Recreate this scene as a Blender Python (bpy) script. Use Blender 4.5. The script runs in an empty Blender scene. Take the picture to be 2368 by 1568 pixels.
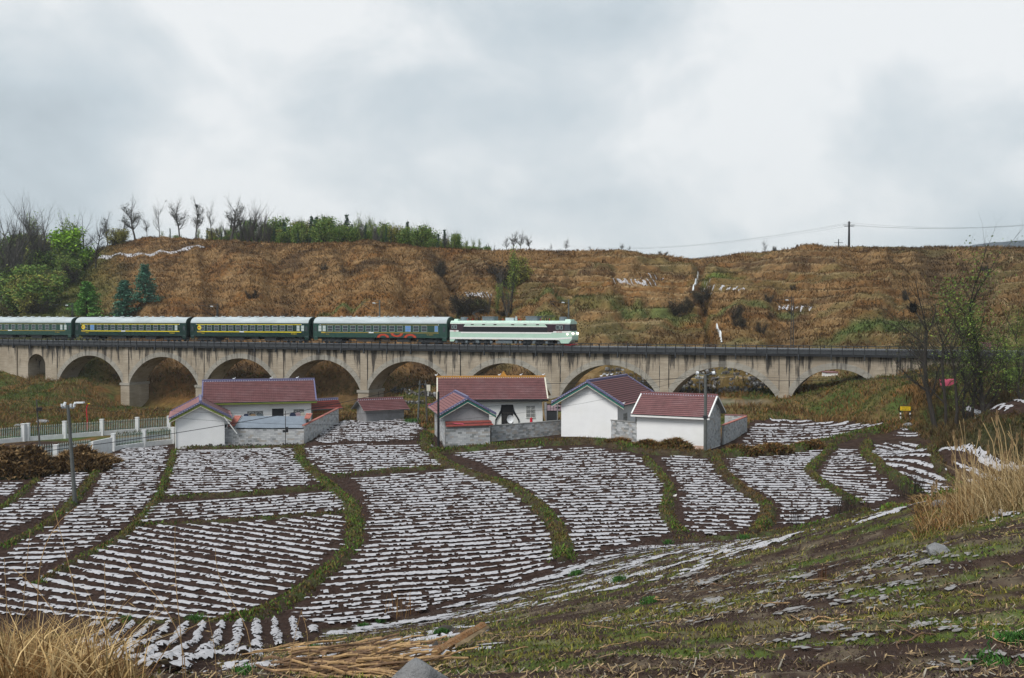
import bpy, bmesh, math, random
import numpy as np
from mathutils import Vector, Matrix
random.seed(7); rng = np.random.default_rng(11)
C = bpy.context.scene
COL = C.collection
# ---------------- camera, world, sun, exposure ----------------
CAMZ = 14.5; F = 2400.0; HOR = 735.0
PITCH = math.atan((784.0-HOR)/F)
cam = bpy.data.cameras.new('camera'); cam_o = bpy.data.objects.new('camera', cam); COL.objects.link(cam_o)
cam_o.location = (0, 0, CAMZ); cam_o.rotation_euler = (math.pi/2-PITCH, 0, 0)
cam.sensor_width = 36.0; cam.lens = 36.0*F/2368.0; cam.clip_end = 9000; cam.clip_start = 0.1
C.camera = cam_o
SUN_EL = math.radians(50); SUN_AZ = math.radians(222)   # azimuth of the sun, clockwise from +Y
w = bpy.data.worlds.new('World'); C.world = w; w.use_nodes = True
nt = w.node_tree; nt.nodes.clear()
def N(nt, t, **k):
    n = nt.nodes.new(t)
    for a, b in k.items():
        if a in n.inputs: n.inputs[a].default_value = b
        else: setattr(n, a, b)
    return n
out = N(nt, 'ShaderNodeOutputWorld'); bg = N(nt, 'ShaderNodeBackground', Strength=0.06)
sky = N(nt, 'ShaderNodeTexSky'); sky.sky_type = 'NISHITA'; sky.sun_disc = False
sky.sun_elevation = SUN_EL; sky.sun_rotation = SUN_AZ
tc = N(nt, 'ShaderNodeTexCoord')
mp = N(nt, 'ShaderNodeMapping'); mp.inputs['Scale'].default_value = (1.0, 1.0, 1.45); mp.inputs['Rotation'].default_value = (0, 0.25, 0.2); mp.inputs['Location'].default_value = (3.1, 0.4, 1.7)
n1 = N(nt, 'ShaderNodeTexNoise', Scale=2.6, Detail=8.0, Roughness=0.5, Distortion=0.25)
n2 = N(nt, 'ShaderNodeTexNoise', Scale=7.5, Detail=8.0, Roughness=0.6, Distortion=0.4)
L = nt.links.new
L(tc.outputs['Generated'], mp.inputs['Vector']); L(mp.outputs['Vector'], n1.inputs['Vector']); L(mp.outputs['Vector'], n2.inputs['Vector'])
mx = N(nt, 'ShaderNodeMath', operation='MULTIPLY_ADD'); mx.inputs[1].default_value = 0.54
L(n2.outputs['Fac'], mx.inputs[0]); L(n1.outputs['Fac'], mx.inputs[2])
# the cloud is thinner and brighter towards one part of the sky (high ahead)
dt = N(nt, 'ShaderNodeVectorMath', operation='DOT_PRODUCT'); L(tc.outputs['Generated'], dt.inputs[0])
_v = Vector((0.04, 0.88, 0.47)).normalized(); dt.inputs[1].default_value = _v
mr = N(nt, 'ShaderNodeMapRange'); mr.inputs['From Min'].default_value = 0.80; mr.inputs['From Max'].default_value = 1.0
mr.inputs['To Min'].default_value = -0.03; mr.inputs['To Max'].default_value = 0.16
L(dt.outputs['Value'], mr.inputs['Value'])
ad = N(nt, 'ShaderNodeMath', operation='ADD'); L(mx.outputs[0], ad.inputs[0]); L(mr.outputs['Result'], ad.inputs[1])
cr = N(nt, 'ShaderNodeValToRGB'); e = cr.color_ramp.elements
e[0].position = 0.57; e[0].color = (0.45, 0.515, 0.56, 1)
e[1].position = 1.02; e[1].color = (.93, .95, .96, 1)
m_ = cr.color_ramp.elements.new(0.75); m_.color = (0.61, 0.685, 0.735, 1)
m_ = cr.color_ramp.elements.new(0.89); m_.color = (0.76, 0.81, 0.84, 1)
L(ad.outputs[0], cr.inputs['Fac'])
sc = N(nt, 'ShaderNodeVectorMath', operation='SCALE'); sc.inputs['Scale'].default_value = 1/0.12
L(cr.outputs['Color'], sc.inputs[0])
mix = N(nt, 'ShaderNodeMix', data_type='RGBA'); mix.inputs[0].default_value = 0.94
L(sky.outputs['Color'], mix.inputs[6]); L(sc.outputs['Vector'], mix.inputs[7])
L(mix.outputs[2], bg.inputs['Color']); L(bg.outputs['Background'], out.inputs['Surface'])
sun = bpy.data.lights.new('sun', 'SUN'); sun.energy = 1.5; sun.angle = math.radians(24); sun.color = (1.0, 0.97, 0.92)
sun_o = bpy.data.objects.new('sun', sun); COL.objects.link(sun_o)
sd = Vector((math.sin(SUN_AZ)*math.cos(SUN_EL), math.cos(SUN_AZ)*math.cos(SUN_EL), math.sin(SUN_EL)))
sun_o.rotation_euler = (-sd).to_track_quat('-Z', 'Y').to_euler(); sun_o.location = (0, 0, 60)
vs = C.view_settings; vs.view_transform = 'Standard'; vs.look = 'None'; vs.gamma = 1; vs.exposure = 1.0; vs.use_curve_mapping = False
C.render.engine = 'CYCLES'
# ---------------- helpers ----------------
def dirv(ox, oy):
    x = (ox-1184)/F; y = -(oy-784)/F
    cp, sp = math.cos(PITCH), math.sin(PITCH)
    return (x, cp+y*sp, -sp+y*cp)
def atY(ox, oy, Y):
    d = dirv(ox, oy); k = Y/d[1]; return Vector((d[0]*k, Y, CAMZ+d[2]*k))
def atZ(ox, oy, z):
    d = dirv(ox, oy); k = (z-CAMZ)/d[2]; return Vector((d[0]*k, d[1]*k, z))
def hsh(xi, yi, s):
    n = (xi.astype(np.int64)*374761393 + yi.astype(np.int64)*668265263 + s*974711) & 0x7fffffff
    n = ((n ^ (n >> 13))*1274126177) & 0x7fffffff
    n = (n ^ (n >> 16)) & 0xffffff
    return n/float(0xffffff)
def vn(x, y, s=0):
    x = np.asarray(x, float); y = np.asarray(y, float)
    xi = np.floor(x); yi = np.floor(y); fx = x-xi; fy = y-yi
    fx = fx*fx*fx*(fx*(fx*6-15)+10); fy = fy*fy*fy*(fy*(fy*6-15)+10)
    a = hsh(xi, yi, s); b = hsh(xi+1, yi, s); c = hsh(xi, yi+1, s); d = hsh(xi+1, yi+1, s)
    return (a*(1-fx)+b*fx)*(1-fy)+(c*(1-fx)+d*fx)*fy
def fbm(x, y, s=0, o=4, g=0.5):
    t = 0; a = 1; n = 0
    x = np.asarray(x, float); y = np.asarray(y, float)
    for i in range(o):
        t = t+a*vn(x*2**i+i*17.3, y*2**i-i*9.1, s+i); n += a; a *= g
    return t/n-0.5
# ---------------- bridge frame ----------------
TT = 0.418; TH = math.atan(TT); KB = TT/F; Z0 = 158.0
UB = Vector((math.cos(TH), -math.sin(TH), 0)); NB = Vector((math.sin(TH), math.cos(TH), 0))
def s_of(ox, n=0.0):   # parameter along the bridge seen at overview column ox (plane n metres behind the face)
    x = (ox-1184)/F
    z0 = Z0+n/math.cos(TH)
    Y = z0/(1+x*TT); return (x*Y-n*math.sin(TH))/math.cos(TH)
def BP(s, n, z): return Vector((UB.x*s+NB.x*n, Z0+UB.y*s+NB.y*n, z))
RAILZ = 10.3
# ---------------- terrain ----------------
cp_ = []
def cz(ox, oy, z): p = atZ(ox, oy, z); cp_.append((p.x, p.y, z))
def cy(ox, oy, Y): p = atY(ox, oy, Y); cp_.append((p.x, p.y, p.z))
for a in [(0,1200),(0,1400),(300,1300),(300,1100),(600,1060),(600,1300),(800,1200),(700,1400),(1000,1100),(1000,1300),(1200,1200),
          (1300,1100),(1400,1230),(1500,1100),(1700,1100),(1700,1190),(1900,1060),(1970,1110),(1850,1070),
          (0,1030),(150,1020),(400,1000),(250,1065),(550,1035),(480,1100),(200,1200),(450,1380),(900,1360),(1150,1350),(1850,1130),(600,1010)]: cz(*a, 0.0)
for a in [(1050,1022,.7),(1130,1018,.8),(1250,1008,.9),(1350,1010,1.0),(1480,1024,.9),(1600,1040,.6),(1700,1022,.4),(740,985,.7),(880,985,.8),(960,985,.8),
          (850,1050,.3),(1000,1000,.9),(1000,1045,.2),(1200,985,.9),(2300,1090,1.3),(2200,1135,.6),(2367,1140,1.6),(2180,1050,1.1),(2100,1050,.8),(1980,1003,1.2),(1850,1215,0),(2000,1165,.1),(2090,1148,.2),(1750,1235,0),(1960,984,1.5),(1760,986,1.0),(2040,992,1.7),(2150,1060,.4),(1850,1006,.8),(1900,1034,.3),(2230,1030,1.6)]: cz(*a)
for a in [(300,948,187),(30,860,199),(0,900,190),(0,955,165),(110,965,158),(200,885,190),(240,930,180),(450,950,175),(640,950,160),(750,960,150),
          (860,935,168),(950,930,158),(960,902,166),(1060,930,155),(1200,935,150),(1300,930,150),(1500,930,148),(1680,926,143),(1720,952,134),(1790,927,142),
          (1950,900,138),(2080,862,136),(2130,855,134),(2200,880,126),(2300,880,122),(2130,905,125),(2000,930,130),(1950,955,131),(2100,975,121),(2150,990,118),
          (2300,1000,92),(2367,965,100),(2300,950,105),(2367,938,110),(2250,1150,34),(2367,1150,32),(2367,1300,22),
          (2160,1270,25),(2000,1196,58),(1850,1262,60),(1780,1262,62),(2100,1172,58),(2000,1300,27),(2367,1567,12),(1800,1567,13),(1800,1400,22),(1600,1300,42),(1600,1262,58),(1500,1272,62),
          (1400,1340,48),(1400,1450,25),(1300,1567,13.5),(1200,1400,43),(1300,1320,57),(1100,1450,33),(1000,1440,44),(900,1470,38),(850,1520,19),(700,1567,16),
          (600,1452,46),(500,1500,38),(400,1530,30),(200,1500,33),(0,1450,46),(0,1567,16),(300,1567,18),(2200,1165,50)]: cy(*a)
cp_ += [(0,0,12.8),(-10,0,12.8),(10,0,13),(0,-15,14),(0,5,12.1),(-6,5,12.1),(6,5,12.2),(-60,60,0),(-75,100,0),(60,60,7),(75,90,7),(85,125,8),(-110,190,5),
        (35,20,10.5),(-30,18,8),(-50,40,3),(40,-15,14),(-40,-15,13)]
CP = np.array(cp_); _d = np.hypot(CP[:,None,0]-CP[None,:,0], CP[:,None,1]-CP[None,:,1])
_n = len(CP); _A = np.zeros((_n+1, _n+1)); _A[:_n,:_n] = -np.sqrt(_d*_d+4.0)+np.eye(_n)*-0.02; _A[:_n,_n] = 1; _A[_n,:_n] = 1
_w = np.linalg.solve(_A, np.append(CP[:,2], 0))
def near_h(x, y):
    sh = np.shape(x); x = np.ravel(x); y = np.ravel(y); o = np.zeros(x.shape)
    for i in range(0, len(x), 40000):
        d2 = (x[i:i+40000,None]-CP[None,:,0])**2+(y[i:i+40000,None]-CP[None,:,1])**2
        o[i:i+40000] = (-np.sqrt(d2+4.0))@_w[:_n]+_w[_n]
    return o.reshape(sh)
CX = [-800,0,190,240,345,450,560,700,870,980,1130,1300,1450,1530,1600,1660,1700,1830,1950,2100,2367,3200]
CYY = [640,622,592,572,549,553,561,566,560,574,580,580,581,592,601,595,589,577,571,572,573,570]
BXs = [-800,0,300,600,900,1100,1300,1500,1700,2000,2367,3200]
BZs = [5,4.5,2.0,1.5,2.5,3.0,2.6,2.6,3.2,5.0,7.5,8.0]
PX = [-800,0,600,1000,1300,1700,2367,3200]; PP = [.9,.85,.75,.75,.95,1.25,1.05,1.0]
def ss(a, b, x): t = np.clip((x-a)/(b-a), 0, 1); return t*t*(3-2*t)
def hill_h(x, y, ret=False):
    a = x/np.maximum(y, 20.0); ox = 1184+a*F
    Yb = Z0/np.maximum(1+a*TT, .35)+5.0
    dep = 105+10*np.sin(ox*.004)+14*ss(400,100,ox); Yc = Yb+dep
    zc = CAMZ+(HOR-np.interp(ox, CX, CYY))/F*Yc
    zb = np.interp(ox, BXs, BZs); p = np.interp(ox, PX, PP)
    t = (y-Yb)/dep; tt = np.clip(t, 0, 1)
    z = zb+(zc-zb)*tt**p
    env = ss(0, .08, t)*(1-ss(.86, 1.0, t))
    # spurs and gullies running down the slope
    sp = fbm(ox/95.0+0.6*fbm(x/25, y/25, 5), t*1.1, 31, 3)
    z = z+env*(sp*9.0+fbm(x/16, y/16, 7, 3)*2.0)
    for gx, gw, gd, x2 in ((1612,10,3.6,1655),(1165,32,2.6,1180),(1030,16,2.2,1060),(790,18,1.8,820)):
        gc = gx+(x2-gx)*(1-tt)+6*np.sin(tt*22); z = z-env*gd*np.exp(-((ox-gc)/gw)**2)
    # terraces
    h = 1.9; wob = fbm(x/34, y/26, 13, 3)*5.5+ (x*0.012)
    q = (z+wob)/h; fq = q-np.floor(q); zt = (np.floor(q)+ss(.5, .92, fq))*h-wob
    tw = 1.0*env*np.clip(.25+.75*ss(900, 1250, ox), 0, 1)*(.4+.6*np.clip(fbm(x/22, y/22, 17, 2)*4+.7, 0, 1))
    if ret: return fq, tw, sp, env
    z = z*(1-tw)+zt*tw
    z = z+env*fbm(x/2.6, y/2.6, 23, 3)*.38+ss(.8,1,t)*(1-ss(1.0,1.3,t))*fbm(x/3.0, y/3.0, 29, 3)*.7
    fall = np.maximum(t-1, 0)*dep
    return np.where(t > 1, z-np.minimum(fall*.02, 12), z)
def H(x, y):
    x = np.asarray(x, float); y = np.asarray(y, float)
    a = x/np.maximum(y, 20.0); Yb = Z0/np.maximum(1+a*TT, .35)
    d = y-Yb; wgt = ss(2.0, 13.0, d)
    hn = near_h(x, y)
    rough = fbm(x/6, y/6, 3, 3)*.25*ss(55, 20, y)+.05*np.sin(2*np.pi*(y+.14*x+1.2*fbm(x/9,y/9,6,2))/1.15)*ss(1.5,3.5,hn)*ss(62,50,y)+fbm(x/.9, y/.9, 4, 3)*.12*ss(45, 20, y)
    rough = rough+fbm(x/4, y/4, 8, 3)*1.3*ss(.2, 2.5, hn)*ss(110, 126, y)
    return (hn+rough)*(1-wgt)+np.where(wgt > 0, hill_h(x, y), 0)*wgt
def h1(x, y): return float(H(np.array([x]), np.array([y]))[0])
def gnd(ox, oy, y0=8.0, y1=330.0):   # first hit of the pixel's ray with the ground
    Y = np.exp(np.linspace(math.log(y0), math.log(y1), 700)); d = dirv(ox, oy)
    k = Y/d[1]; zz = CAMZ+d[2]*k; hh = H(d[0]*k, Y); i = np.argmax(zz < hh)
    if not (zz < hh).any(): i = len(Y)-1
    if i > 0:
        a, b = zz[i-1]-hh[i-1], zz[i]-hh[i]; f = a/(a-b) if a != b else 1
        yy = Y[i-1]+(Y[i]-Y[i-1])*f
    else: yy = Y[0]
    k = yy/d[1]; x = d[0]*k; return Vector((x, yy, h1(x, yy)))
# ---------------- materials ----------------
def mat(name, col, rough=0.8, noise=0.25, scale=3.0, bump=0.0, bscale=20.0, attr=None, metal=0.0, detail=5.0, coord='Object', stretch=None, col2=None, spec=0.35, emit=None, wet=None):
    m = bpy.data.materials.new(name); m.use_nodes = True; t = m.node_tree; b = t.nodes['Principled BSDF']
    b.inputs['Roughness'].default_value = rough; b.inputs['Metallic'].default_value = metal
    b.inputs['Specular IOR Level'].default_value = spec
    tcn = N(t, 'ShaderNodeTexCoord'); v = tcn.outputs[coord]
    if stretch:
        mpn = N(t, 'ShaderNodeMapping'); mpn.inputs['Scale'].default_value = stretch; t.links.new(v, mpn.inputs['Vector']); v = mpn.outputs['Vector']
    nz = N(t, 'ShaderNodeTexNoise', Scale=scale, Detail=detail, Roughness=0.62); t.links.new(v, nz.inputs['Vector'])
    if attr:
        at = N(t, 'ShaderNodeAttribute'); at.attribute_name = attr; base = at.outputs['Color']
    else:
        rgb = N(t, 'ShaderNodeRGB'); rgb.outputs[0].default_value = (*col, 1); base = rgb.outputs[0]
    mr_ = N(t, 'ShaderNodeMapRange'); mr_.inputs['From Min'].default_value = .3; mr_.inputs['From Max'].default_value = .7
    mr_.inputs['To Min'].default_value = 1-noise; mr_.inputs['To Max'].default_value = 1+noise
    t.links.new(nz.outputs['Fac'], mr_.inputs['Value'])
    if col2 is not None:
        mm = N(t, 'ShaderNodeMix', data_type='RGBA'); mm.inputs[7].default_value = (*col2, 1)
        nz2 = N(t, 'ShaderNodeTexNoise', Scale=scale*.45, Detail=6.0, Roughness=.65); t.links.new(v, nz2.inputs['Vector'])
        m2 = N(t, 'ShaderNodeMapRange'); m2.inputs['From Min'].default_value = .48; m2.inputs['From Max'].default_value = .66
        t.links.new(nz2.outputs['Fac'], m2.inputs['Value']); t.links.new(m2.outputs['Result'], mm.inputs[0]); t.links.new(base, mm.inputs[6]); base = mm.outputs[2]
    vm = N(t, 'ShaderNodeVectorMath', operation='SCALE'); t.links.new(base, vm.inputs[0]); t.links.new(mr_.outputs['Result'], vm.inputs['Scale'])
    t.links.new(vm.outputs['Vector'], b.inputs['Base Color'])
    if bump > 0:
        nb = N(t, 'ShaderNodeTexNoise', Scale=bscale, Detail=6.0, Roughness=.7); t.links.new(v, nb.inputs['Vector'])
        bn = N(t, 'ShaderNodeBump'); bn.inputs['Strength'].default_value = min(1, bump); bn.inputs['Distance'].default_value = bump*.12
        t.links.new(nb.outputs['Fac'], bn.inputs['Height']); t.links.new(bn.outputs['Normal'], b.inputs['Normal'])
    if emit: b.inputs['Emission Color'].default_value = (*emit[:3], 1); b.inputs['Emission Strength'].default_value = emit[3]
    return m
M = {}
M['ground'] = mat('ground_cover', (0,0,0), .95, .42, 1.1, .9, 3.5, attr='Col', detail=8, spec=.04)
M['leafy'] = mat('leafy', (0,0,0), .8, .15, 3, attr='Col', spec=.06)
M['soil'] = mat('field_soil', (.047,.029,.0235), .95, .45, 2.2, 1.0, 9, detail=8, spec=.05, col2=(.060,.038,.030))
M['film'] = mat('mulch_film', (.42,.41,.43), .42, .2, 7, .35, 16)
M['film_dirty'] = mat('old_mulch_film', (.25,.24,.235), .5, .4, 6, .5, 14, col2=(.15,.13,.12))
M['wall'] = mat('white_plaster', (.83,.83,.835), .9, .05, .5, col2=(.79,.785,.77))
M['wallstain'] = mat('plaster_soil_splash', (.55,.38,.30), .9, .2, 2.0, col2=(.72,.64,.6))
M['cream'] = mat('trim_cream', (.62,.58,.48), .8, .1)
M['render'] = mat('grey_render', (.27,.27,.28), .9, .16, 1.2, col2=(.21,.205,.21))
for i, c in enumerate([(.42,.43,.44),(.35,.355,.37),(.50,.505,.51),(.37,.345,.32),(.24,.25,.25)]): M['block%d' % i] = mat('concrete_block_%d' % i, c, .92, .14, 4)
M['mortar'] = mat('mortar', (.22,.22,.22), .95, .2, 4)
M['tile'] = mat('maroon_roof_tile', (.20,.083,.085), .6, .25, 1.0, col2=(.235,.125,.13))
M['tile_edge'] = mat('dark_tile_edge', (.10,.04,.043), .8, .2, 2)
M['tile_red'] = mat('red_roof_tile', (.22,.045,.035), .5, .25, 1.6)
M['tile_orange'] = mat('orange_red_tile', (.40,.14,.11), .7, .25, 3)
M['tile_pink'] = mat('pink_roof_tile', (.27,.125,.125), .6, .12, 1.2)
M['ridge_blue'] = mat('blue_glazed_ridge', (.135,.13,.235), .35, .25, 9)
M['ridge_dot'] = mat('pale_ridge_end', (.52,.52,.62), .4, .1)
M['ridge_yellow'] = mat('yellow_glazed_ridge', (.52,.26,.05), .4, .3, 9)
M['teal'] = mat('teal_fascia', (.02,.13,.11), .6, .1)
M['gold'] = mat('green_gold_fascia', (.16,.20,.03), .6, .3, 6)
M['stone_bridge'] = None
M['concrete'] = mat('concrete', (.26,.26,.25), .9, .2, 2)
M['pole'] = mat('pole_concrete', (.105,.11,.105), .9, .2, 2)
M['black'] = mat('black_paint', (.012,.012,.014), .6, .1)
M['dark'] = mat('dark_metal', (.03,.033,.037), .6, .25, 5)
M['ballast'] = mat('ballast', (.035,.035,.04), .95, .5, 9, 1, 20)
M['deck'] = mat('sooty_deck_concrete', (.016,.017,.02), .9, .4, 2.5, col2=(.03,.032,.035))
M['panel'] = mat('parapet_panel_concrete', (.05,.054,.06), .9, .3, 3)
M['railm'] = mat('rail_steel', (.30,.31,.33), .35, .2, 3, metal=.7)
M['green_coach'] = mat('dark_green_coach_paint', (.006,.028,.023), .45, .3, 1.5)
M['green_coach2'] = mat('faded_green_coach_paint', (.018,.058,.045), .5, .15, 1.5)
M['roofgrey'] = mat('coach_roof_grey', (.44,.49,.51), .6, .16, 1.0, col2=(.38,.42,.43), stretch=(.25,1,1))
M['yellow'] = mat('bright_yellow_paint', (.78,.62,.01), .45, .05)
M['ochre'] = mat('dull_yellow_paint', (.42,.29,.03), .5, .12, 4)
M['red'] = mat('red_paint', (.42,.015,.02), .5, .08)
M['frame'] = mat('window_frame_grey', (.30,.38,.37), .5, .1)
M['glass'] = mat('dark_glass', (.035,.045,.055), .12, .5, 1.1, spec=.7)
M['glass_blue'] = mat('blue_curtain_glass', (.13,.27,.55), .3, .15)
M['frost'] = mat('frosted_glass', (.50,.56,.55), .5, .08)
M['mint'] = mat('mint_green_paint', (.45,.63,.52), .45, .06, 1)
M['mintroof'] = mat('mint_roof_paint', (.50,.66,.56), .5, .12, 1.5)
M['whitep'] = mat('white_paint', (.78,.78,.76), .5, .05)
M['purple'] = mat('dark_purple_paint', (.035,.017,.026), .5, .15, 2)
M['grille'] = mat('black_grille', (.012,.011,.016), .6, .3, 30)
M['grey'] = mat('grey_metal', (.14,.17,.19), .6, .2, 3)
M['lamp'] = mat('headlamp_lit', (.9,.85,.75), .3, 0, emit=(1,.88,.7,1.5))
M['fence_white'] = mat('fence_whitewash', (.68,.69,.69), .85, .12, 2)
M['picket'] = mat('pale_green_picket', (.52,.62,.60), .6, .08)
M['fence_rail'] = mat('green_fence_rail', (.05,.12,.10), .6, .1)
M['bluetin'] = mat('blue_grey_corrugated_sheet', (.20,.235,.28), .5, .15, 1.5)
M['wood'] = mat('bare_wood', (.33,.23,.13), .85, .25, 4, .4, 12, stretch=(1,1,.15))
M['splitwood'] = mat('split_orange_wood', (.38,.18,.065), .85, .45, 9, .9, 25, stretch=(3,3,.6), col2=(.58,.40,.22))
M['doorbrown'] = mat('brown_gate_paint', (.26,.085,.03), .5, .2, 5)
M['goldtrim'] = mat('gold_trim', (.30,.22,.06), .5, .2, 8)
M['cloth_blue'] = mat('navy_cloth', (.02,.03,.075), .9, .15)
M['cloth_pink'] = mat('pale_pink_cloth', (.42,.30,.34), .9, .1)
M['cloth_cream'] = mat('cream_cloth', (.52,.50,.43), .9, .1)
M['cloth_black'] = mat('black_cloth', (.008,.011,.016), .8, .15)
M['pink'] = mat('pink_tarpaulin', (.62,.10,.17), .6, .1)
M['redplastic'] = mat('red_plastic', (.55,.01,.03), .5, .05)
M['rock'] = mat('grey_boulder', (.25,.25,.255), .9, .25, 2.5, 1, 7, col2=(.33,.33,.335))
M['rockdark'] = mat('dark_wall_stone', (.07,.065,.062), .95, .4, 2.5, .8, 7, col2=(.14,.12,.105))
M['stalk'] = mat('dry_maize_stalk', (.40,.255,.12), .7, .35, 9, .3, 20, col2=(.22,.13,.07))
M['straw'] = mat('straw', (.42,.30,.15), .85, .3, 6)
M['trunk'] = mat('dark_bark', (.035,.029,.025), .95, .3, 3)
M['trunkgrey'] = mat('grey_bark', (.075,.068,.062), .95, .3, 3)
M['road'] = mat('lane_concrete', (.13,.13,.13), .95, .2, 1.5)
M['asphalt'] = mat('wet_asphalt', (.045,.047,.052), .6, .25, 1.5)
M['sign'] = mat('sign_yellow', (.72,.48,.01), .5, .05)
M['signtxt'] = mat('sign_black_lettering', (.03,.03,.02), .6, 0)
M['water'] = mat('white_running_water', (.75,.78,.8), .25, .1, 8)
M['whitecar'] = mat('white_car_paint', (.75,.76,.76), .3, .03)
M['tyre'] = mat('tyre_rubber', (.015,.015,.016), .8, .1)
M['porcelain'] = mat('white_insulator', (.72,.74,.76), .3, .05)
M['mount'] = mat('mountain_forest', (.03,.045,.06), .95, .3, .01, 0)
M['nest'] = mat('nest_twigs', (.012,.011,.010), .95, .3, 6)
# weathered bridge masonry: warm grey concrete, board courses, black run-off streaks below the deck
def bridge_mat(name='weathered_bridge_concrete', c0=(.30,.25,.19), c1=(.42,.36,.285), streaks=1.0):
    m = bpy.data.materials.new(name); m.use_nodes = True; t = m.node_tree; b = t.nodes['Principled BSDF']; b.inputs['Roughness'].default_value = .93
    b.inputs['Specular IOR Level'].default_value = .15
    tcn = N(t, 'ShaderNodeTexCoord'); v = tcn.outputs['Object']; lk = t.links.new
    n0 = N(t, 'ShaderNodeTexNoise', Scale=.35, Detail=6.0, Roughness=.6); lk(v, n0.inputs['Vector'])
    m0 = N(t, 'ShaderNodeMix', data_type='RGBA'); m0.inputs[6].default_value = (*c0, 1); m0.inputs[7].default_value = (*c1, 1)
    r0 = N(t, 'ShaderNodeMapRange'); r0.inputs['From Min'].default_value = .35; r0.inputs['From Max'].default_value = .65; lk(n0.outputs['Fac'], r0.inputs['Value']); lk(r0.outputs['Result'], m0.inputs[0])
    ma = N(t, 'ShaderNodeMapping'); ma.inputs['Scale'].default_value = (.5, .5, 9); lk(v, ma.inputs['Vector'])
    n1_ = N(t, 'ShaderNodeTexNoise', Scale=1.0, Detail=4.0, Roughness=.6); lk(ma.outputs['Vector'], n1_.inputs['Vector'])
    r1 = N(t, 'ShaderNodeMapRange'); r1.inputs['From Min'].default_value = .3; r1.inputs['From Max'].default_value = .7; r1.inputs['To Min'].default_value = .78; r1.inputs['To Max'].default_value = 1.15
    lk(n1_.outputs['Fac'], r1.inputs['Value'])
    s1 = N(t, 'ShaderNodeVectorMath', operation='SCALE'); lk(m0.outputs[2], s1.inputs[0]); lk(r1.outputs['Result'], s1.inputs['Scale'])
    mb = N(t, 'ShaderNodeMapping'); mb.inputs['Scale'].default_value = (1.1, 1.1, .09); lk(v, mb.inputs['Vector'])
    n2_ = N(t, 'ShaderNodeTexNoise', Scale=1.0, Detail=5.0, Roughness=.7); lk(mb.outputs['Vector'], n2_.inputs['Vector'])
    sep = N(t, 'ShaderNodeSeparateXYZ'); lk(v, sep.inputs[0])
    rz = N(t, 'ShaderNodeMapRange'); rz.inputs['From Min'].default_value = 3.5; rz.inputs['From Max'].default_value = 9.4; rz.inputs['To Min'].default_value = -.13; rz.inputs['To Max'].default_value = .07
    lk(sep.outputs['Z'], rz.inputs['Value'])
    ad_ = N(t, 'ShaderNodeMath', operation='ADD'); lk(n2_.outputs['Fac'], ad_.inputs[0]); lk(rz.outputs['Result'], ad_.inputs[1])
    r2 = N(t, 'ShaderNodeMapRange'); r2.inputs['From Min'].default_value = .52; r2.inputs['From Max'].default_value = .60; r2.inputs['To Max'].default_value = .88*streaks
    lk(ad_.outputs[0], r2.inputs['Value'])
    m3 = N(t, 'ShaderNodeMix', data_type='RGBA'); m3.inputs[7].default_value = (.028,.026,.026,1); lk(r2.outputs['Result'], m3.inputs[0]); lk(s1.outputs['Vector'], m3.inputs[6])
    lk(m3.outputs[2], b.inputs['Base Color'])
    nb = N(t, 'ShaderNodeTexNoise', Scale=2.5, Detail=8.0, Roughness=.7); lk(v, nb.inputs['Vector']); bn = N(t, 'ShaderNodeBump'); bn.inputs['Strength'].default_value = .5; bn.inputs['Distance'].default_value = .06
    lk(nb.outputs['Fac'], bn.inputs['Height']); lk(bn.outputs['Normal'], b.inputs['Normal'])
    return m
M['bridge'] = bridge_mat(); M['ring'] = bridge_mat('arch_ring_stone', (.29,.27,.235), (.37,.345,.30), .7)
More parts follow.
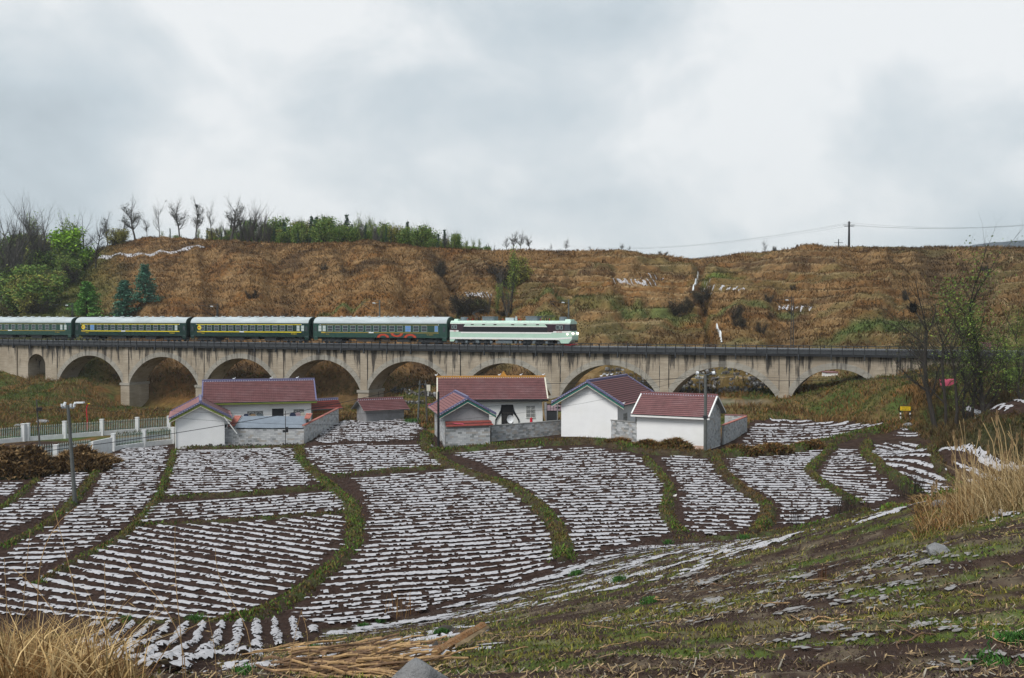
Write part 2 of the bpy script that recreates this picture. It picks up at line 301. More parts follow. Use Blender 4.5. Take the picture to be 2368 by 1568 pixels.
# ---------------- object helpers ----------------
def tag(o, label=None, cat=None, group=None, kind=None):
    if label: o['label'] = label
    if cat: o['category'] = cat
    if group: o['group'] = group
    if kind: o['kind'] = kind
    return o
def link(name, me, parent=None, m=None):
    if m is not None and not me.materials: me.materials.append(m)
    o = bpy.data.objects.new(name, me); COL.objects.link(o)
    if parent is not None: o.parent = parent
    return o
def thing(name, label, cat, loc=(0,0,0), rz=0, group=None):
    o = bpy.data.objects.new(name, None); COL.objects.link(o); o.empty_display_size = .3
    o.location = loc; o.rotation_euler = (0, 0, rz); return tag(o, label, cat, group)
class MB:
    def __init__(s): s.v = []; s.f = []; s.mi = []; s.mats = []; s.cur = 0
    def use(s, m):
        if m not in s.mats: s.mats.append(m)
        s.cur = s.mats.index(m); return s
    def add(s, vs_, fs):
        b = len(s.v); s.v += [tuple(p) for p in vs_]
        for f in fs: s.f.append([b+i for i in f]); s.mi.append(s.cur)
        return s
    def box(s, x0, x1, y0, y1, z0, z1):
        return s.add([(x0,y0,z0),(x1,y0,z0),(x1,y1,z0),(x0,y1,z0),(x0,y0,z1),(x1,y0,z1),(x1,y1,z1),(x0,y1,z1)],
                     [(3,2,1,0),(4,5,6,7),(0,1,5,4),(1,2,6,5),(2,3,7,6),(3,0,4,7)])
    def tube(s, p, q, r0, r1=None, n=6):
        p = Vector(p); q = Vector(q); r1 = r0 if r1 is None else r1; d = (q-p)
        if d.length < 1e-6: return s
        d.normalize(); a = d.orthogonal().normalized(); c = d.cross(a); vs_ = []
        for k in range(n):
            t = 2*math.pi*k/n; o = a*math.cos(t)+c*math.sin(t); vs_.append(p+o*r0)
        for k in range(n):
            t = 2*math.pi*k/n; o = a*math.cos(t)+c*math.sin(t); vs_.append(q+o*r1)
        fs = [(k, (k+1) % n, n+(k+1) % n, n+k) for k in range(n)]+[tuple(range(n))[::-1], tuple(range(n, 2*n))]
        return s.add(vs_, fs)
    def path(s, pts, r, n=5):
        for a, b in zip(pts[:-1], pts[1:]): s.tube(a, b, r, r, n)
        return s
    def prism(s, poly, y0, y1):      # polygon in xz extruded along y
        n = len(poly); vs_ = [(x, y0, z) for x, z in poly]+[(x, y1, z) for x, z in poly]
        return s.add(vs_, [tuple(range(n)), tuple(range(2*n-1, n-1, -1))]+[(k, n+k, n+(k+1) % n, (k+1) % n) for k in range(n)])
    def prismx(s, poly, x0, x1):     # polygon in yz extruded along x
        n = len(poly); vs_ = [(x0, y, z) for y, z in poly]+[(x1, y, z) for y, z in poly]
        return s.add(vs_, [tuple(range(n-1, -1, -1)), tuple(range(n, 2*n))]+[((k+1) % n, n+(k+1) % n, n+k, k) for k in range(n)])
    def ball(s, c, r, sx=1, sy=1, sz=1, n=8, m=5):
        vs_ = [(c[0], c[1], c[2]+r*sz)]
        for j in range(1, m):
            ph = math.pi*j/m
            for k in range(n):
                t = 2*math.pi*k/n; vs_.append((c[0]+r*sx*math.sin(ph)*math.cos(t), c[1]+r*sy*math.sin(ph)*math.sin(t), c[2]+r*sz*math.cos(ph)))
        vs_.append((c[0], c[1], c[2]-r*sz)); fs = [(0, 1+k, 1+(k+1) % n) for k in range(n)]
        for j in range(m-2):
            for k in range(n): a = 1+j*n+k; b = 1+j*n+(k+1) % n; fs.append((a, a+n, b+n, b))
        l = len(vs_)-1; fs += [(l, 1+(m-2)*n+(k+1) % n, 1+(m-2)*n+k) for k in range(n)]
        return s.add(vs_, fs)
    def mesh(s, name, m=None, smooth=False):
        me = bpy.data.meshes.new(name); me.from_pydata(s.v, [], s.f)
        if s.mats:
            for q in s.mats: me.materials.append(q)
            me.polygons.foreach_set('material_index', s.mi)
        elif m is not None: me.materials.append(m)
        if smooth: me.polygons.foreach_set('use_smooth', [True]*len(me.polygons))
        me.update(); return me
    def build(s, name, m=None, parent=None, smooth=False): return link(name, s.mesh(name, m, smooth), parent)
def npmesh(name, V, Fc, m, col=None, smooth=False):
    """V (n,3), Fc (k,3|4) arrays; col (n,3) per vertex"""
    me = bpy.data.meshes.new(name); n = len(V); k, c = Fc.shape
    me.vertices.add(n); me.vertices.foreach_set('co', np.ascontiguousarray(V, dtype=np.float32).ravel())
    me.loops.add(k*c); me.loops.foreach_set('vertex_index', Fc.astype(np.int32).ravel())
    me.polygons.add(k); me.polygons.foreach_set('loop_start', np.arange(0, k*c, c, dtype=np.int32))
    try: me.polygons.foreach_set('loop_total', np.full(k, c, dtype=np.int32))
    except Exception: pass
    if smooth: me.polygons.foreach_set('use_smooth', np.ones(k, dtype=bool))
    if col is not None:
        a = me.color_attributes.new('Col', 'FLOAT_COLOR', 'POINT')
        a.data.foreach_set('color', np.hstack([col, np.ones((n, 1))]).astype(np.float32).ravel())
    me.update(calc_edges=True); me.materials.append(m); return me
def copy_tree(o, parent=None):
    c = o.copy(); COL.objects.link(c)
    if parent is not None: c.parent = parent
    for ch in list(o.children): copy_tree(ch, c)
    return c
def frame_at(p, q): return math.atan2(q.y-p.y, q.x-p.x)
# blades: base points P(n,3), height, lean etc -> mesh arrays of single tapered triangles (two segments)
def blades(P, hgt, wid, lean, col, az=None, droop=0.0):
    n = len(P); az = rng.uniform(0, 2*np.pi, n) if az is None else az
    wa = rng.uniform(0, np.pi, n); wx = np.cos(wa)*wid/2; wy = np.sin(wa)*wid/2
    dx = np.cos(az)*lean*hgt; dy = np.sin(az)*lean*hgt
    m = np.stack([P[:,0]+dx*.4, P[:,1]+dy*.4, P[:,2]+hgt*.62], 1)
    t = np.stack([P[:,0]+dx, P[:,1]+dy, P[:,2]+hgt*(1-droop)], 1)
    W = np.stack([wx, wy, np.zeros(n)], 1)
    V = np.stack([P-W, P+W, m-W*.75, m+W*.75, t], 1).reshape(-1, 3)
    b = np.arange(n)*5
    Fc = np.concatenate([np.stack([b, b+1, b+3], 1), np.stack([b, b+3, b+2], 1), np.stack([b+2, b+3, b+4], 1)])
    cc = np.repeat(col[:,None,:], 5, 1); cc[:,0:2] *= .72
    return V, Fc, cc.reshape(-1, 3)
def stuff(name, label, cat, parts, m, smooth=False):
    off = 0; Vs = []; Fs = []; Cs = []
    for V, Fc, c in parts: Vs.append(V); Fs.append(Fc+off); Cs.append(c); off += len(V)
    o = link(name, npmesh(name, np.concatenate(Vs), np.concatenate(Fs), m, np.concatenate(Cs), smooth))
    return tag(o, label, cat, None, 'stuff')
def text(body, size, m, parent, loc, rot=(math.pi/2,0,0), name='lettering', ext=.004, align='CENTER', sx=1.0):
    cu = bpy.data.curves.new('lettering', 'FONT'); cu.body = body; cu.size = size; cu.extrude = ext; cu.align_x = align; cu.align_y = 'CENTER'; cu.resolution_u = 2
    o = bpy.data.objects.new('tmp_text', cu); COL.objects.link(o); bpy.context.view_layer.update()
    me = bpy.data.meshes.new_from_object(o.evaluated_get(bpy.context.evaluated_depsgraph_get())); bpy.data.objects.remove(o)
    me.materials.clear(); me.materials.append(m); me.name = name
    q = link(name, me, parent); q.location = loc; q.rotation_euler = rot; q.scale = (sx, 1, 1); return q
# ---------------- ground ----------------
def cmix(a, b, t): return a*(1-t[..., None])+b*t[..., None]
c_ = lambda *a: np.array(a, float)
def ground_col(x, y, z):
    a = x/np.maximum(y, 20.0); ox = 1184+a*F; Yb = Z0/np.maximum(1+a*TT, .35); d = y-Yb
    dep = 105+10*np.sin(ox*.004)+14*ss(400,100,ox); t = (d-5)/dep
    soil = np.ones(x.shape+(3,))*c_(.044,.028,.022)
    # hillside
    hb = np.ones(x.shape+(3,))*c_(.17,.098,.042)
    hb = cmix(hb, c_(.08,.047,.024), ss(-.02,.16, fbm(x/9, y/9, 41, 4)))
    hb = cmix(hb, c_(.24,.145,.066), ss(.0,.2, fbm(x/5, y/7, 43, 4))*.8)
    hb = cmix(hb, c_(.17,.075,.022), ss(.0,.2, fbm(x/12, y/9, 44, 3))*.6)
    hb = cmix(hb, c_(.11,.10,.04), ss(.07,.2, fbm(x/16, y/6, 47, 3))*ss(950,1250,ox)*.5)
    hb = cmix(hb, c_(.06,.08,.022), ss(330,180, ox+60*fbm(x/12,y/12,48,3))*.85)
    hb = cmix(hb, c_(.09,.065,.03), ss(1950,2150,ox)*.3)
    hb = cmix(hb, c_(.075,.085,.03), ss(1250,1500,ox)*ss(.5,.1,t)*.45)
    # valley edge grass
    vg = np.ones(x.shape+(3,))*c_(.12,.085,.035)
    vg = cmix(vg, c_(.065,.09,.025), ss(-.06,.12, fbm(x/7, y/5, 51, 4)))
    vg = cmix(vg, c_(.16,.085,.03), ss(.04,.2, fbm(x/5, y/5, 53, 3)))
    vg = cmix(vg, c_(.20,.185,.15), ss(1300,1450,ox)*ss(1850,1750,ox)*ss(139,143,y)*ss(3.4,3.0,z)*.6)
    # near slope
    sl = np.ones(x.shape+(3,))*c_(.050,.033,.026)
    sl = cmix(sl, c_(.13,.13,.035), ss(.07,.17, fbm(x/4.2, (y+.14*x)/.75, 61, 4))*.8)
    sl = cmix(sl, c_(.09,.14,.03), ss(.11,.2, fbm(x/2.6, (y+.14*x)/.8, 63, 3))*.7)
    sl = cmix(sl, c_(.16,.13,.09), ss(.05,.2, fbm(x/.8, y/.6, 67, 3))*.6)
    sl = cmix(sl, c_(.10,.08,.045), ss(1.5,3,z)*ss(38,60,y)*.6)
    wv = ss(118, 124, y+fbm(x/6,y/6,71,2)*6)*(1-ss(-60,-64,x)*0)
    g = cmix(soil, vg, np.clip(wv, 0, 1))
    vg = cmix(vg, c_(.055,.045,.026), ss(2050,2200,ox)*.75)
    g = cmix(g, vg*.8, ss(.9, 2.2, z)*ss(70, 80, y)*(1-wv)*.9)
    g = cmix(g, sl, ss(.5, 2.0, z)*ss(78, 66, y))
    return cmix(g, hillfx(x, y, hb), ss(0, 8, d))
SPOTS = [(gnd(1665,641,150,330),7,5,(.10,.14,.035)),(gnd(1500,735,150,330),16,7,(.10,.12,.04)),(gnd(1240,745,150,330),9,4,(.11,.14,.04)),(gnd(1100,705,150,330),8,3,(.08,.13,.03)),(gnd(2060,760,150,330),18,6,(.07,.10,.03)),(gnd(1300,700,150,330),14,3,(.09,.10,.035)),(gnd(1750,705,150,330),12,2.5,(.10,.11,.04)),(gnd(770,725,150,330),8,2,(.09,.12,.04))]
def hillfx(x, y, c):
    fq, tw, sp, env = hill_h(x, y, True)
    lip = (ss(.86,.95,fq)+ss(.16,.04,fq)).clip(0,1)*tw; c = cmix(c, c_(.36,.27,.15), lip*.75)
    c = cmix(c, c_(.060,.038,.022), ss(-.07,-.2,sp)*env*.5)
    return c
def tint(x, y, c):
    for p, rx, ry, t in SPOTS:
        k = np.exp(-(((x-p.x)/rx)**2+((y-p.y)/ry)**2)*1.4+fbm(x/3,y/3,500,3)*1.5); c = cmix(c, c_(*t), np.clip(k*1.3-.25, 0, .92))
    return c
_al = np.concatenate([np.linspace(-1.15,-.56,60), np.linspace(-.555,.555,760), np.linspace(.56,1.15,60)])
_yr = [ -14.0 ]
while _yr[-1] < 30: _yr.append(_yr[-1]+max(.12, (abs(_yr[-1]))*.012) if _yr[-1] > 5 else _yr[-1]+1.0)
while _yr[-1] < 125: _yr.append(_yr[-1]+.5)
while _yr[-1] < 345: _yr.append(_yr[-1]+.62)
while _yr[-1] < 2200: _yr.append(_yr[-1]*1.08)
_yr = np.array(_yr); A_, Y_ = np.meshgrid(_al, _yr); X_ = A_*(Y_+25)
Zg = H(X_, Y_)
_far = Y_ > 360; Zg = np.where(_far, Zg+fbm(X_/260, Y_/260, 91, 3)*8*ss(360, 700, Y_)-ss(500,3000,Y_)*60, Zg)
_c = tint(X_, Y_, ground_col(X_, Y_, Zg))
_nr, _nc = X_.shape; _i = np.arange(_nr*_nc).reshape(_nr, _nc)
_F = np.stack([_i[:-1,:-1], _i[:-1,1:], _i[1:,1:], _i[1:,:-1]], -1).reshape(-1, 4)
ground = link('ground', npmesh('ground', np.stack([X_, Y_, Zg], -1).reshape(-1, 3), _F, M['ground'], _c.reshape(-1, 3), True)); tag(ground, kind='structure')
ground['label'] = 'valley floor, near slope and terraced brown hillside'
# ---------------- field plots ----------------
def in_poly(px, py, poly):
    r = np.zeros(px.shape, bool); n = len(poly)
    for i in range(n):
        x1, y1 = poly[i]; x2, y2 = poly[(i+1) % n]
        c = ((y1 > py) != (y2 > py)) & (px < (x2-x1)*(py-y1)/(y2-y1+1e-12)+x1); r ^= c
    return r
def compact(V, Fc):
    u_, inv = np.unique(Fc, return_inverse=True); return V[u_], inv.reshape(Fc.shape)
PLOTS = []
def plot(poly, row, space, y0=8.0, wid=.84, label='', per=.55, dirty=False, gap=.05, z_off=0.0):
    y0 = 64.0 if row[0][0] > 1650 and row[0][0] < 2210 else 8.0; W = [gnd(*p, y0) for p in poly]; xy = np.array([(p.x, p.y) for p in W]); cc0 = xy.mean(0); dd = xy-cc0; xy = cc0+dd*(1+.45/np.maximum(np.linalg.norm(dd,axis=1),2))[:,None]; PLOTS.append([(p.x, p.y) for p in W])
    a, b = gnd(*row[0], y0), gnd(*row[1], y0); ang = math.atan2(b.y-a.y, b.x-a.x); ca, sa = math.cos(ang), math.sin(ang)
    uv = np.stack([xy[:,0]*ca+xy[:,1]*sa, -xy[:,0]*sa+xy[:,1]*ca], 1)
    # soil bed, furrowed, a little above the ground
    u0, u1, v0, v1 = uv[:,0].min(), uv[:,0].max(), uv[:,1].min(), uv[:,1].max()
    du = .6; dv = space/4
    gu = np.arange(u0-du, u1+du, du); gv = np.arange(v0-dv, v1+dv, dv); U, V = np.meshgrid(gu, gv)
    Xw = U*ca-V*sa; Yw = U*sa+V*ca
    bend = 0.5*np.sin(U/9.0+v0)*.5
    ph = (V+bend-v0)/space; rid = .5+.5*np.cos(2*np.pi*(ph-.5))
    Zw = H(Xw, Yw)+.05+rid*.13+fbm(Xw/.4, Yw/.4, 5, 2)*.07
    ins = in_poly(U, V, [tuple(q) for q in uv]); n_, m_ = U.shape; ii = np.arange(n_*m_).reshape(n_, m_)
    Zw = np.where(ins, Zw, H(Xw, Yw)-.05)
    k = ins[:-1,:-1] | ins[1:,:-1] | ins[:-1,1:] | ins[1:,1:]
    Fc = np.stack([ii[:-1,:-1], ii[:-1,1:], ii[1:,1:], ii[1:,:-1]], -1)[k]
    bed = link('field', npmesh('field', np.stack([Xw, Yw, Zw], -1).reshape(-1, 3), Fc, M['soil'], None, True)); tag(bed, kind='structure'); bed['label'] = label
    # strips of mulch film, one object per row
    nv = int((v1-v0)/space)+1; poly2 = [tuple(q) for q in uv]
    for r in range(nv+1):
        v = v0+space*(r+.5)
        xs = []
        for i in range(len(poly2)):
            (x1, y1), (x2, y2) = poly2[i], poly2[(i+1) % len(poly2)]
            if (y1 > v) != (y2 > v): xs.append(x1+(x2-x1)*(v-y1)/(y2-y1))
        xs.sort()
        for q in range(0, len(xs)-1, 2):
            s0, s1 = xs[q]+rng.uniform(-.1, .5), xs[q+1]-rng.uniform(-.1, .5)
            if s1-s0 < 1.2: continue
            st = .13 if v1-v0 < 60 else .15
            u = np.arange(s0, s1, st); n = len(u)
            if n < 4: continue
            st_ = None; K5 = np.array([-.5,-.27,-.05,.18,.5]); wv = wid*(.9+.9*fbm(u/2.2, u*0+r*3.1, 101, 3)).clip(.45, 1.15); cen = .12*wid*fbm(u/.9, u*0+r*1.7, 103, 2)*4
            ofs = cen[None]+wv[None]*(K5[:,None]+rng.uniform(-.07,.07,(5,n))); bnd = .25*np.sin(u/9.0+v0)
            P = []
            for q5 in range(5):
                vv = v+ofs[q5]-bnd; Xq = u*ca-vv*sa; Yq = u*sa+vv*ca
                P.append(np.stack([Xq, Yq, H(Xq, Yq)+.18+.07*(1-4*K5[q5]**2)+z_off+rng.uniform(-.02, .02, n)], 1))
            Vv = np.concatenate(P); j = np.arange(n-1); Fq = []; ed = np.clip((u-s0)/.5, 0, 1)*np.clip((s1-u)/.5, 0, 1)
            hole = fbm(u/.42, u*0+r*2.3, 131, 2); gap = fbm(u/1.3, u*0+r*4.3, 133, 2)
            for q5 in range(4):
                thr = (-.03, -.17, -.22, -.06)[q5]
                kp = ((fbm(u/.30+q5*3.7, u*0+r*9.1+q5*.8, 141, 2)*.8+hole*.25-np.maximum(gap-.25, 0)*4+(ed-1)*.5) > thr)[:-1]
                Fq.append(np.stack([q5*n+j, q5*n+j+1, (q5+1)*n+j+1, (q5+1)*n+j], 1)[kp])
            Fq = np.concatenate(Fq)
            if len(Fq) < 3: continue
            link('film_strip', npmesh('film_strip', *compact(Vv, Fq), M['film_dirty'] if dirty else M['film'], None, True), bed)
plot([(-40,1118),(52,1120),(42,1142),(-40,1175)], ((0,1140),(50,1140)), 1.35, wid=0.6, label='small ploughed plot with white film at the left edge of the valley')
plot([(95,1104),(214,1096),(190,1130),(158,1168),(78,1212),(-40,1255),(-40,1200),(60,1155)], ((20,1170),(170,1170)), 1.35, wid=0.6, label='ploughed plot left of the nearest concrete pole')
plot([(268,1042),(390,1035),(394,1050),(362,1145),(300,1212),(235,1258),(170,1290),(60,1345),(-50,1390),(-50,1310),(130,1210),(205,1150),(235,1080)], ((60,1255),(250,1250)), 1.3, wid=0.6, label='long ploughed plot that widens from the fence to the left edge')
plot([(404,1046),(560,1042),(688,1040),(700,1075),(745,1122),(560,1140),(378,1150),(398,1085)], ((400,1105),(700,1100)), 1.3, wid=0.62, label='ploughed plot right below the block wall of the left house')
plot([(362,1166),(560,1155),(770,1140),(792,1150),(795,1180),(560,1200),(318,1211)], ((350,1190),(780,1160)), 1.25, wid=0.6, label='narrow ploughed plot with rows rising to the right')
plot([(310,1224),(560,1212),(795,1194),(804,1230),(790,1270),(700,1345),(600,1415),(500,1438),(250,1440),(-50,1415),(-50,1385),(100,1338),(200,1295)], ((200,1330),(620,1400)), 1.2, wid=0.52, label='large plot whose film rows run down to the right')
plot([(230,1448),(500,1446),(690,1436),(740,1470),(600,1508),(480,1552),(330,1560),(150,1520)], ((300,1498),(393,1451)), 0.78, wid=0.4, label='strip of short film rows that run up the slope foot')
plot([(802,1112),(940,1102),(1085,1088),(1160,1125),(1225,1180),(1272,1240),(1284,1288),(1278,1316),(1185,1350),(1050,1398),(900,1434),(760,1450),(655,1428),(760,1335),(838,1270),(846,1200),(828,1150)], ((800,1300),(1250,1270)), 1.25, wid=0.6, label='large central plot with dense white film rows')
plot([(704,1036),(850,1032),(975,1030),(985,1052),(1018,1078),(900,1088),(790,1098),(755,1098),(720,1075),(700,1052)], ((720,1066),(980,1062)), 1.4, wid=0.7, label='ploughed plot between the stick fence and the grassy bank')
plot([(785,977),(900,974),(968,974),(975,995),(958,1020),(850,1024),(722,1027),(745,1000)], ((740,1000),(960,1000)), 1.45, wid=0.72, label='ploughed plot between the two rural house yards')
plot([(1042,1056),(1130,1046),(1260,1042),(1372,1040),(1480,1058),(1508,1085),(1532,1130),(1524,1190),(1556,1238),(1440,1268),(1312,1285),(1302,1240),(1270,1180),(1190,1120),(1105,1078)], ((1250,1160),(1500,1152)), 1.32, wid=0.62, label='large plot below the middle and right houses')
plot([(1512,1060),(1580,1060),(1645,1066),(1660,1098),(1705,1138),(1758,1172),(1756,1205),(1725,1235),(1600,1240),(1562,1190),(1572,1140),(1545,1100)], ((1560,1150),(1720,1152)), 1.28, wid=0.6, label='ploughed plot below the pole at the right white house')
plot([(1672,1064),(1780,1060),(1906,1040),(1916,1056),(1872,1090),(1915,1130),(1968,1165),(1925,1190),(1800,1230),(1790,1190),(1782,1165),(1730,1130),(1685,1092)], ((1700,1130),(1900,1132)), 1.3, wid=0.62, label='ploughed plot narrowing to a waist, right of the pole')
plot([(1925,1044),(1990,1040),(2000,1062),(2030,1092),(2090,1150),(2010,1172),(1962,1150),(1895,1105),(1905,1080)], ((1900,1100),(2040,1104)), 1.35, wid=0.55, label='dark plot with sparser film between two curved banks')
plot([(2022,1028),(2128,1024),(2155,1060),(2190,1100),(2222,1150),(2150,1152),(2095,1105),(2022,1062)], ((2030,1060),(2150,1064)), 1.3, wid=0.75, label='bright plot with dense film in front of the dry reeds')
plot([(2152,1042),(2240,1056),(2367,1080),(2380,1150),(2290,1140),(2215,1100),(2180,1066)], ((2180,1080),(2367,1110)), 1.6, label='plot partly hidden behind the tall dry reeds')
plot([(1735,978),(1850,972),(1960,978),(2045,986),(1975,1005),(1900,1024),(1830,1032),(1760,1034),(1700,1038),(1722,1010)], ((1720,1015),(1950,1010)), 1.75, label='ploughed plot right of the walled yard under the viaduct')
plot([(2062,1000),(2100,996),(2142,1006),(2115,1013),(2070,1012)], ((2066,1006),(2130,1006)), 1.7, label='tiny ploughed plot beside the yellow sign')
plot([(2225,946),(2290,936),(2367,928),(2380,955),(2300,952)], ((2240,945),(2367,938)), 1.7, label='raised plot at the right edge under the trees')
# torn old film lying on the near slope: each sheet its own piece
def patch(ox, oy, L_, W_, az, m='film', n=24, k=None):
    p = gnd(ox, oy); W_ = W_*((2.6 if oy > 1330 else 2.0) if k is None else k); sdv = rng.uniform(0, 99); ang = math.radians(az); st = .07 if k is None else .2
    nu = max(6, int(L_/st)); nw = max(5, int(W_/st)); U, Vv = np.meshgrid(np.linspace(-.5, .5, nu), np.linspace(-.5, .5, nw)); u = U*L_; v = Vv*W_
    v = v+L_*.12*fbm(U*3+sdv, U*0, 15, 2); jx = rng.uniform(-.3, .3, u.shape)*st; jy = rng.uniform(-.3, .3, u.shape)*st
    x = p.x+(u+jx)*math.cos(ang)-(v+jy)*math.sin(ang); y = p.y+(u+jx)*math.sin(ang)+(v+jy)*math.cos(ang)
    z = H(x, y)+.03+.10*(fbm(x/.35, y/.35, 17, 3)+.25).clip(0)+rng.uniform(0, .012, x.shape)
    md = 1.05-(2*U)**4-(2*np.abs(Vv))**1.6*.9+3.4*fbm(u/.5+sdv, v/.26+sdv, 19, 4)-.05; kp = (md > .28); i = np.arange(nu*nw).reshape(nw, nu)
    kq = kp[:-1,:-1] & kp[1:,1:]; Fc = np.stack([i[:-1,:-1], i[:-1,1:], i[1:,1:], i[1:,:-1]], -1)[kq]
    lab = -np.ones(kq.shape, int); best = None; bn_ = 0
    for a0, b0 in zip(*np.nonzero(kq)):
        if lab[a0, b0] >= 0: continue
        stk = [(a0, b0)]; lab[a0, b0] = 1; comp = []
        while stk:
            a1, b1 = stk.pop(); comp.append((a1, b1))
            for a2, b2 in ((a1+1,b1),(a1-1,b1),(a1,b1+1),(a1,b1-1)):
                if 0 <= a2 < kq.shape[0] and 0 <= b2 < kq.shape[1] and kq[a2, b2] and lab[a2, b2] < 0: lab[a2, b2] = 1; stk.append((a2, b2))
        if len(comp) > bn_: best, bn_ = comp, len(comp)
    if best: Fc = np.array([(i[a1,b1], i[a1,b1+1], i[a1+1,b1+1], i[a1+1,b1]) for a1, b1 in best])
    if len(Fc) < 4: Fc = np.stack([i[:-1,:-1], i[:-1,1:], i[1:,1:], i[1:,:-1]], -1)[:2].reshape(-1, 4)
    return link('film_sheet', npmesh('film_sheet', *compact(np.stack([x, y, z], -1).reshape(-1, 3), Fc), M[m], None, True))
pt = [(1480,1270,4,.7,8),(1570,1262,5,.7,4),(1650,1268,3.5,.7,0),(1430,1285,4,.6,12),(1520,1290,4,.7,10),(1620,1292,4,.8,3),(1350,1310,3.5,.6,14),(1430,1318,3,.7,20),(1290,1330,3.6,.6,16),
 (1480,1330,2.4,.7,25),(1390,1345,2.6,.8,22),(1330,1372,2.6,.6,30),(1250,1345,3.5,.5,16),(1190,1372,3,.5,24),(1150,1395,2.2,.6,22),(1220,1400,1.6,.5,30),(1100,1420,2,.5,30),(1060,1400,2,.5,25),(1000,1430,2.4,.5,20),
 (960,1440,2,.6,30),(870,1450,2.2,.7,10),(800,1465,1.8,.7,40),(930,1478,1.7,.5,30),(1010,1475,1.1,.5,50),(900,1505,1.6,.6,35),(840,1520,1.3,.5,20),(970,1512,1.1,.4,-20),(1040,1455,1.6,.35,35),(730,1490,1.3,.5,20),
 (660,1530,.8,.5,40),(540,1545,.9,.5,30),(1720,1252,2.6,.6,-5),(1760,1262,2.0,.7,-8),(1800,1248,2,.5,0),(1900,1200,2.6,.6,3),(1985,1188,3,.6,2),(2080,1182,2.4,.4,4),
 (2340,1190,1.0,.2,-12)]
for a in pt: tag(patch(*a), 'torn white mulch film half buried at the foot of the near slope', 'plastic film', 'torn film sheets at the slope foot')
pd = [(2120,1282,1.6,.3,6),(2060,1300,1.8,.3,8),(1990,1318,1.5,.3,10),(1880,1330,2.2,.3,8),(1800,1362,2,.3,10),(1710,1392,2.2,.3,12),(1620,1402,1.8,.3,10),(1560,1420,1.5,.3,8),(2000,1345,1.6,.25,12),(2080,1350,.9,.3,20),
 (2100,1362,.8,.35,40),(1950,1375,1.0,.2,10),(1890,1380,.8,.2,5),(1800,1392,.8,.2,-6),(1890,1470,.95,.22,14),(1930,1455,.6,.25,20),(1780,1490,.5,.25,10),(2180,1440,.7,.2,16),(2130,1450,.5,.2,10),(2180,1540,.5,.14,2),
 (2300,1512,.35,.2,-40),(1650,1345,1.8,.3,12),(1560,1355,1.6,.3,8),(1700,1330,2,.3,8),(1600,1330,1.5,.3,10),(1480,1400,1.2,.3,12),(1400,1440,1.1,.25,10),(1840,1412,.8,.2,10),(2040,1400,.6,.2,10),(2150,1300,1.0,.2,8)]
for a in pd[3:30:3]: tag(patch(a[0], a[1], a[2]*.7, a[3]*.6, a[4], m='film_dirty'), 'grey muddy film remnant lying among moss on the near slope', 'plastic film', 'muddy film remnants on the near slope')
_P = []; _Q = []
for a in pd+pd+[(p[0]+60, p[1]+14, p[2], p[3], p[4]) for p in pd]:
    p = gnd(a[0], min(a[1]+random.uniform(-6, 6), 1566)); n = int(12*a[2]); u = rng.normal(0, .42, n)*a[2]; v = rng.normal(0, .16, n)*(a[3]*2); c, s_ = math.cos(math.radians(a[4]*.4)), math.sin(math.radians(a[4]*.4))
    _P.append(np.stack([p.x+u*c-v*s_, p.y+u*s_+v*c], 1))
_P = np.concatenate(_P); n = len(_P); _m = 7; ang = (np.arange(_m)/_m*2*np.pi)[None]+rng.uniform(0,6,(n,1)); rr = (.015+.06*rng.random((n,1))**2.2)*rng.uniform(.35,1.2,(n,_m))
_x = _P[:,0:1]+np.cos(ang)*rr*1.9; _y = _P[:,1:2]+np.sin(ang)*rr; _V = np.stack([_x, _y, H(_x, _y)+.035+rng.uniform(0,.025,_x.shape)], -1).reshape(-1,3)
_b = np.arange(n)*_m; _F = np.concatenate([np.stack([_b, _b+k, _b+k+1], 1) for k in range(1, _m-1)])
tag(link('film_scraps', npmesh('film_scraps', _V, _F, M['film_dirty'])), 'small muddy scraps of old mulch film trodden into the furrows of the near slope', 'plastic film', None, 'stuff')
_P = []; _Q = []
for a in pt+[(p[0]-40, p[1]+9, p[2], p[3], p[4]) for p in pt]+[(p[0]+70, p[1]-5, p[2], p[3], p[4]) for p in pt[:28]]:
    p = gnd(a[0], min(a[1]+random.uniform(-6, 6), 1566)); n = int(8*a[2]); u = rng.normal(0, .42, n)*a[2]; v = rng.normal(0, .16, n)*(a[3]*2); c, s_ = math.cos(math.radians(a[4]*.4)), math.sin(math.radians(a[4]*.4))
    _P.append(np.stack([p.x+u*c-v*s_, p.y+u*s_+v*c], 1))
_P = np.concatenate(_P); n = len(_P); _m = 7; ang = (np.arange(_m)/_m*2*np.pi)[None]+rng.uniform(0,6,(n,1)); rr = (.03+.16*rng.random((n,1))**2.2)*rng.uniform(.35,1.2,(n,_m))
_x = _P[:,0:1]+np.cos(ang)*rr*1.9; _y = _P[:,1:2]+np.sin(ang)*rr; _V = np.stack([_x, _y, H(_x, _y)+.035+rng.uniform(0,.025,_x.shape)], -1).reshape(-1,3)
_b = np.arange(n)*_m; _F = np.concatenate([np.stack([_b, _b+k, _b+k+1], 1) for k in range(1, _m-1)])
tag(link('film_scraps', npmesh('film_scraps', _V, _F, M['film'])), 'ragged white scraps of mulch film scattered along the foot of the near slope', 'plastic film', None, 'stuff')
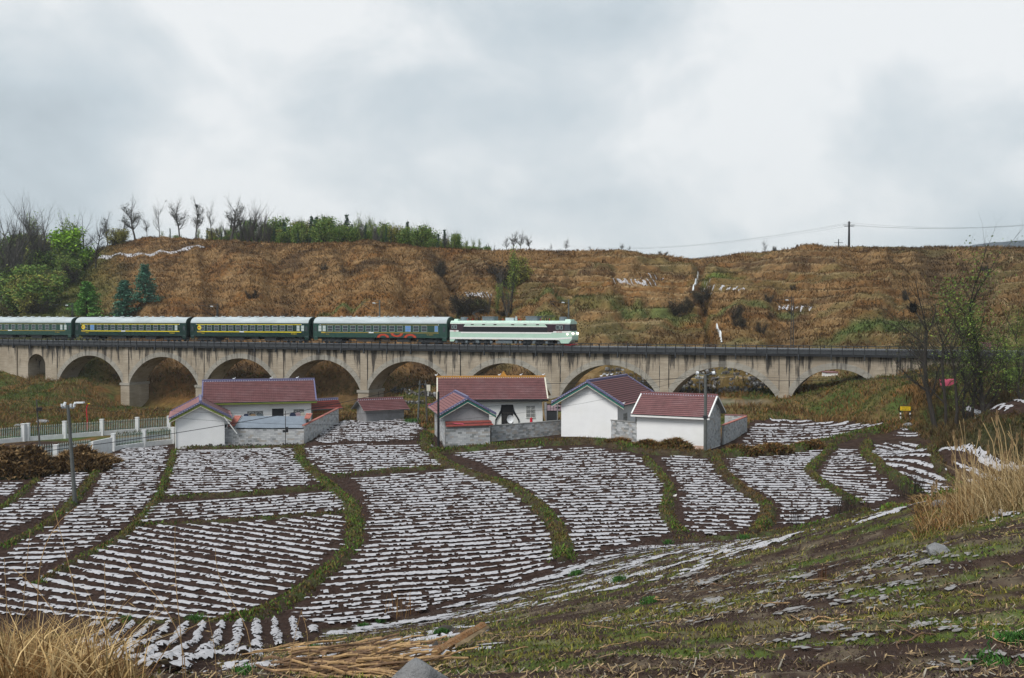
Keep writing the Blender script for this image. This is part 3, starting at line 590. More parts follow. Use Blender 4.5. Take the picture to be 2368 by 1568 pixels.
# a few film strips on the hill terraces
HS = []
for (x0, y0, x1, y1, k, wd, a) in [(1405,651,1520,656,11,.45,-35),(1480,645,1532,643,5,.7,-50),(1075,680,1140,683,9,.4,-60),(1618,675,1650,674,5,.6,50),(1795,712,1880,710,8,.5,65),(1660,668,1720,670,4,.5,20)]:
    for i in range(k):
        f = (i+.5)/k; HS.append(tag(patch(x0+(x1-x0)*f, y0+(y1-y0)*f, 2.2, wd, a, k=1.2), 'small white film strip on a hillside terrace', 'plastic film', 'film strips on the hillside terraces'))
def line_strip(pts, wd, m, name, label, zo=.08, kind=None, cat=None, step=1.0, rough=.0, rid=0.0):
    G = [gnd(*p) if len(p) == 2 else Vector(p) for p in pts]; L2 = []
    for a, b in zip(G[:-1], G[1:]):
        n = max(1, int((b-a).length/step))
        for i in range(n): L2.append(a.lerp(b, i/n))
    L2.append(G[-1]); V = []; K = (-1, -.55, 0, .55, 1)
    # smooth
    for _ in range(2): L2 = [L2[0]]+[(L2[i-1]+L2[i]*2+L2[i+1])/4 for i in range(1, len(L2)-1)]+[L2[-1]]
    for i, p in enumerate(L2):
        te = min(1.0, i/3+.0, (len(L2)-1-i)/3) if rid > 0 else 1.0
        t = (L2[min(i+1, len(L2)-1)]-L2[max(i-1, 0)]); t.z = 0; t.normalize(); n = Vector((-t.y, t.x, 0)); ww = wd/2*(1+rng.uniform(-rough, rough))*(.15+.85*te)
        for k in K: q = p+n*ww*k; V.append((q.x, q.y, zo*(1 if abs(k) < 1 else -.6)+rid*te*(1-k*k)*(1+rng.uniform(-rough, rough))-.05*(1-te)))
    V = np.array(V); V[:,2] += H(V[:,0], V[:,1]); n5 = len(K)
    Fc = np.array([(n5*i+j, n5*i+n5+j, n5*i+n5+1+j, n5*i+1+j) for i in range(len(L2)-1) for j in range(n5-1)])
    o = link(name, npmesh(name, V, Fc, m, None, True)); tag(o, label, cat, None, kind); return o, L2
tag(line_strip([(232,594),(290,590),(330,588),(380,582),(430,576),(470,575)], 2.2, M['film'], 'film_sheet', '', .3, None)[0], 'long pale film covered terrace curving along the upper left hillside', 'plastic film')
# ---------------- grassy banks between plots ----------------
BANKS = [([(405,1042),(392,1090),(368,1150),(330,1200),(280,1250),(180,1300),(80,1360)],1.5,.25),([(370,1155),(560,1148),(745,1132),(772,1122)],1.0,.3),([(300,1219),(560,1207),(800,1188)],.9,.2),
 ([(692,1038),(692,1065),(718,1092),(765,1130),(806,1165),(822,1215),(815,1270),(765,1320),(690,1376),(600,1424),(520,1442)],2.3,.3),([(765,1106),(850,1096),(1030,1082)],1.3,.3),
 ([(985,1005),(985,1040),(1035,1078),(1100,1105),(1180,1128),(1240,1170),(1285,1220),(1302,1265),(1295,1305)],2.4,.45),([(1492,1062),(1520,1092),(1550,1130),(1536,1190),(1560,1228),(1588,1240)],1.8,.35),
 ([(1655,1066),(1672,1096),(1720,1138),(1772,1172),(1775,1200),(1742,1240)],2.0,.5),([(1925,1034),(1900,1062),(1868,1092),(1905,1125),(1955,1155),(1990,1172)],1.8,.45),([(2006,1024),(2002,1055),(2040,1088),(2090,1115),(2130,1150)],2.0,.5),
 ([(0,1180),(40,1150),(85,1112)],1.3,.2),([(0,1272),(90,1228),(150,1184),(188,1140),(245,1066)],1.5,.25),
 ([(1000,1050),(1120,1040),(1230,1030),(1370,1024),(1500,1048),(1640,1056),(1760,1050),(1850,1040),(1960,1012),(2050,994)],2.8,.5),([(420,1037),(560,1037),(704,1034)],1.6,.2),([(2128,1036),(2165,1078),(2225,1128)],1.6,.4),
 ([(230,1447),(450,1443),(600,1436)],.9,.15),([(1560,1252),(1750,1244),(1850,1226),(2000,1182),(2200,1158)],1.6,.25)]
M['bank'] = mat('bank_earth', (.058,.042,.027), .95, .4, 1.6, 1, 6, spec=.05, col2=(.065,.085,.03), detail=8)
BL = []
for pts, wd, r in BANKS:
    wd *= .64; o, l2 = line_strip(pts, wd, M['bank'], 'field_bank', 'low earth bank with grass between two plots', .04, 'structure', None, .8, .25, r); BL.append((l2, wd, r))
# ---------------- grass as stuff ----------------
def scatter(n, x0, x1, y0, y1):
    x = rng.uniform(x0, x1, n); y = rng.uniform(y0, y1, n); return x, y
def pal(n, cols, wts, var=.25):
    i = rng.choice(len(cols), n, p=np.array(wts)/sum(wts)); c = np.array(cols)[i]; return c*(1+rng.uniform(-var, var, (n, 1)))
def fan(n, a0, a1, y0, y1, pw=1.0):
    a = rng.uniform(a0, a1, n); y = y0+(y1-y0)*rng.uniform(0, 1, n)**pw; return a*y, y
TAN, BRN, DRK, ORG, GRN, BGR, OLV = (.30,.19,.09), (.17,.095,.04), (.07,.042,.022), (.26,.115,.03), (.06,.11,.022), (.11,.20,.03), (.13,.13,.035)
# hillside: draped dry grass in combed clumps
x, y = fan(170000, -.56, .56, 150, 325, .9); a = x/y; ox = 1184+a*F; d = y-Z0/(1+a*TT)
k = (d > 9) & (d < 128) & ~((d < 34) & (ox > 1260) & (ox < 1860) & (H(x, y) < 7.5)); x, y, ox, d = x[k], y[k], ox[k], d[k]; z = H(x, y)
cl = fbm(x/9, y/9, 41, 4); tn = fbm(x/5, y/7, 43, 4); gr = fbm(x/16, y/6, 47, 3)
cc = pal(len(x), [(.215,.13,.058), (.31,.205,.10), (.26,.14,.048), (.11,.066,.034)], [4, 2.4, 1.6, .8], .16)
cc = cmix(cc, c_(.085,.05,.028), ss(0,.16,cl)*.6); cc = cmix(cc, c_(.33,.225,.115), ss(.02,.16,tn)*.6); cc = cmix(cc, c_(.13,.12,.05), ss(.10,.21,gr)*ss(950,1250,ox)*.6)
cc = cmix(cc, c_(.07,.10,.028), ss(330,180,ox+60*fbm(x/12,y/12,48,3))*.85)
cc = cmix(cc, c_(.10,.07,.035), ss(1950,2150,ox)*.3)
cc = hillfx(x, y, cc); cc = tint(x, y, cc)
cmb = fbm(x/6, y/6, 81, 2)*5-math.pi/2
q = .3+.6*rng.uniform(0, 1, len(x))**2; q *= np.where(ss(.05,.19,gr)*ss(950,1250,ox) > .6, .5, 1)
P = np.stack([x, y, z-.05], 1); prt = []
for j in range(2):
    P2 = P+np.stack([rng.normal(0,.35,len(x)), rng.normal(0,.35,len(x)), np.zeros(len(x))], 1)
    prt.append(blades(P2, q*rng.uniform(.7,1.2,len(x)), .13+.08*rng.random(len(x)), rng.uniform(.5,1.3,len(x)), cc*rng.uniform(.88,1.12,(len(x),1)), cmb+rng.normal(0,.7,len(x)), .15))
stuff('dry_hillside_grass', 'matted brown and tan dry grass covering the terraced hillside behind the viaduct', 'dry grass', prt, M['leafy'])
# valley edges, right bank, under the viaduct
x, y = fan(260000, -.54, .54, 68, 205, 1.0); a = x/y; ox = 1184+a*F; d = y-Z0/(1+a*TT); z = H(x, y)
k = (d < 12) & ~((d > -1.0) & (d < 6.2) & (z < 2)) & ((y > 128) | (z > 1.4)) & ~((ox > 1250) & (ox < 1790) & (y > 136) & (z < 3.3))
for pl in PLOTS: k &= ~in_poly(x, y, pl)
x, y, ox, z = x[k], y[k], ox[k], z[k]; n = len(x)
cc = pal(n, [BRN, TAN, ORG, GRN, OLV, DRK], [3, 1.5, 2, 2, 2, 1.5], .3); f = fbm(x/5, y/4, 51, 3)
cc = cmix(cc, c_(.065,.10,.025), ss(0,.14,f)*.7); cc = cmix(cc, c_(.19,.115,.05), ss(-.02,-.16,f)*.5)
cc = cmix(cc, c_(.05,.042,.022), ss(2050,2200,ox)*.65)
hq = .2+.55*rng.random(n)**1.6*(1+ss(-.02,-.14,f))
P = np.stack([x, y, z-.05], 1)
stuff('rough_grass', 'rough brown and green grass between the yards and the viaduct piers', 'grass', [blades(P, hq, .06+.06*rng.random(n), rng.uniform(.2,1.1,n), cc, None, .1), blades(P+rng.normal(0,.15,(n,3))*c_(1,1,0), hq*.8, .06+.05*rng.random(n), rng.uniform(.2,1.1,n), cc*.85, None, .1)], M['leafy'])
# banks
prt = []
for bi, (l2, wd, r) in enumerate(BL):
    L_ = sum((b-a_).length for a_, b in zip(l2[:-1], l2[1:])); n = int(L_*wd*75); i = rng.integers(0, len(l2)-1, n); t = rng.random(n)
    A3 = np.array([tuple(v) for v in l2]); p = A3[i]*(1-t[:,None])+A3[i+1]*t[:,None]; T = A3[i+1]-A3[i]; T = T/np.maximum(np.linalg.norm(T[:,:2], axis=1), 1e-6)[:,None]
    o = rng.normal(0, .3, n).clip(-.6,.6)*wd; x = p[:,0]-T[:,1]*o; y = p[:,1]+T[:,0]*o; g = fbm(x/3.5, y/3.5, 200+bi, 3)
    k = g+rng.normal(0,.05,n) > -.3; x, y, o, g = x[k], y[k], o[k], g[k]; n = len(x); z = H(x, y)+r*(1-(2*o/wd)**2).clip(0)+.0
    cc = pal(n, [GRN, BGR, OLV, BRN], [3, 1.6, 1.5, 1.5]); cc = cmix(cc, c_(.15,.09,.04), ss(.02,.15, fbm(x/2.5,y/2.5,230,2))*(.9 if bi in (12,7) else .5))
    prt.append(blades(np.stack([x, y, z-.03], 1), .06+.2*rng.random(n)**1.8*(1.7 if bi == 12 else 1), .05+.07*rng.random(n), rng.uniform(.2,1,n), cc))
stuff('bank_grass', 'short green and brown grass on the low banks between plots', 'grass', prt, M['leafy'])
# near slope: moss, low grass, straw litter
x, y = fan(200000, -.52, .54, 9, 62, 1.2); ox = 1184+x/y*F; z = H(x, y); m1 = fbm(x/4.2, (y+.14*x)/.75, 61, 4); m2 = fbm(x/2.6, (y+.14*x)/.8, 63, 3)
k = (z > 1.2) & ((m1 > .095) | (m2 > .15)) & (y < 60); x, y, z, m1, m2 = x[k], y[k], z[k], m1[k], m2[k]; n = len(x)
cc = pal(n, [(.19,.175,.035), (.26,.225,.05), (.09,.12,.03), (.25,.175,.085), (.10,.08,.04)], [2, 2, 1.0, 1.2, 1.2]); cc = cmix(cc, c_(.09,.14,.03), ss(.14,.22,m2)*.5)
s_ = (.012+.022*rng.random(n))*(y/14)**.35
stuff('slope_moss_and_grass', 'low yellow green moss and grass patches on the near right slope', 'grass', [blades(np.stack([x, y, z-.01], 1), (.03+.09*rng.random(n)**2)*(y/16)**.35, s_, rng.uniform(.2,1.2,n), cc)], M['leafy'])
x, y = fan(60000, -.52, .54, 9, 58, 1.1); z = H(x, y); k = (z > 1.6) & (fbm(x/2, y/1.4, 68, 3) > -.03); x, y, z = x[k], y[k], z[k]; n = len(x)
cc = pal(n, [(.36,.26,.14), (.20,.14,.085), (.10,.07,.05), (.30,.27,.22)], [2, 2, 2, 1]); ln = .04+.22*rng.random(n)**2.5
P = np.stack([x, y, z+.01+.03*rng.random(n)], 1); az = rng.uniform(0, 2*np.pi, n); wv = .003+.007*rng.random(n)
e = np.stack([np.cos(az)*ln, np.sin(az)*ln, rng.uniform(-.02,.07,n)], 1); u_ = np.stack([-np.sin(az)*wv, np.cos(az)*wv, wv*.4], 1)
V = np.stack([P-u_, P+u_, P+e+u_, P+e-u_], 1).reshape(-1,3); b_ = np.arange(n)*4
stuff('straw_litter', 'thin dry straw and twigs strewn over the near slope', 'straw', [(V, np.stack([b_,b_+1,b_+2,b_+3],1), np.repeat(cc,4,0))], M['leafy'])
# clods of soil
x, y = fan(60000, -.52, .54, 9, 105, 1.5); z = H(x, y); n = len(x); s_ = (.02+.05*rng.random(n)**2)*(y/30)**.5
k = (z < 3.5) | (y < 60); k &= (y < 100); x, y, z, s_ = x[k], y[k], z[k], s_[k]; n = len(x)
P = np.stack([x, y, z+.10*(z < .6)+s_*.3], 1); V = np.stack([P+np.stack([s_*dx, s_*dy, s_*dz], 1)*rng.uniform(.6,1.3,(n,1)) for dx,dy,dz in ((1,.2,-.3),(-.6,.9,-.3),(-.5,-.9,-.3),(.1,0,.8))], 1).reshape(-1,3); b_ = np.arange(n)*4
cc = np.repeat(pal(n, [(.055,.038,.033),(.07,.05,.043),(.04,.03,.027)], [2,1,1]), 4, 0)
stuff('soil_clods', 'small dark clods of soil on the fields and slope', 'soil', [(V, np.concatenate([np.stack([b_,b_+1,b_+3],1),np.stack([b_+1,b_+2,b_+3],1),np.stack([b_+2,b_,b_+3],1)]), cc)], M['leafy'])

x, y = fan(60000, -.1, .54, 9, 45, 1.1); z = H(x, y); k = (z > 3) & (fbm(x/1.1, y/.8, 168, 3) > .0); x, y, z = x[k], y[k], z[k]; n = len(x)
stuff('dead_leaf_litter', 'small dark and pale dead leaves trodden into the near slope', 'litter', [blades(np.stack([x,y,z],1), .02+.05*rng.random(n), .01+.02*rng.random(n), rng.uniform(.5,2.2,n), pal(n, [(.05,.035,.028),(.12,.09,.06),(.24,.20,.16),(.14,.14,.04)], [3,2,1,1.5]), None, .2)], M['leafy'])
# ---------------- viaduct ----------------
BR = thing('viaduct', 'long stone and concrete arch viaduct with sooty deck carrying the train', 'bridge')
ZT = 9.25; ZS = 2.8; ZC = 7.6; WD = 4.3
piers = [s_of(o) for o in (126, 291, 465, 648.5, 841.7, 1056, 1286, 1536.5, 1814, 2062)]
S0, S1 = s_of(-120), s_of(2560)
def spandrel(sa, sb, a_c, hw, zc, zs, zbase):
    """wall panel between two pier centres with an arch opening; front face, back face and soffit"""
    mb = MB(); n = 20; R = (hw*hw+(zc-zs)**2)/(2*(zc-zs)); zc0 = zc-R; phi = math.asin(min(1, hw/R)); 
    if zc-zs > R: phi = math.pi-phi
    arc = [(a_c+R*math.sin(-phi+2*phi*i/n), zc0+R*math.cos(-phi+2*phi*i/n)) for i in range(n+1)]
    arc = [(arc[0][0], zbase)]+arc+[(arc[-1][0], zbase)]
    N_ = len(arc); top = [max(sa, min(sb, p[0])) for p in arc]
    top[0] = sa; top[1] = sa; top[-1] = sb; top[-2] = sb
    for nn, fl in ((0.0, False), (WD, True)):
        vs_ = [BP(p[0], nn, p[1]) for p in arc]+[BP(t, nn, ZT) for t in top]
        fs = []
        for i in range(N_-1):
            q = (i, i+1, N_+i+1, N_+i)
            if i == 0 or i == N_-2:   # side jamb down to the base
                continue
            fs.append(q if not fl else q[::-1])
        mb.add(vs_, fs)
        for sx, ax in ((sa, arc[0][0]), (sb, arc[-1][0])):
            z1 = arc[1][1]
            v4 = [BP(min(sx, ax), nn, zbase), BP(max(sx, ax), nn, zbase), BP(max(sx, ax), nn, z1), BP(min(sx, ax), nn, z1)]
            mb.add(v4, [(0,1,2,3) if not fl else (3,2,1,0)])
            if abs(sx-ax) > 1e-3:
                pass
        # little triangle between jamb and top handled by the fan faces
        mb.add([BP(sa, nn, arc[1][1]), BP(arc[1][0], nn, arc[1][1]), BP(sa, nn, ZT)], [(0,1,2)])
        mb.add([BP(sb, nn, arc[1][1]), BP(arc[-2][0], nn, arc[1][1]), BP(sb, nn, ZT)], [(2,1,0)])
    vs_ = [BP(p[0], 0, p[1]) for p in arc]+[BP(p[0], WD, p[1]) for p in arc]
    mb.add(vs_, [(i, N_+i, N_+i+1, i+1) for i in range(N_-1)])
    return mb, (a_c, R, zc0, phi)
arcs = []
for i in range(len(piers)-1):
    a, b = piers[i], piers[i+1]; hw = (b-a)/2-.72; zs = ZS+(.25 if i > 6 else 0)
    if i == 0: hw = (b-a)/2-.9
    mb, arc = spandrel(a, b, (a+b)/2, hw, ZC, zs, -4.5)
    mb.build('arch_span', M['bridge'], BR); arcs.append(arc)
# left abutment with the narrow arch, right abutment
for (x0, x1) in ((S0, s_of(40)),):
    mb = MB(); mb.add([BP(x0,-.25,-4), BP(x1,-.25,-4), BP(x1,-.25,ZT), BP(x0,-.25,ZT), BP(x0,WD+.3,-4), BP(x1,WD+.3,-4), BP(x1,WD+.3,ZT), BP(x0,WD+.3,ZT)],
                      [(0,1,2,3),(7,6,5,4),(1,5,6,2),(4,0,3,7),(3,2,6,7)]); mb.build('abutment', M['bridge'], BR)
xa, xb = s_of(40), piers[0]
mb, sm = spandrel(xa, xb, (s_of(64)+s_of(104))/2, (s_of(104)-s_of(64))/2, ZC+.1, ZC-1.75, -3); mb.build('arch_span', M['bridge'], BR)
mb = MB(); x0 = piers[-1]; mb.add([BP(x0,0,-4), BP(S1,0,-4), BP(S1,0,ZT), BP(x0,0,ZT), BP(x0,WD,-4), BP(S1,WD,-4), BP(S1,WD,ZT), BP(x0,WD,ZT)],
                      [(0,1,2,3),(7,6,5,4),(1,5,6,2),(4,0,3,7),(3,2,6,7)]); mb.build('abutment', M['bridge'], BR)
# pilasters over the piers, pier bases with caps
for i, s in enumerate(piers):
    mb = MB()
    for nn in ((-.14, 0.0), (WD, WD+.14)):
        v = [BP(s-.62,nn[0],ZS-1), BP(s+.62,nn[0],ZS-1), BP(s+.62,nn[0],ZT-.03), BP(s-.62,nn[0],ZT-.03), BP(s-.62,nn[1],ZS-1), BP(s+.62,nn[1],ZS-1), BP(s+.62,nn[1],ZT-.03), BP(s-.62,nn[1],ZT-.03)]
        mb.add(v, [(0,1,2,3),(7,6,5,4),(1,5,6,2),(4,0,3,7),(3,2,6,7),(0,4,5,1)])
    mb.build('pilaster', M['bridge'], BR)
    for sg in (-1, 1):
        q = MB(); zz0 = 3.2+random.uniform(0,2.2)
        for k in range(7):
            za = zz0+(ZT-.05-zz0)*k/7; zb_ = zz0+(ZT-.05-zz0)*(k+1)/7; sc_ = s+sg*.66; w_ = random.uniform(.03,.10)
            q.add([BP(sc_-w_,-.022,za), BP(sc_+w_,-.022,za), BP(sc_+w_,-.022,zb_), BP(sc_-w_,-.022,zb_), BP(sc_-w_,0.01,za), BP(sc_+w_,.01,za), BP(sc_+w_,.01,zb_), BP(sc_-w_,.01,zb_)], [(0,1,2,3),(1,5,6,2),(4,0,3,7),(3,2,6,7),(0,4,5,1)])
        q.build('sooty_joint', M['deck'], BR)
    if 1 <= i <= 8:
        def blk(ds, dn, z0, z1, nm, m):
            q = MB(); v = [BP(s-ds,-dn,z0), BP(s+ds,-dn,z0), BP(s+ds,WD+dn,z0), BP(s-ds,WD+dn,z0), BP(s-ds,-dn,z1), BP(s+ds,-dn,z1), BP(s+ds,WD+dn,z1), BP(s-ds,WD+dn,z1)]
            q.add(v, [(3,2,1,0),(4,5,6,7),(0,1,5,4),(1,2,6,5),(2,3,7,6),(3,0,4,7)]); return q.build(nm, m, BR)
        blk(1.0, .32, -6, ZS-.42, 'pier', M['bridge']); blk(1.13, .45, ZS-.42, ZS, 'pier_cap', M['ring'])
# arch ring stones
for (ac, R, zc0, phi) in arcs:
    n = 17; g = .0035
    for k in range(n):
        t0 = -phi+2*phi*k/n+g; t1 = -phi+2*phi*(k+1)/n-g; ths = [t0, (t0+t1)/2, t1]; pr = .05+.02*random.random(); Ro = R+.82
        v = [BP(ac+r*math.sin(t), nn, zc0+r*math.cos(t)) for nn in (-pr, .12) for r in (R-.015, Ro) for t in ths]
        fs = [(0,1,4,3),(1,2,5,4)]+[(3,4,10,9),(4,5,11,10)]+[(1,0,6,7),(2,1,7,8)]+[(0,3,9,6),(5,2,8,11)]
        mb = MB(); mb.add(v, fs); mb.build('ring_stone', M['ring'], BR)
# horizontal construction joints: thin recessed-looking courses proud of the face are kept in the material; deck slab
def bar(mb, s0, s1, n0, n1, z0, z1):
    v = [BP(s0,n0,z0), BP(s1,n0,z0), BP(s1,n1,z0), BP(s0,n1,z0), BP(s0,n0,z1), BP(s1,n0,z1), BP(s1,n1,z1), BP(s0,n1,z1)]
    return mb.add(v, [(3,2,1,0),(4,5,6,7),(0,1,5,4),(1,2,6,5),(2,3,7,6),(3,0,4,7)])
mb = MB(); bar(mb, S0, S1, -.55, WD+.55, ZT, ZT+.32); mb.build('deck_slab', M['deck'], BR)
mb = MB(); bar(mb, S0, S1, .35, WD-.35, ZT+.32, ZT+.85); mb.build('ballast_bed', M['ballast'], BR)
mb = MB(); bar(mb, S0, S1, .2, .34, ZT+.32, ZT+.80); bar(mb, S0, S1, WD-.34, WD-.2, ZT+.32, ZT+.8); mb.build('ballast_wall', M['panel'], BR)
for nn in (1.43, 2.87):
    mb = MB(); bar(mb, S0, S1, nn-.04, nn+.04, RAILZ-.16, RAILZ); mb.build('rail', M['railm'], BR)
me_sl = MB().box(-.12,.12,-1.25,1.25,-.1,.1).mesh('sleeper', M['concrete'])
s = s_of(900)
k = 0
while s < s_of(2400) and k < 260:
    o = link('sleeper', me_sl, BR); o.location = BP(s, 2.15, RAILZ-.24); o.rotation_euler = (0,0,-TH); s += .42 if s < s_of(1000) else .43; k += 1
# walkway railing on the near side: posts, rails and lower concrete panels
me_post = MB().box(-.05,.05,-.05,.05,0,1.12).mesh('railing_post', M['deck'])
me_bracket = MB().box(-.07,.07,-.16,.16,-.5,.36).mesh('walkway_bracket', M['panel'])
k = 0; s = S0+1; posts = []
while s < S1: posts.append(s); s += 1.42
me_panel = MB().box(.06,1.36,-.025,.025,.04,.34).mesh('parapet_panel', M['panel'])
for i, s in enumerate(posts):
    o = link('railing_post', me_post, BR); o.location = BP(s, -.5, ZT+.32); o.rotation_euler = (0,0,-TH)
    if random.random() < .97:
        o = link('parapet_panel', me_panel, BR); o.location = BP(s, -.5, ZT+.32+random.uniform(-.01,.015)); o.rotation_euler = (0,0,-TH)
    if i % 3 == 0: o = link('walkway_bracket', me_bracket, BR); o.location = BP(s, -.58, ZT); o.rotation_euler = (0,0,-TH)
for z in (ZT+.95, ZT+1.42):
    mb = MB(); bar(mb, S0, S1, -.53, -.47, z-.03, z+.03); mb.build('handrail', M['deck'] if z < 10.3 else M['panel'], BR)
mb = MB(); bar(mb, S0, S1, WD+.47, WD+.53, ZT+1.3, ZT+1.36); mb.build('handrail', M['dark'], BR)
for i, s in enumerate(posts[::2]): o = link('railing_post', me_post, BR); o.location = BP(s, WD+.5, ZT+.32); o.rotation_euler = (0,0,-TH)
# ---------------- train ----------------
def on_track(name, label, cat, ox_left, group=None):
    s = s_of(ox_left, .6); p = BP(s, 2.15, RAILZ); t = thing(name, label, cat, p, -TH, group); return t
def place(ch_list, t): pass
ME = {}
def shared(key, fn):
    if key not in ME: ME[key] = fn()
    return ME[key]
def add(me, name, parent, loc=(0,0,0), rot=None, scale=None):
    o = link(name, me, parent); o.location = loc
    if rot: o.rotation_euler = rot
    if scale: o.scale = scale
    return o
HWc = 1.5
def wheel_me():
    mb = MB(); mb.tube((0,-.06,0),(0,.06,0),.46,.46,16).tube((0,-.1,0),(0,.1,0),.14,.14,8); return mb.mesh('wheel', M['dark'])
def bogie(parent, x, n=2, wb=2.4, r=1.0):
    mb = MB().use(M['dark']); mb.box(-wb/2-.75,wb/2+.75,-1.12,-.98,.38,.72).box(-wb/2-.75,wb/2+.75,.98,1.12,.38,.72).box(-.35,.35,-1.1,1.1,.4,.85)
    for i in range(n): xx = -wb/2+wb*i/(n-1); mb.box(xx-.22,xx+.22,-1.25,-1.1,.3,.62).box(xx-.22,xx+.22,1.1,1.25,.3,.62)
    b = mb.build('bogie', None, parent); b.location = (x, 0, 0)
    for i in range(n):
        for y in (-.76, .76): add(shared('wheel', wheel_me), 'wheel', b, (-wb/2+wb*i/(n-1), y, .46))
    return b
def coach(ox0, ox1, label, kind):
    t = on_track('passenger_coach', label, 'train coach', ox0, 'green coaches of the passenger train'); L_ = s_of(ox1, .6)-s_of(ox0, .6)
    g = M['green_coach2'] if kind == 'dull' else M['green_coach']
    z0, z1 = 1.0, 3.32
    prof = [(-HWc, z0), (-HWc, z1)]+[(-HWc*math.cos(math.pi*k/10), z1+1.03*math.sin(math.pi*k/10)) for k in range(1, 10)]+[(HWc, z1), (HWc, z0)]
    body = MB().prismx([(-HWc,z0),(HWc,z0),(HWc,z1),(-HWc,z1)], .25, L_-.25).prismx([(-HWc,.55),(-HWc+.1,.55),(-HWc+.1,z0),(-HWc,z0)], .35, 1.1).prismx([(-HWc,.55),(-HWc+.1,.55),(-HWc+.1,z0),(-HWc,z0)], L_-1.1, L_-.35)
    body.build('body', g, t)
    arcp = [(-(HWc+.03)*math.cos(math.pi*k/14), z1-.02+1.05*math.sin(math.pi*k/14)) for k in range(15)]
    MB().prismx(arcp, .35, L_-.35).build('roof', M['roofgrey'], t)
    for xx, x2 in ((.25,.35), (L_-.35,L_-.25)): MB().prismx([(p[0]*.985, p[1]-.02) for p in arcp], xx, x2).build('roof_end', g, t)
    for xx in (0.02, L_-.3): MB().box(xx,xx+.28,-.55,.55,1.1,3.5).build('gangway', M['black'], t)
    bogie(t, 3.6); bogie(t, L_-3.6)
    u = MB().use(M['dark']); u.box(L_*.33,L_*.46,-1.2,1.2,.45,.98).box(L_*.52,L_*.58,-1.2,1.2,.5,.98).box(L_*.63,L_*.72,-1.2,1.2,.42,.98).box(.3,L_-.3,-.25,.25,.7,1.0); u.build('underframe_equipment', None, t)
    st = M['yellow'] if kind == 'bright' else M['ochre']; y = -HWc-.012
    w2 = .085 if kind == 'bright' else .05
    MB().box(1.7,L_-1.75,y,-HWc,3.05-w2/2,3.05+w2/2).build('upper_stripe', st, t)
    MB().box(1.75,L_-1.75,y,-HWc,1.80-w2*.8,1.80+w2*.8).build('lower_stripe', st, t)
    for xx in (1.62, L_-1.72): MB().ball((xx,y-.03,3.07),.07).build('marker_lamp', M['whitep'], t)
    # windows
    def win(x, w_, m='glass', two=True):
        f = MB(); h = .96; zz = 1.98; r = .05
        f.box(-w_/2,w_/2,y-.02,-HWc,zz,zz+r).box(-w_/2,w_/2,y-.02,-HWc,zz+h-r,zz+h).box(-w_/2,-w_/2+r,y-.02,-HWc,zz+r,zz+h-r).box(w_/2-r,w_/2,y-.02,-HWc,zz+r,zz+h-r).box(-w_/2+r,w_/2-r,y-.016,-HWc,zz+h*.46,zz+h*.46+.045)
        o = add(shared(('wf', round(w_,2)), lambda: f.mesh('window', M['frame'])), 'window', t, (x,0,0))
        q = MB().box(-w_/2+r,w_/2-r,y+.004,-HWc+.001,zz+r,zz+h-r)
        add(shared(('wp', round(w_,2), m), lambda: q.mesh('pane', M[m])), 'pane', o)
    if kind == 'dull4': pass
    if label.startswith('last') :
        xs = [L_*(.118+.0575*i) for i in range(13)]
        for i, x in enumerate(xs): win(x+.55, 1.04, 'glass_blue' if i == 10 else 'glass')
        for x in (L_*.062, L_*.095): win(x, .62, 'frost')
        win(L_*.915, .62, 'glass_blue')
    else:
        nar = 2 if 'second' not in label else 1
        xs = [L_*(.115+.0605*i) for i in range(13)] if nar == 2 else [L_*(.105+.0625*i) for i in range(13)]
        for i, x in enumerate(xs): win(x, 1.0, 'glass_blue' if (nar == 1 and i == 1) else 'glass')
        for x in ([L_*.905, L_*.94] if nar == 2 else [L_*.905]): win(x, .6, 'frost')
    for x in (.75, L_-.75):
        d = MB().box(-.36,.36,y-.006,-HWc,1.05,3.0).build('door', g, t); d.location = (x,0,0)
        MB().box(-.2,.2,y-.02,y-.005,2.0,2.75).build('pane', M['glass'], d); MB().box(-.3,.3,y-.03,y-.005,1.0,1.05).build('step', M['grey'], d)
    nv = 10
    for i in range(nv):
        for yy in (-.42, .42):
            if (i*7+int(yy > 0)*3) % 5 == 4: continue
            add(shared('vent', lambda: MB().tube((0,0,0),(0,0,.12),.12,.12,8).tube((0,0,.12),(0,0,.19),.27,.14,8).mesh('roof_ventilator', M['roofgrey'])), 'roof_ventilator', t, (L_*(.2+.07*i)+(.6 if yy > 0 else 0), yy, z1+.98))
    dp = MB().path([(L_-3.6,-.95,z1+.78),(L_-2.4,-.95,z1+.78),(L_-1.8,-.45,z1+1.0),(L_-.6,-.45,z1+1.0)], .03, 4) if not label.startswith('last') else MB().path([(1.2,-.95,z1+.78),(2.6,-.95,z1+.78),(3.2,-.45,z1+1.0),(5,-.45,z1+1.0)], .03, 4)
    dp.build('roof_pipe', M['dark'], t)
    MB().box(L_*.43,L_*.46+.15,y-.02,y,1.72,1.9).build('destination_plate', M['whitep'], t)
    if kind == 'bright':
        e = MB().use(M['yellow']); e.tube((2.25,y,2.5),(2.25,y-.01,2.5),.42,.42,20); em = e.build('emblem', None, t)
        MB().use(M['red']).tube((2.13,y-.01,2.5),(2.13,y-.016,2.5),.16,.16,10).build('emblem_centre', None, em)
        MB().box(1.85,2.7,y-.012,y,1.66,1.9).build('name_plate', M['ochre'], t)
    else: MB().box(1.85,2.6,y-.012,y,1.68,1.9).build('name_plate', M['ochre'], t)
    text('YZ 22', .26, st, t, (L_*.12, y-.004, 1.5)); text('YZ 345812', .26, st, t, (L_*.87, y-.004, 1.5))
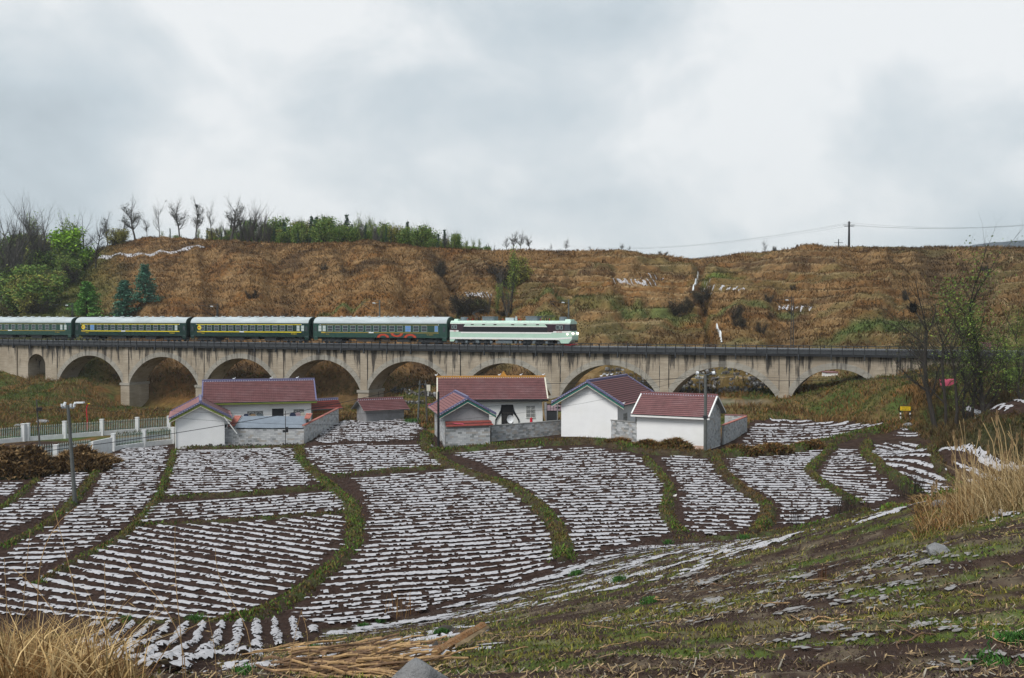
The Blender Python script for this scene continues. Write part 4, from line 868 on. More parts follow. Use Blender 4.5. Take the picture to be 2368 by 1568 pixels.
    if label.startswith('last'):
        for cx_, cz_, a0, a1 in ((L_*.535,1.02,0,math.pi),(L_*.635,1.72,math.pi,2*math.pi),(L_*.73,1.02,0,math.pi)):
            for r0, r1, mm, dy in ((.52,.98,M['red'],.004),(.735,.785,M['ochre'],.009)):
                vs_ = []; n = 16
                for k in range(n+1):
                    a = a0+(a1-a0)*k/n
                    for r in (r0, r1): vs_.append((cx_+r*1.15*math.cos(a), y-dy, cz_+r*.62*math.sin(a)))
                MB().add(vs_, [(2*k,2*k+1,2*k+3,2*k+2) for k in range(n)]).build('painted_ring', mm, t)
    return t
coach(-88, 167, 'green coach with thin dull stripes cut by the left edge of the photo', 'dull')
coach(171, 433, 'second green coach from the left, bright yellow stripes and round yellow emblem', 'bright')
coach(437, 717, 'third green coach from the left, with emblem and two frosted windows at its right', 'bright')
coach(721, 1037, 'last green coach before the locomotive with three red rings on its side', 'dull')
# locomotive
t = on_track('electric_locomotive', 'mint green and black electric locomotive with lit headlamps heading right', 'locomotive', 1040)
LL = s_of(1322, .6)-s_of(1040, .6)
fx = lambda zx: (zx-185)/1925.0*LL
zz = lambda zy: (690-zy)*.0101
W2 = 1.5
front = [(fx(185), zz(600)), (fx(185), zz(640)), (fx(250), zz(640)), (fx(268), zz(606)), (fx(320), zz(600)), (fx(1850), zz(600)), (fx(1925), zz(612)), (fx(1945), zz(655)), (fx(2075), zz(650)), (fx(2108), zz(610)), (fx(2112), zz(545)), (fx(2085), zz(470)), (fx(185), zz(490))]
MB().prism([front[i] for i in (0,1,2,3,4,12)], -W2, W2).build('skirt', M['mint'], t)
MB().prism([(fx(320), zz(600)), (fx(1850), zz(600)), (fx(1800), zz(490)), (fx(320), zz(490))], -W2, W2).build('lower_body', M['mint'], t)
MB().prism([(fx(185), zz(600)), (fx(320), zz(600)), (fx(320), zz(490)), (fx(185), zz(490))], -W2+.001, W2-.001).build('lower_body', M['mint'], t)
nose = MB()
nz_ = [(fx(1850),zz(600)),(fx(1925),zz(612)),(fx(1945),zz(655)),(fx(2060),zz(652)),(fx(2108),zz(600)),(fx(2112),zz(545)),(fx(2090),zz(470)),(fx(1800),zz(490))]
nose.prism(nz_, -W2, W2); nose.build('nose', M['mint'], t)
MB().prism([(fx(190),zz(490)),(fx(2088),zz(478)),(fx(2078),zz(365)),(fx(192),zz(365))], -W2+.02, W2-.02).build('cab_band', M['purple'], t)
MB().box(fx(372),fx(1738),-W2-.02,-W2+.05,zz(490),zz(366)).build('side_grille', M['grille'], t)
MB().prism([(fx(415),zz(404)),(fx(1735),zz(408)),(fx(1695),zz(364)),(fx(445),zz(364))], -W2-.05, -W2).build('upper_side_panel', M['mint'], t)
MB().prism([(fx(415),zz(409)),(fx(1740),zz(413)),(fx(1735),zz(405)),(fx(415),zz(401))], -W2-.06, -W2).build('white_trim', M['whitep'], t)
roofp = [(-W2-.05, zz(368)), (-W2-.05, zz(350)), (-W2+.35, zz(318)), (W2-.35, zz(318)), (W2+.05, zz(350)), (W2+.05, zz(368))]
MB().prismx(roofp, fx(192), fx(2088)).prismx([(-1.0,zz(318)),(1.0,zz(318)),(.8,zz(292)),(-.8,zz(292))], fx(230), fx(290)).prismx([(-1.0,zz(318)),(1.0,zz(318)),(.8,zz(296)),(-.8,zz(296))], fx(1990), fx(2070)).build('roof', M['mintroof'], t)
MB().box(fx(195),fx(2086),-W2-.07,-W2-.05,zz(369),zz(361)).build('white_trim', M['whitep'], t)
for vx in (555, 738, 922, 1203, 1395, 1590): MB().box(fx(vx-23),fx(vx+23),-W2-.062,-W2-.04,zz(385),zz(364)).build('side_vent', M['black'], t)
MB().prism([(fx(185),zz(489)),(fx(365),zz(489)),(fx(365),zz(466)),(fx(185),zz(466))], -W2-.015, -W2+.01).box(fx(365),fx(1800),-W2-.015,-W2+.01,zz(512),zz(490)).prism([(fx(1800),zz(498)),(fx(2096),zz(494)),(fx(2092),zz(472)),(fx(1800),zz(474))], -W2-.015, -W2+.01).box(fx(185),fx(1880),-W2-.02,-W2+.01,zz(602),zz(574)).prism([(fx(1880),zz(602)),(fx(2113),zz(582)),(fx(2113),zz(560)),(fx(1880),zz(574))], -W2-.02, -W2+.01).build('white_stripe', M['whitep'], t)
for a, b, c, d in ((215,245,440,388),(256,300,444,384),(1870,1925,446,388),(1935,1975,446,390)):
    wdw = MB().box(fx(a),fx(b),-W2-.035,-W2,zz(c),zz(d)).build('cab_window', M['frame'], t)
    MB().box(fx(a)+.06,fx(b)-.06,-W2-.045,-W2-.034,zz(c)+.06,zz(d)-.06).build('pane', M['glass'], wdw)
for a in (330, 1760): MB().box(fx(a),fx(a+70),-W2-.028,-W2,zz(488),zz(372)).build('cab_door', M['purple'], t)
MB().prism([(fx(2092),zz(462)),(fx(2097),zz(462)),(fx(2087),zz(372)),(fx(2082),zz(372))], -1.35, 1.35).prism([(fx(2000),zz(460)),(fx(2090),zz(462)),(fx(2080),zz(372)),(fx(2005),zz(374))], -W2-.03, -W2+.02).build('windscreen', M['glass'], t)
for yy, zq in ((-1.05, 0), (1.05, 0)):
    MB().tube((fx(2098),yy,zz(508)),(fx(2126),yy,zz(508)),.15,.17,12).build('headlamp', M['lamp'], t)
MB().ball((fx(2046),-W2-.03,zz(518)),.13).build('headlamp', M['lamp'], t)
MB().prism([(fx(1975),zz(668)),(fx(2105),zz(655)),(fx(2120),zz(672)),(fx(2060),zz(688)),(fx(1990),zz(684))], -1.2, 1.2).build('cowcatcher', M['red'], t)
MB().box(fx(2112),fx(2150),-.15,.15,zz(640),zz(615)).build('coupler', M['dark'], t)
MB().box(fx(960),fx(1185),-1.3,1.3,zz(665),zz(602)).build('battery_box', M['grey'], t)
for a in (330, 540, 720, 1300, 1500, 1700):
    pass
bogie(t, fx(560), 3, 3.9); bogie(t, fx(1560), 3, 3.9)
for a in (285, 450, 640, 850, 940, 1240, 1310, 1520, 1720, 1905): MB().box(fx(a)-.18,fx(a)+.18,-1.32,-1.1,.25,.66).build('axle_box', M['grey'], t)
MB().box(fx(600),fx(645),-1.3,-1.1,zz(660),zz(600)).box(fx(1510),fx(1550),-1.3,-1.1,zz(640),zz(600)).build('bracket', M['grey'], t)
for a, b, c in ((300,415,262),(1870,1990,258)): q = MB(); q.tube((fx((a+b)/2),0,zz(318)),(fx((a+b)/2),0,zz(c)),.62,.58,14); q.build('roof_fan', M['grey'], t)
for a, b, c in ((690,870,255),(1380,1560,250)): MB().box(fx(a),fx(b),-.9,.9,zz(318),zz(c)).box(fx(a)-.04,fx(b)+.04,-.94,.94,zz(c+10),zz(c)+.02).build('roof_equipment_box', M['grey'], t)
MB().box(fx(1050),fx(1180),-.6,.6,zz(318),zz(272)).tube((fx(1210),-.3,zz(312)),(fx(1210),-.3,zz(252)),.2,.14,8).build('circuit_breaker', M['roofgrey'], t)
for a, up in ((600, 1), (1690, 0)):
    q = MB().use(M['dark'])
    for dx in (-.35,.35):
        for dy in (-.5,.5): q.tube((fx(a)+dx,dy,zz(318)),(fx(a)+dx,dy,zz(275)),.07,.05,6)
    q.box(fx(a)-.6,fx(a)+.6,-.5,.5,zz(275),zz(270))
    if up: 
        for dy in (-.4,.4): q.tube((fx(a)-.2,dy,zz(268)),(fx(490),dy*.4,zz(205)),.045); q.tube((fx(490),dy*.4,zz(205)),(fx(640),dy*1.4,zz(148)),.03)
        q.tube((fx(640),-.8,zz(146)),(fx(640),.8,zz(146)),.05)
    else:
        for dy in (-.4,.4): q.tube((fx(a)-.9,dy,zz(262)),(fx(a)+1.0,dy,zz(256)),.045); q.tube((fx(a)-1.0,dy,zz(248)),(fx(a)+1.0,dy*1.3,zz(242)),.03)
    q.build('pantograph', None, t)
q = MB()
for a in (440, 520, 680, 1010, 1260, 1290, 1600, 1740): q.tube((fx(a),-.6,zz(318)),(fx(a),-.6,zz(285)),.06,.04,6)
q.build('insulator_row', M['red'], t)
text('SS3', .28, M['red'], t, (fx(270), -W2-.03, zz(478))); text('SS3 0445', .24, M['red'], t, (fx(1920), -W2-.03, zz(486)))
# ---------------- catenary masts ----------------
def mast(ox, oyb, oyt, label, lattice, n=WD+1.0, arm=True):
    p = BP(s_of(ox, n), n, 9.3); top = atY(ox, oyt, p.y).z; t = thing('catenary_mast', label, 'mast', p, -TH, 'masts standing behind the track'); h = top-p.z
    q = MB()
    if lattice:
        for dx in (-.16, .16):
            q.tube((dx*1.3, -.1, -1), (dx*.7, -.1, h), .05, .04, 4); q.tube((dx*1.3, .1, -1), (dx*.7, .1, h), .05, .04, 4)
        k = int(h/.5)
        for i in range(k):
            s_ = 1 if i % 2 else -1; q.tube((-.18*s_, -.1, i*.5), (.18*s_, -.1, i*.5+.5), .022, .022, 4)
    else: q.tube((0, 0, -1), (0, 0, h), .17, .12, 8)
    q.build('post', M['dark'] if lattice else M['pole'], t)
    if arm:
        a = MB(); a.tube((0,0,h-.6),(-2.1,-2.6,h-.35),.035).tube((0,0,h-2.6),(-2.1,-2.6,h-.5),.035).tube((-.1,0,h-.15),(-1.0,-1.2,h-.2),.03); a.build('cantilever', M['dark'], t)
        MB().tube((-.5,-.6,h-.53),(-.8,-.95,h-.5),.09,.09,8).build('insulator', M['porcelain'], t)
    return t
mast(168, 733, 700, 'thin catenary mast in front of the light green conifer', True)
mast(503, 735, 702, 'pale catenary mast behind the third coach', True)
mast(878, 735, 694, 'catenary mast behind the last coach', False)
mast(1315, 775, 692, 'dark concrete catenary mast just behind the locomotive nose', False)
mast(1832, 800, 686, 'tall lattice catenary mast standing alone right of the train', True)
# ---------------- buildings ----------------
def roof_slope(parent, p00, p10, p01, p11, m, name='tiled_slope', course=.34, wave=.26, proud=.05):
    """p00->p10 along the eave, p01->p11 along the ridge (local coords); stepped courses of curved tiles, one joined part"""
    p00, p10, p01, p11 = map(Vector, (p00, p10, p01, p11)); L_ = (p10-p00).length; S_ = (p01-p00).length
    nc = max(2, int(S_/course)); nw = max(2, int(L_/wave)); k = nw*4; nrm = (p10-p00).cross(p01-p00).normalized()
    if nrm.z < 0: nrm = -nrm
    u = np.linspace(0, 1, k+1); prof = (np.cos(np.arange(k+1)*np.pi/2)*.5+.5)*.022
    A = [np.array(v) for v in (p00, p10, p01, p11)]; nn = np.array(nrm); V = []
    for j in range(nc):
        for tv, h in ((j/nc, .14), ((j+1)/nc, .015)):
            e = A[0]*(1-tv)+A[2]*tv; f = A[1]*(1-tv)+A[3]*tv
            V.append(e[None]*(1-u)[:,None]+f[None]*u[:,None]+nn[None]*(prof+h+proud+rng.uniform(-.008,.008,k+1))[:,None])
    V = np.array(V); R_ = V.shape[0]; i = np.arange(R_*(k+1)).reshape(R_, k+1)
    Fc = np.stack([i[:-1,:-1], i[:-1,1:], i[1:,1:], i[1:,:-1]], -1).reshape(-1, 4)
    me_ = npmesh(name, V.reshape(-1, 3), Fc, m)
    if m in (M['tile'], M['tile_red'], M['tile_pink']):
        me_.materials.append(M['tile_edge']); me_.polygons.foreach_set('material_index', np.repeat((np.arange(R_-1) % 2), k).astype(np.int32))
    o = link(name, me_, parent); o['kind'] = 'stuff'
    # underside board
    b = MB(); b.add([tuple(v) for v in (p00, p10, p11, p01)]+[tuple(v+nrm*.06) for v in (p00, p10, p11, p01)], [(0,1,2,3),(4,5,6,7),(0,4,5,1),(1,5,6,2),(2,6,7,3),(3,7,4,0)])
    b.build('roof_board', M['concrete'], parent); return o
def ridge(parent, p, q, m, dots=True, r=.13, h=.3, end=.3):
    p, q = Vector(p), Vector(q); d = (q-p).normalized(); n = int((q-p).length/.28); mb = MB().use(m); a = Vector((-d.y, d.x, 0)); a = a.normalized() if a.length > 0 else Vector((1,0,0))
    up = Vector((0,0,1)); c = lambda s, o, z: p+d*s+a*o+up*z; L_ = (q-p).length
    mb.add([c(0,-r,0),c(0,r,0),c(0,r*.8,h),c(0,-r*.8,h),c(L_,-r,0),c(L_,r,0),c(L_,r*.8,h),c(L_,-r*.8,h)], [(0,1,2,3),(7,6,5,4),(0,4,5,1),(1,5,6,2),(2,6,7,3),(3,7,4,0)])
    for i in range(n):
        s = (i+.5)*L_/n; mb.tube(c(s,-r*1.25,h*.75), c(s,r*1.25,h*.75), .075, .075, 6)
    if dots:
        mb.use(M['ridge_dot'])
        for i in range(n*2//2): s = (i+.5)*L_/n; mb.box(*[v for v in (c(s,0,0).x-.05, c(s,0,0).x+.05, c(s,-r*1.3,0).y-.03, c(s,-r*1.3,0).y+.05, c(s,0,h*.1).z, c(s,0,h*.42).z)])
    return mb.build('ridge_tiles', None, parent)
def house(name, label, A, B, depth, z0, eave, rise, roofm, ridgem, ov=.55, axis='x', fascia=None, wallm='wall', z_min=-1.0, verge=True, ridge_on=True, gov=None):
    """A,B world ground points of the front wall (left, right). local x along front, y into the house. axis: ridge along 'x' (eaves front) or 'y' (gable front)"""
    rz = math.atan2(B[1]-A[1], B[0]-A[0]); W_ = math.hypot(B[0]-A[0], B[1]-A[1]); t = thing(name, label, 'house', (A[0], A[1], z0), rz); t['W'] = 0; del t['W']
    D = depth; gov = ov if gov is None else gov
    mb = MB(); zm = z_min
    if axis == 'x':
        mb.prismx([(0,zm),(D,zm),(D,eave),(D/2,eave+rise),(0,eave)], 0, W_)
        k = rise/(D/2); f0 = (-gov,-ov,eave-ov*k); f1 = (W_+gov,-ov,eave-ov*k); r0 = (-gov,D/2,eave+rise); r1 = (W_+gov,D/2,eave+rise); b0 = (-gov,D+ov,eave-ov*k); b1 = (W_+gov,D+ov,eave-ov*k)
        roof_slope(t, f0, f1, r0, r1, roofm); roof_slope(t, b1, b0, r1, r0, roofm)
        if ridge_on: ridge(t, (r0[0],r0[1],r0[2]+.06), (r1[0],r1[1],r1[2]+.06), ridgem)
        if verge:
            for xx in (-gov, W_+gov-.16):
                for e in (f0, b0):
                    q = MB(); p_ = Vector((xx, e[1], e[2]+.07)); w_ = Vector((xx, D/2, r0[2]+.07)); q.add([p_, p_+Vector((.16,0,0)), w_+Vector((.16,0,0)), w_]+[v+Vector((0,0,.17)) for v in (p_, p_+Vector((.16,0,0)), w_+Vector((.16,0,0)), w_)], [(0,1,2,3),(4,5,6,7),(0,4,5,1),(1,5,6,2),(2,6,7,3),(3,7,4,0)]); q.build('verge_tiles', M[verge] if isinstance(verge, str) else ridgem, t)
        if fascia: MB().box(-gov,W_+gov,-ov-.04,-ov,f0[2]-.14,f0[2]+.04).build('fascia', M[fascia], t)
    else:
        mb.prism([(0,zm),(W_,zm),(W_,eave),(W_/2,eave+rise),(0,eave)], 0, D)
        k = rise/(W_/2); zl = eave-ov*k; l0 = (-ov,-gov,zl); l1 = (-ov,D+gov,zl); r0 = (W_/2,-gov,eave+rise); r1 = (W_/2,D+gov,eave+rise); s0 = (W_+ov,-gov,zl); s1 = (W_+ov,D+gov,zl)
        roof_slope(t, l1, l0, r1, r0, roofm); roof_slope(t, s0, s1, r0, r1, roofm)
        up = Vector((0,0,.07))
        ridge(t, Vector(r0)+up, Vector(r1)+up, ridgem)
        for a_, b_ in ((l0, r0), (s0, r0), (l1, r1), (s1, r1)): ridge(t, Vector(a_)+up, Vector(b_)+up, ridgem, r=.1, h=.22)
        for a_ in (l0, s0):
            for mt, dz0, dz1, yy in ((fascia or 'cream', -.05, -.26, -.02), ('cream', -.26, -.34, -.01)):
                q = MB(); q.add([(a_[0],a_[1]+yy,a_[2]+dz1),(r0[0],r0[1]+yy,r0[2]+dz1),(r0[0],r0[1]+yy,r0[2]+dz0),(a_[0],a_[1]+yy,a_[2]+dz0),(a_[0],a_[1]+yy+.06,a_[2]+dz1),(r0[0],r0[1]+yy+.06,r0[2]+dz1),(r0[0],r0[1]+yy+.06,r0[2]+dz0),(a_[0],a_[1]+yy+.06,a_[2]+dz0)],
                    [(0,1,2,3),(7,6,5,4),(0,4,5,1),(2,6,7,3)]); q.build('bargeboard', M[mt], t)
    mb.build('wall', M[wallm], t); return t, W_
def lx(t, W_, oxs, y=0.0):      # local x on the front wall seen at overview column ox
    A = t.location; c, s = math.cos(t.rotation_euler.z), math.sin(t.rotation_euler.z); a = (oxs-1184)/F
    # (A.x+u c - y s) = a (A.y + u s + y c)
    return (a*(A.y+y*c)-A.x+y*s)/(c-a*s)
def lz(t, u, oy):
    A = t.location; y = A.y+u*math.sin(t.rotation_euler.z); return atY(1184, oy, y).z-A.z
def bird(t, x, y, z):
    q = MB(); q.ball((0,0,.1),.11,1.5,.8,.8,6,4).ball((.17,0,.22),.06,n=6,m=4).add([(-.12,-.05,.12),(-.12,.05,.12),(-.34,0,.22)],[(0,1,2)]); o = q.build('roof_bird_ornament', M['porcelain'], t); o.location = (x,y,z)
def window(t, u0, u1, z0, z1, grille=True, m='glass', y=-.03, nb=6):
    f = MB(); r = .05; f.box(u0,u1,y-.03,.0,z0,z0+r).box(u0,u1,y-.03,0,z1-r,z1).box(u0,u0+r,y-.03,0,z0+r,z1-r).box(u1-r,u1,y-.03,0,z0+r,z1-r).box((u0+u1)/2-.025,(u0+u1)/2+.025,y-.03,0,z0+r,z1-r)
    w_ = f.build('window', M['whitep'], t); MB().box(u0+r,u1-r,y+.005,-.001,z0+r,z1-r).build('pane', M[m], w_)
    if grille:
        g = MB()
        for i in range(1, nb*2): x = u0+(u1-u0)*i/(nb*2); g.box(x-.012,x+.012,y-.07,y-.04,z0,z1)
        for zq in (.0, .33, .66, .72, 1.0): zz_ = z0+(z1-z0)*zq; g.box(u0,u1,y-.075,y-.035,zz_-.015,zz_+.015)
        for cxx in (.27, .73):
            for k in range(8):
                a0, a1 = math.pi*k/8, math.pi*(k+1)/8; c0 = u0+(u1-u0)*cxx; zb = z0+(z1-z0)*.72; rr = (u1-u0)*.2
                g.tube((c0+rr*math.cos(a0),y-.055,zb+rr*math.sin(a0)),(c0+rr*math.cos(a1),y-.055,zb+rr*math.sin(a1)),.014,.014,3)
        g.build('window_grille', M['whitep'], w_)
    return w_
BLK = {}
def block_mesh(i, w_=.43, d=.03, h=.205):
    if (i, w_) not in BLK: BLK[(i, w_)] = MB().box(.005,w_-.005,-d,.03,.006,h-.006).mesh('block', M['block%d' % i])
    return BLK[(i, w_)]
def blocks(parent, x0, x1, z0, z1, y=0.0, rot=0.0, ox=0, oy=0, top=None, dark=.2, limit=300):
    """lay courses of blocks on the plane y; top(x) optional height limit"""
    W_ = x1-x0; Hh = z1-z0; bw, bh = .43, .205
    if W_*Hh/(bw*bh) > limit: k = math.sqrt(W_*Hh/(bw*bh)/limit); bw *= k; bh *= k
    bw = round(W_/max(1, round(W_/bw)), 4); bh = Hh/max(1, round(Hh/bh)); nz = int(round(Hh/bh)); c, s = math.cos(rot), math.sin(rot); cnt = 0
    for j in range(nz):
        off = (j % 2)*bw*.5; x = x0-off
        while x < x1-1e-3:
            a, b = max(x, x0), min(x+bw, x1)
            if b-a > .1 and (top is None or z0+(j+1)*bh <= top((a+b)/2)+.02):
                i = random.choices(range(5), (5, 3, 3, 1.5+6*dark, 1+8*dark))[0]; o = link('block', block_mesh(i), parent); yy = y-random.uniform(0, .012)
                o.location = (ox+a*c-yy*s, oy+a*s+yy*c, z0+j*bh); o.rotation_euler = (0,0,rot); o.scale = ((b-a)/.43, 1, bh/.205); cnt += 1
            x += bw
    return cnt
def block_wall(label, P, Q, z0, z1, cap=None, capcol='concrete', th=.2, dark=.2, zq=None, name='block_wall', zbase=None):
    """free-standing wall from P to Q (x,y), base z0 .. top z1 (zq: base at Q, top keeps the height)"""
    L_ = math.hypot(Q[0]-P[0], Q[1]-P[1]); t = thing(name, label, 'wall', (P[0], P[1], z0), math.atan2(Q[1]-P[1], Q[0]-P[0]))
    h = z1-z0; MB().box(0,L_,0.0,th,-1.2,h).build('wall_core', M['mortar'], t); blocks(t, 0, L_, 0, h-.02, 0, dark=dark)
    if cap: 
        n = max(1, int(L_/.5))
        for i in range(n): MB().box(L_*i/n+.01,L_*(i+1)/n-.01,-.08,th+.08,h,h+.09+random.uniform(0,.015)).build('coping', M[capcol], t)
    return t, L_
def W(ox, oy, z): p = atZ(ox, oy, z); return (p.x, p.y)
# --- left house
A = W(476, 1012, .3); Bp = None
rzh = math.radians(15); a1 = atY(479, 930, 124.0); a1 = (a1.x, a1.y); c, s = math.cos(rzh), math.sin(rzh)
# length so that the right corner is seen at column 719
q = (719-1184)/F; u = (q*a1[1]-a1[0])/(c-q*s); b1 = (a1[0]+u*c, a1[1]+u*s)
zf = h1((a1[0]+b1[0])/2, a1[1]+1)
ev = atY(600, 925, (a1[1]+b1[1])/2).z-zf
h_, Wd = house('house', 'left white farmhouse with long maroon roof and blue glazed ridge', a1, b1, 6.2, zf, ev+.1, 1.95, M['tile'], M['ridge_blue'], .65, 'x', fascia='gold', verge='ridge_blue')
D0, D1 = lx(h_, Wd, 628), lx(h_, Wd, 655); dz = lz(h_, D0, 945)
door = MB().box(D0,D1,-.03,0,0,dz).build('doorway', M['black'], h_); MB().box(D0-.06,D0,-.05,0,0,dz+.06).box(D1,D1+.06,-.05,0,0,dz+.06).box(D0,D1,-.05,0,dz,dz+.06).build('door_frame', M['whitep'], door)
for x0, x1, y0, y1 in ((570,608,949,985),(677,703,947,985)): window(h_, lx(h_,Wd,x0), lx(h_,Wd,x1), lz(h_,D0,y1), lz(h_,D0,y0))
for ox_ in (540, 628, 690): bird(h_, lx(h_,Wd,ox_), 3.1, ev+2.35)
def shirt(parent_name, label, x, y, z, m, rz, w_=.5, h=.6, grp='laundry hanging outside the left house'):
    q = MB(); q.add([(-w_*.28,0,0),(w_*.28,0,0),(w_*.55,-.02,-h*.42),(w_*.36,0,-h*.5),(w_*.34,-.05,-h),(0,.03,-h*1.04),(-w_*.34,-.04,-h*.98),(-w_*.36,0,-h*.5),(-w_*.55,.02,-h*.42)], [(0,8,7,6,5,4,3,2,1)])
    me = q.mesh('garment', m); o = link('garment', me); o.modifiers.new('thick', 'SOLIDIFY').thickness = .05; o.location = (x,y,z); o.rotation_euler = (0,0,rz); tag(o, label, 'clothes', grp)
def on_front(t, W_, ox_, oy_, y=-.35):
    u = lx(t, W_, ox_, y); c, s = math.cos(t.rotation_euler.z), math.sin(t.rotation_euler.z); X, Y = t.location.x+u*c-y*s, t.location.y+u*s+y*c; return X, Y, atY(ox_, oy_, Y).z
for ox_, m, l, w_ in ((676,'cloth_blue','navy shirt at the left end of the clothes line by the right window',.75),(688,'cloth_pink','pale pink shirt in the middle of the clothes line',.7),(699,'cloth_cream','cream shirt at the right end of the clothes line',.6)):
    X, Y, Z = on_front(h_, Wd, ox_, 954); shirt('g', l, X, Y, Z, M[m], rzh, w_, .95)
for ox_, m, l, w_ in ((568,'cloth_blue','dark coat hanging left before the left window',.7),(584,'wood','brown patterned coat hanging before the left window',.8),(601,'grey','grey coat hanging right before the left window',.9)):
    X, Y, Z = on_front(h_, Wd, ox_, 957); shirt('g', l, X, Y, Z, M[m], rzh, w_, 1.15)
X, Y, Z = on_front(h_, Wd, 711, 958); shirt('g', 'small black and white garment hung alone by the house corner', X, Y, Z, M['cloth_black'], rzh, .4, .7)
# --- left gable house
fa = atY(408, 1028, 115.0); fz = h1(fa.x, fa.y); rz2 = math.radians(17); c, s = math.cos(rz2), math.sin(rz2); q = (518-1184)/F; u = (q*fa.y-fa.x)/(c-q*s)
ap = atY(467, 929, 115.6).z-fz; g_, Wg = house('gable_house', 'small white gable house with pink roof left of the grey block wall', (fa.x, fa.y), (fa.x+u*c, fa.y+u*s), 8.5, fz, ap-1.55, 1.35, M['tile_pink'], M['ridge_blue'], .75, 'y', fascia='gold', gov=.5)
MB().tube((-.06,-.08,0),(-.06,-.08,ap-1.8),.06,.06,8).build('drainpipe', M['whitep'], g_)
# yard wall of the left house
P = W(444, 1030, 0.02); Q = W(703, 1030, 0.02); wz = h1(*P)-.1; top = atY(560, 990, P[1]).z
bw1, L1 = block_wall('long grey block wall below the blue grey corrugated roof', P, Q, wz+.15, top-.1, None, dark=.02, name='block_wall')
P2 = (Q[0]+.05, Q[1]+.05); Q2 = W(783, 985, .55); bw2, L2_ = block_wall('grey block wall climbing back to the brown gate with red coping', P2, Q2, .12, 2.25, True, 'tile_orange', dark=0.0)
bw2.rotation_euler[1] = -math.atan2(.55, L2_)
# lean-to roof of corrugated sheet and red tile ends
lt = thing('lean_to_roof', 'blue grey corrugated lean-to roof with red tile ends behind the block wall', 'shed roof', (P[0], P[1], top), math.atan2(Q[1]-P[1], Q[0]-P[0]))
ulx = lambda ox_: ((ox_-1184)/F*P[1]-P[0])
def corr(x0, x1, m, nm, dep=3.4, z0=.02, z1=1.05, wv=.16):
    k = int((x1-x0)/wv)*4; u_ = np.linspace(x0, x1, k+1); rows = []
    for yy, zz_ in ((-.12,z0),(dep*.5,(z0+z1)/2),(dep,z1)): rows.append(np.stack([u_, np.full(k+1,yy), zz_+.03*np.cos(np.arange(k+1)*np.pi/2)+fbm(u_/1.5,u_*0+yy,3,2)*.06], 1))
    V = np.array(rows); i = np.arange(3*(k+1)).reshape(3,k+1); Fc = np.stack([i[:-1,:-1],i[:-1,1:],i[1:,1:],i[1:,:-1]],-1).reshape(-1,4); link(nm, npmesh(nm, V.reshape(-1,3), Fc, m), lt)
corr(ulx(542), ulx(701), M['bluetin'], 'corrugated_sheet')
roof_slope(lt, (ulx(525),-.15,.03), (ulx(541),-.15,.03), (ulx(525),3.3,1.05), (ulx(541),3.3,1.05), M['tile_orange'], course=.4, wave=.3)
roof_slope(lt, (ulx(696),1.6,.75), (ulx(709),1.6,.75), (ulx(694),3.5,1.3), (ulx(709),3.5,1.3), M['tile_orange'], course=.4, wave=.3)
MB().box(ulx(542),ulx(700),3.2,3.3,-1.9,.95).box(ulx(525),ulx(545),-.02,3.3,-2.0,0.0).build('lean_to_post_frame', M['render'], lt)
# dark stone coping and tyre on the left end of the wall
sp = thing('stone_pile', 'row of dark rubble stones along the left end of the block wall top', 'stones', (P[0], P[1], top+.0), math.atan2(Q[1]-P[1], Q[0]-P[0]))
for i in range(70):
    x = random.uniform(.1, ulx(520)); o = add(shared(('st', i % 6), lambda: MB().ball((0,0,0),.17,1.2,.9,.75,6,4).mesh('stone', M['rockdark'])), 'stone', sp, (x, random.uniform(-.05,.5), random.uniform(.05,.28)), (random.random()*3,random.random(),random.random()*6), (random.uniform(.6,1.2),)*3)
def torus(r, rr, m, name, label, cat, loc, rot=(0,0,0)):
    q = MB(); n, k = 18, 8; vs_ = [((r+rr*math.cos(2*math.pi*j/k))*math.cos(2*math.pi*i/n), (r+rr*math.cos(2*math.pi*j/k))*math.sin(2*math.pi*i/n), rr*math.sin(2*math.pi*j/k)) for i in range(n) for j in range(k)]
    q.add(vs_, [(i*k+j, ((i+1)%n)*k+j, ((i+1)%n)*k+(j+1)%k, i*k+(j+1)%k) for i in range(n) for j in range(k)]); o = q.build(name, m, None, True); o.location = loc; o.rotation_euler = rot; tag(o, label, cat)
p_ = atY(511, 985, P[1]+.1); torus(.24, .1, M['tyre'], 'tyre', 'old black tyre lying on the block wall beside the white gable house', 'tyre', (p_.x, p_.y, top+.36), (.5,0,0))
# white pipe leaning from eave to lean-to
a_ = atY(518, 964, 116.0); b_ = atY(548, 1003, 116.5); tag(MB().tube(a_, b_, .07, .07, 8).build('downpipe', M['whitep']), 'white pipe slanting from the gable house eave to the lean-to roof', 'pipe')
p0 = atY(712, 1028, 114.5); tp = atY(711.5, 955, 114.5); 
t = thing('stick_post', 'thin dark wooden post with a small box in front of the block wall', 'post', (atY(660,1032,114.4).x, 114.4, h1(atY(660,1032,114.4).x,114.4)))
hh = atY(660, 950, 114.4).z-t.location.z; MB().tube((0,0,0),(.03,0,hh),.05,.035,6).build('post', M['trunk'], t); MB().box(-.28,.3,-.1,.12,hh*.42,hh*.48).box(0,.3,-.12,.14,hh*.46,hh*.56).build('junction_box', M['black'], t)
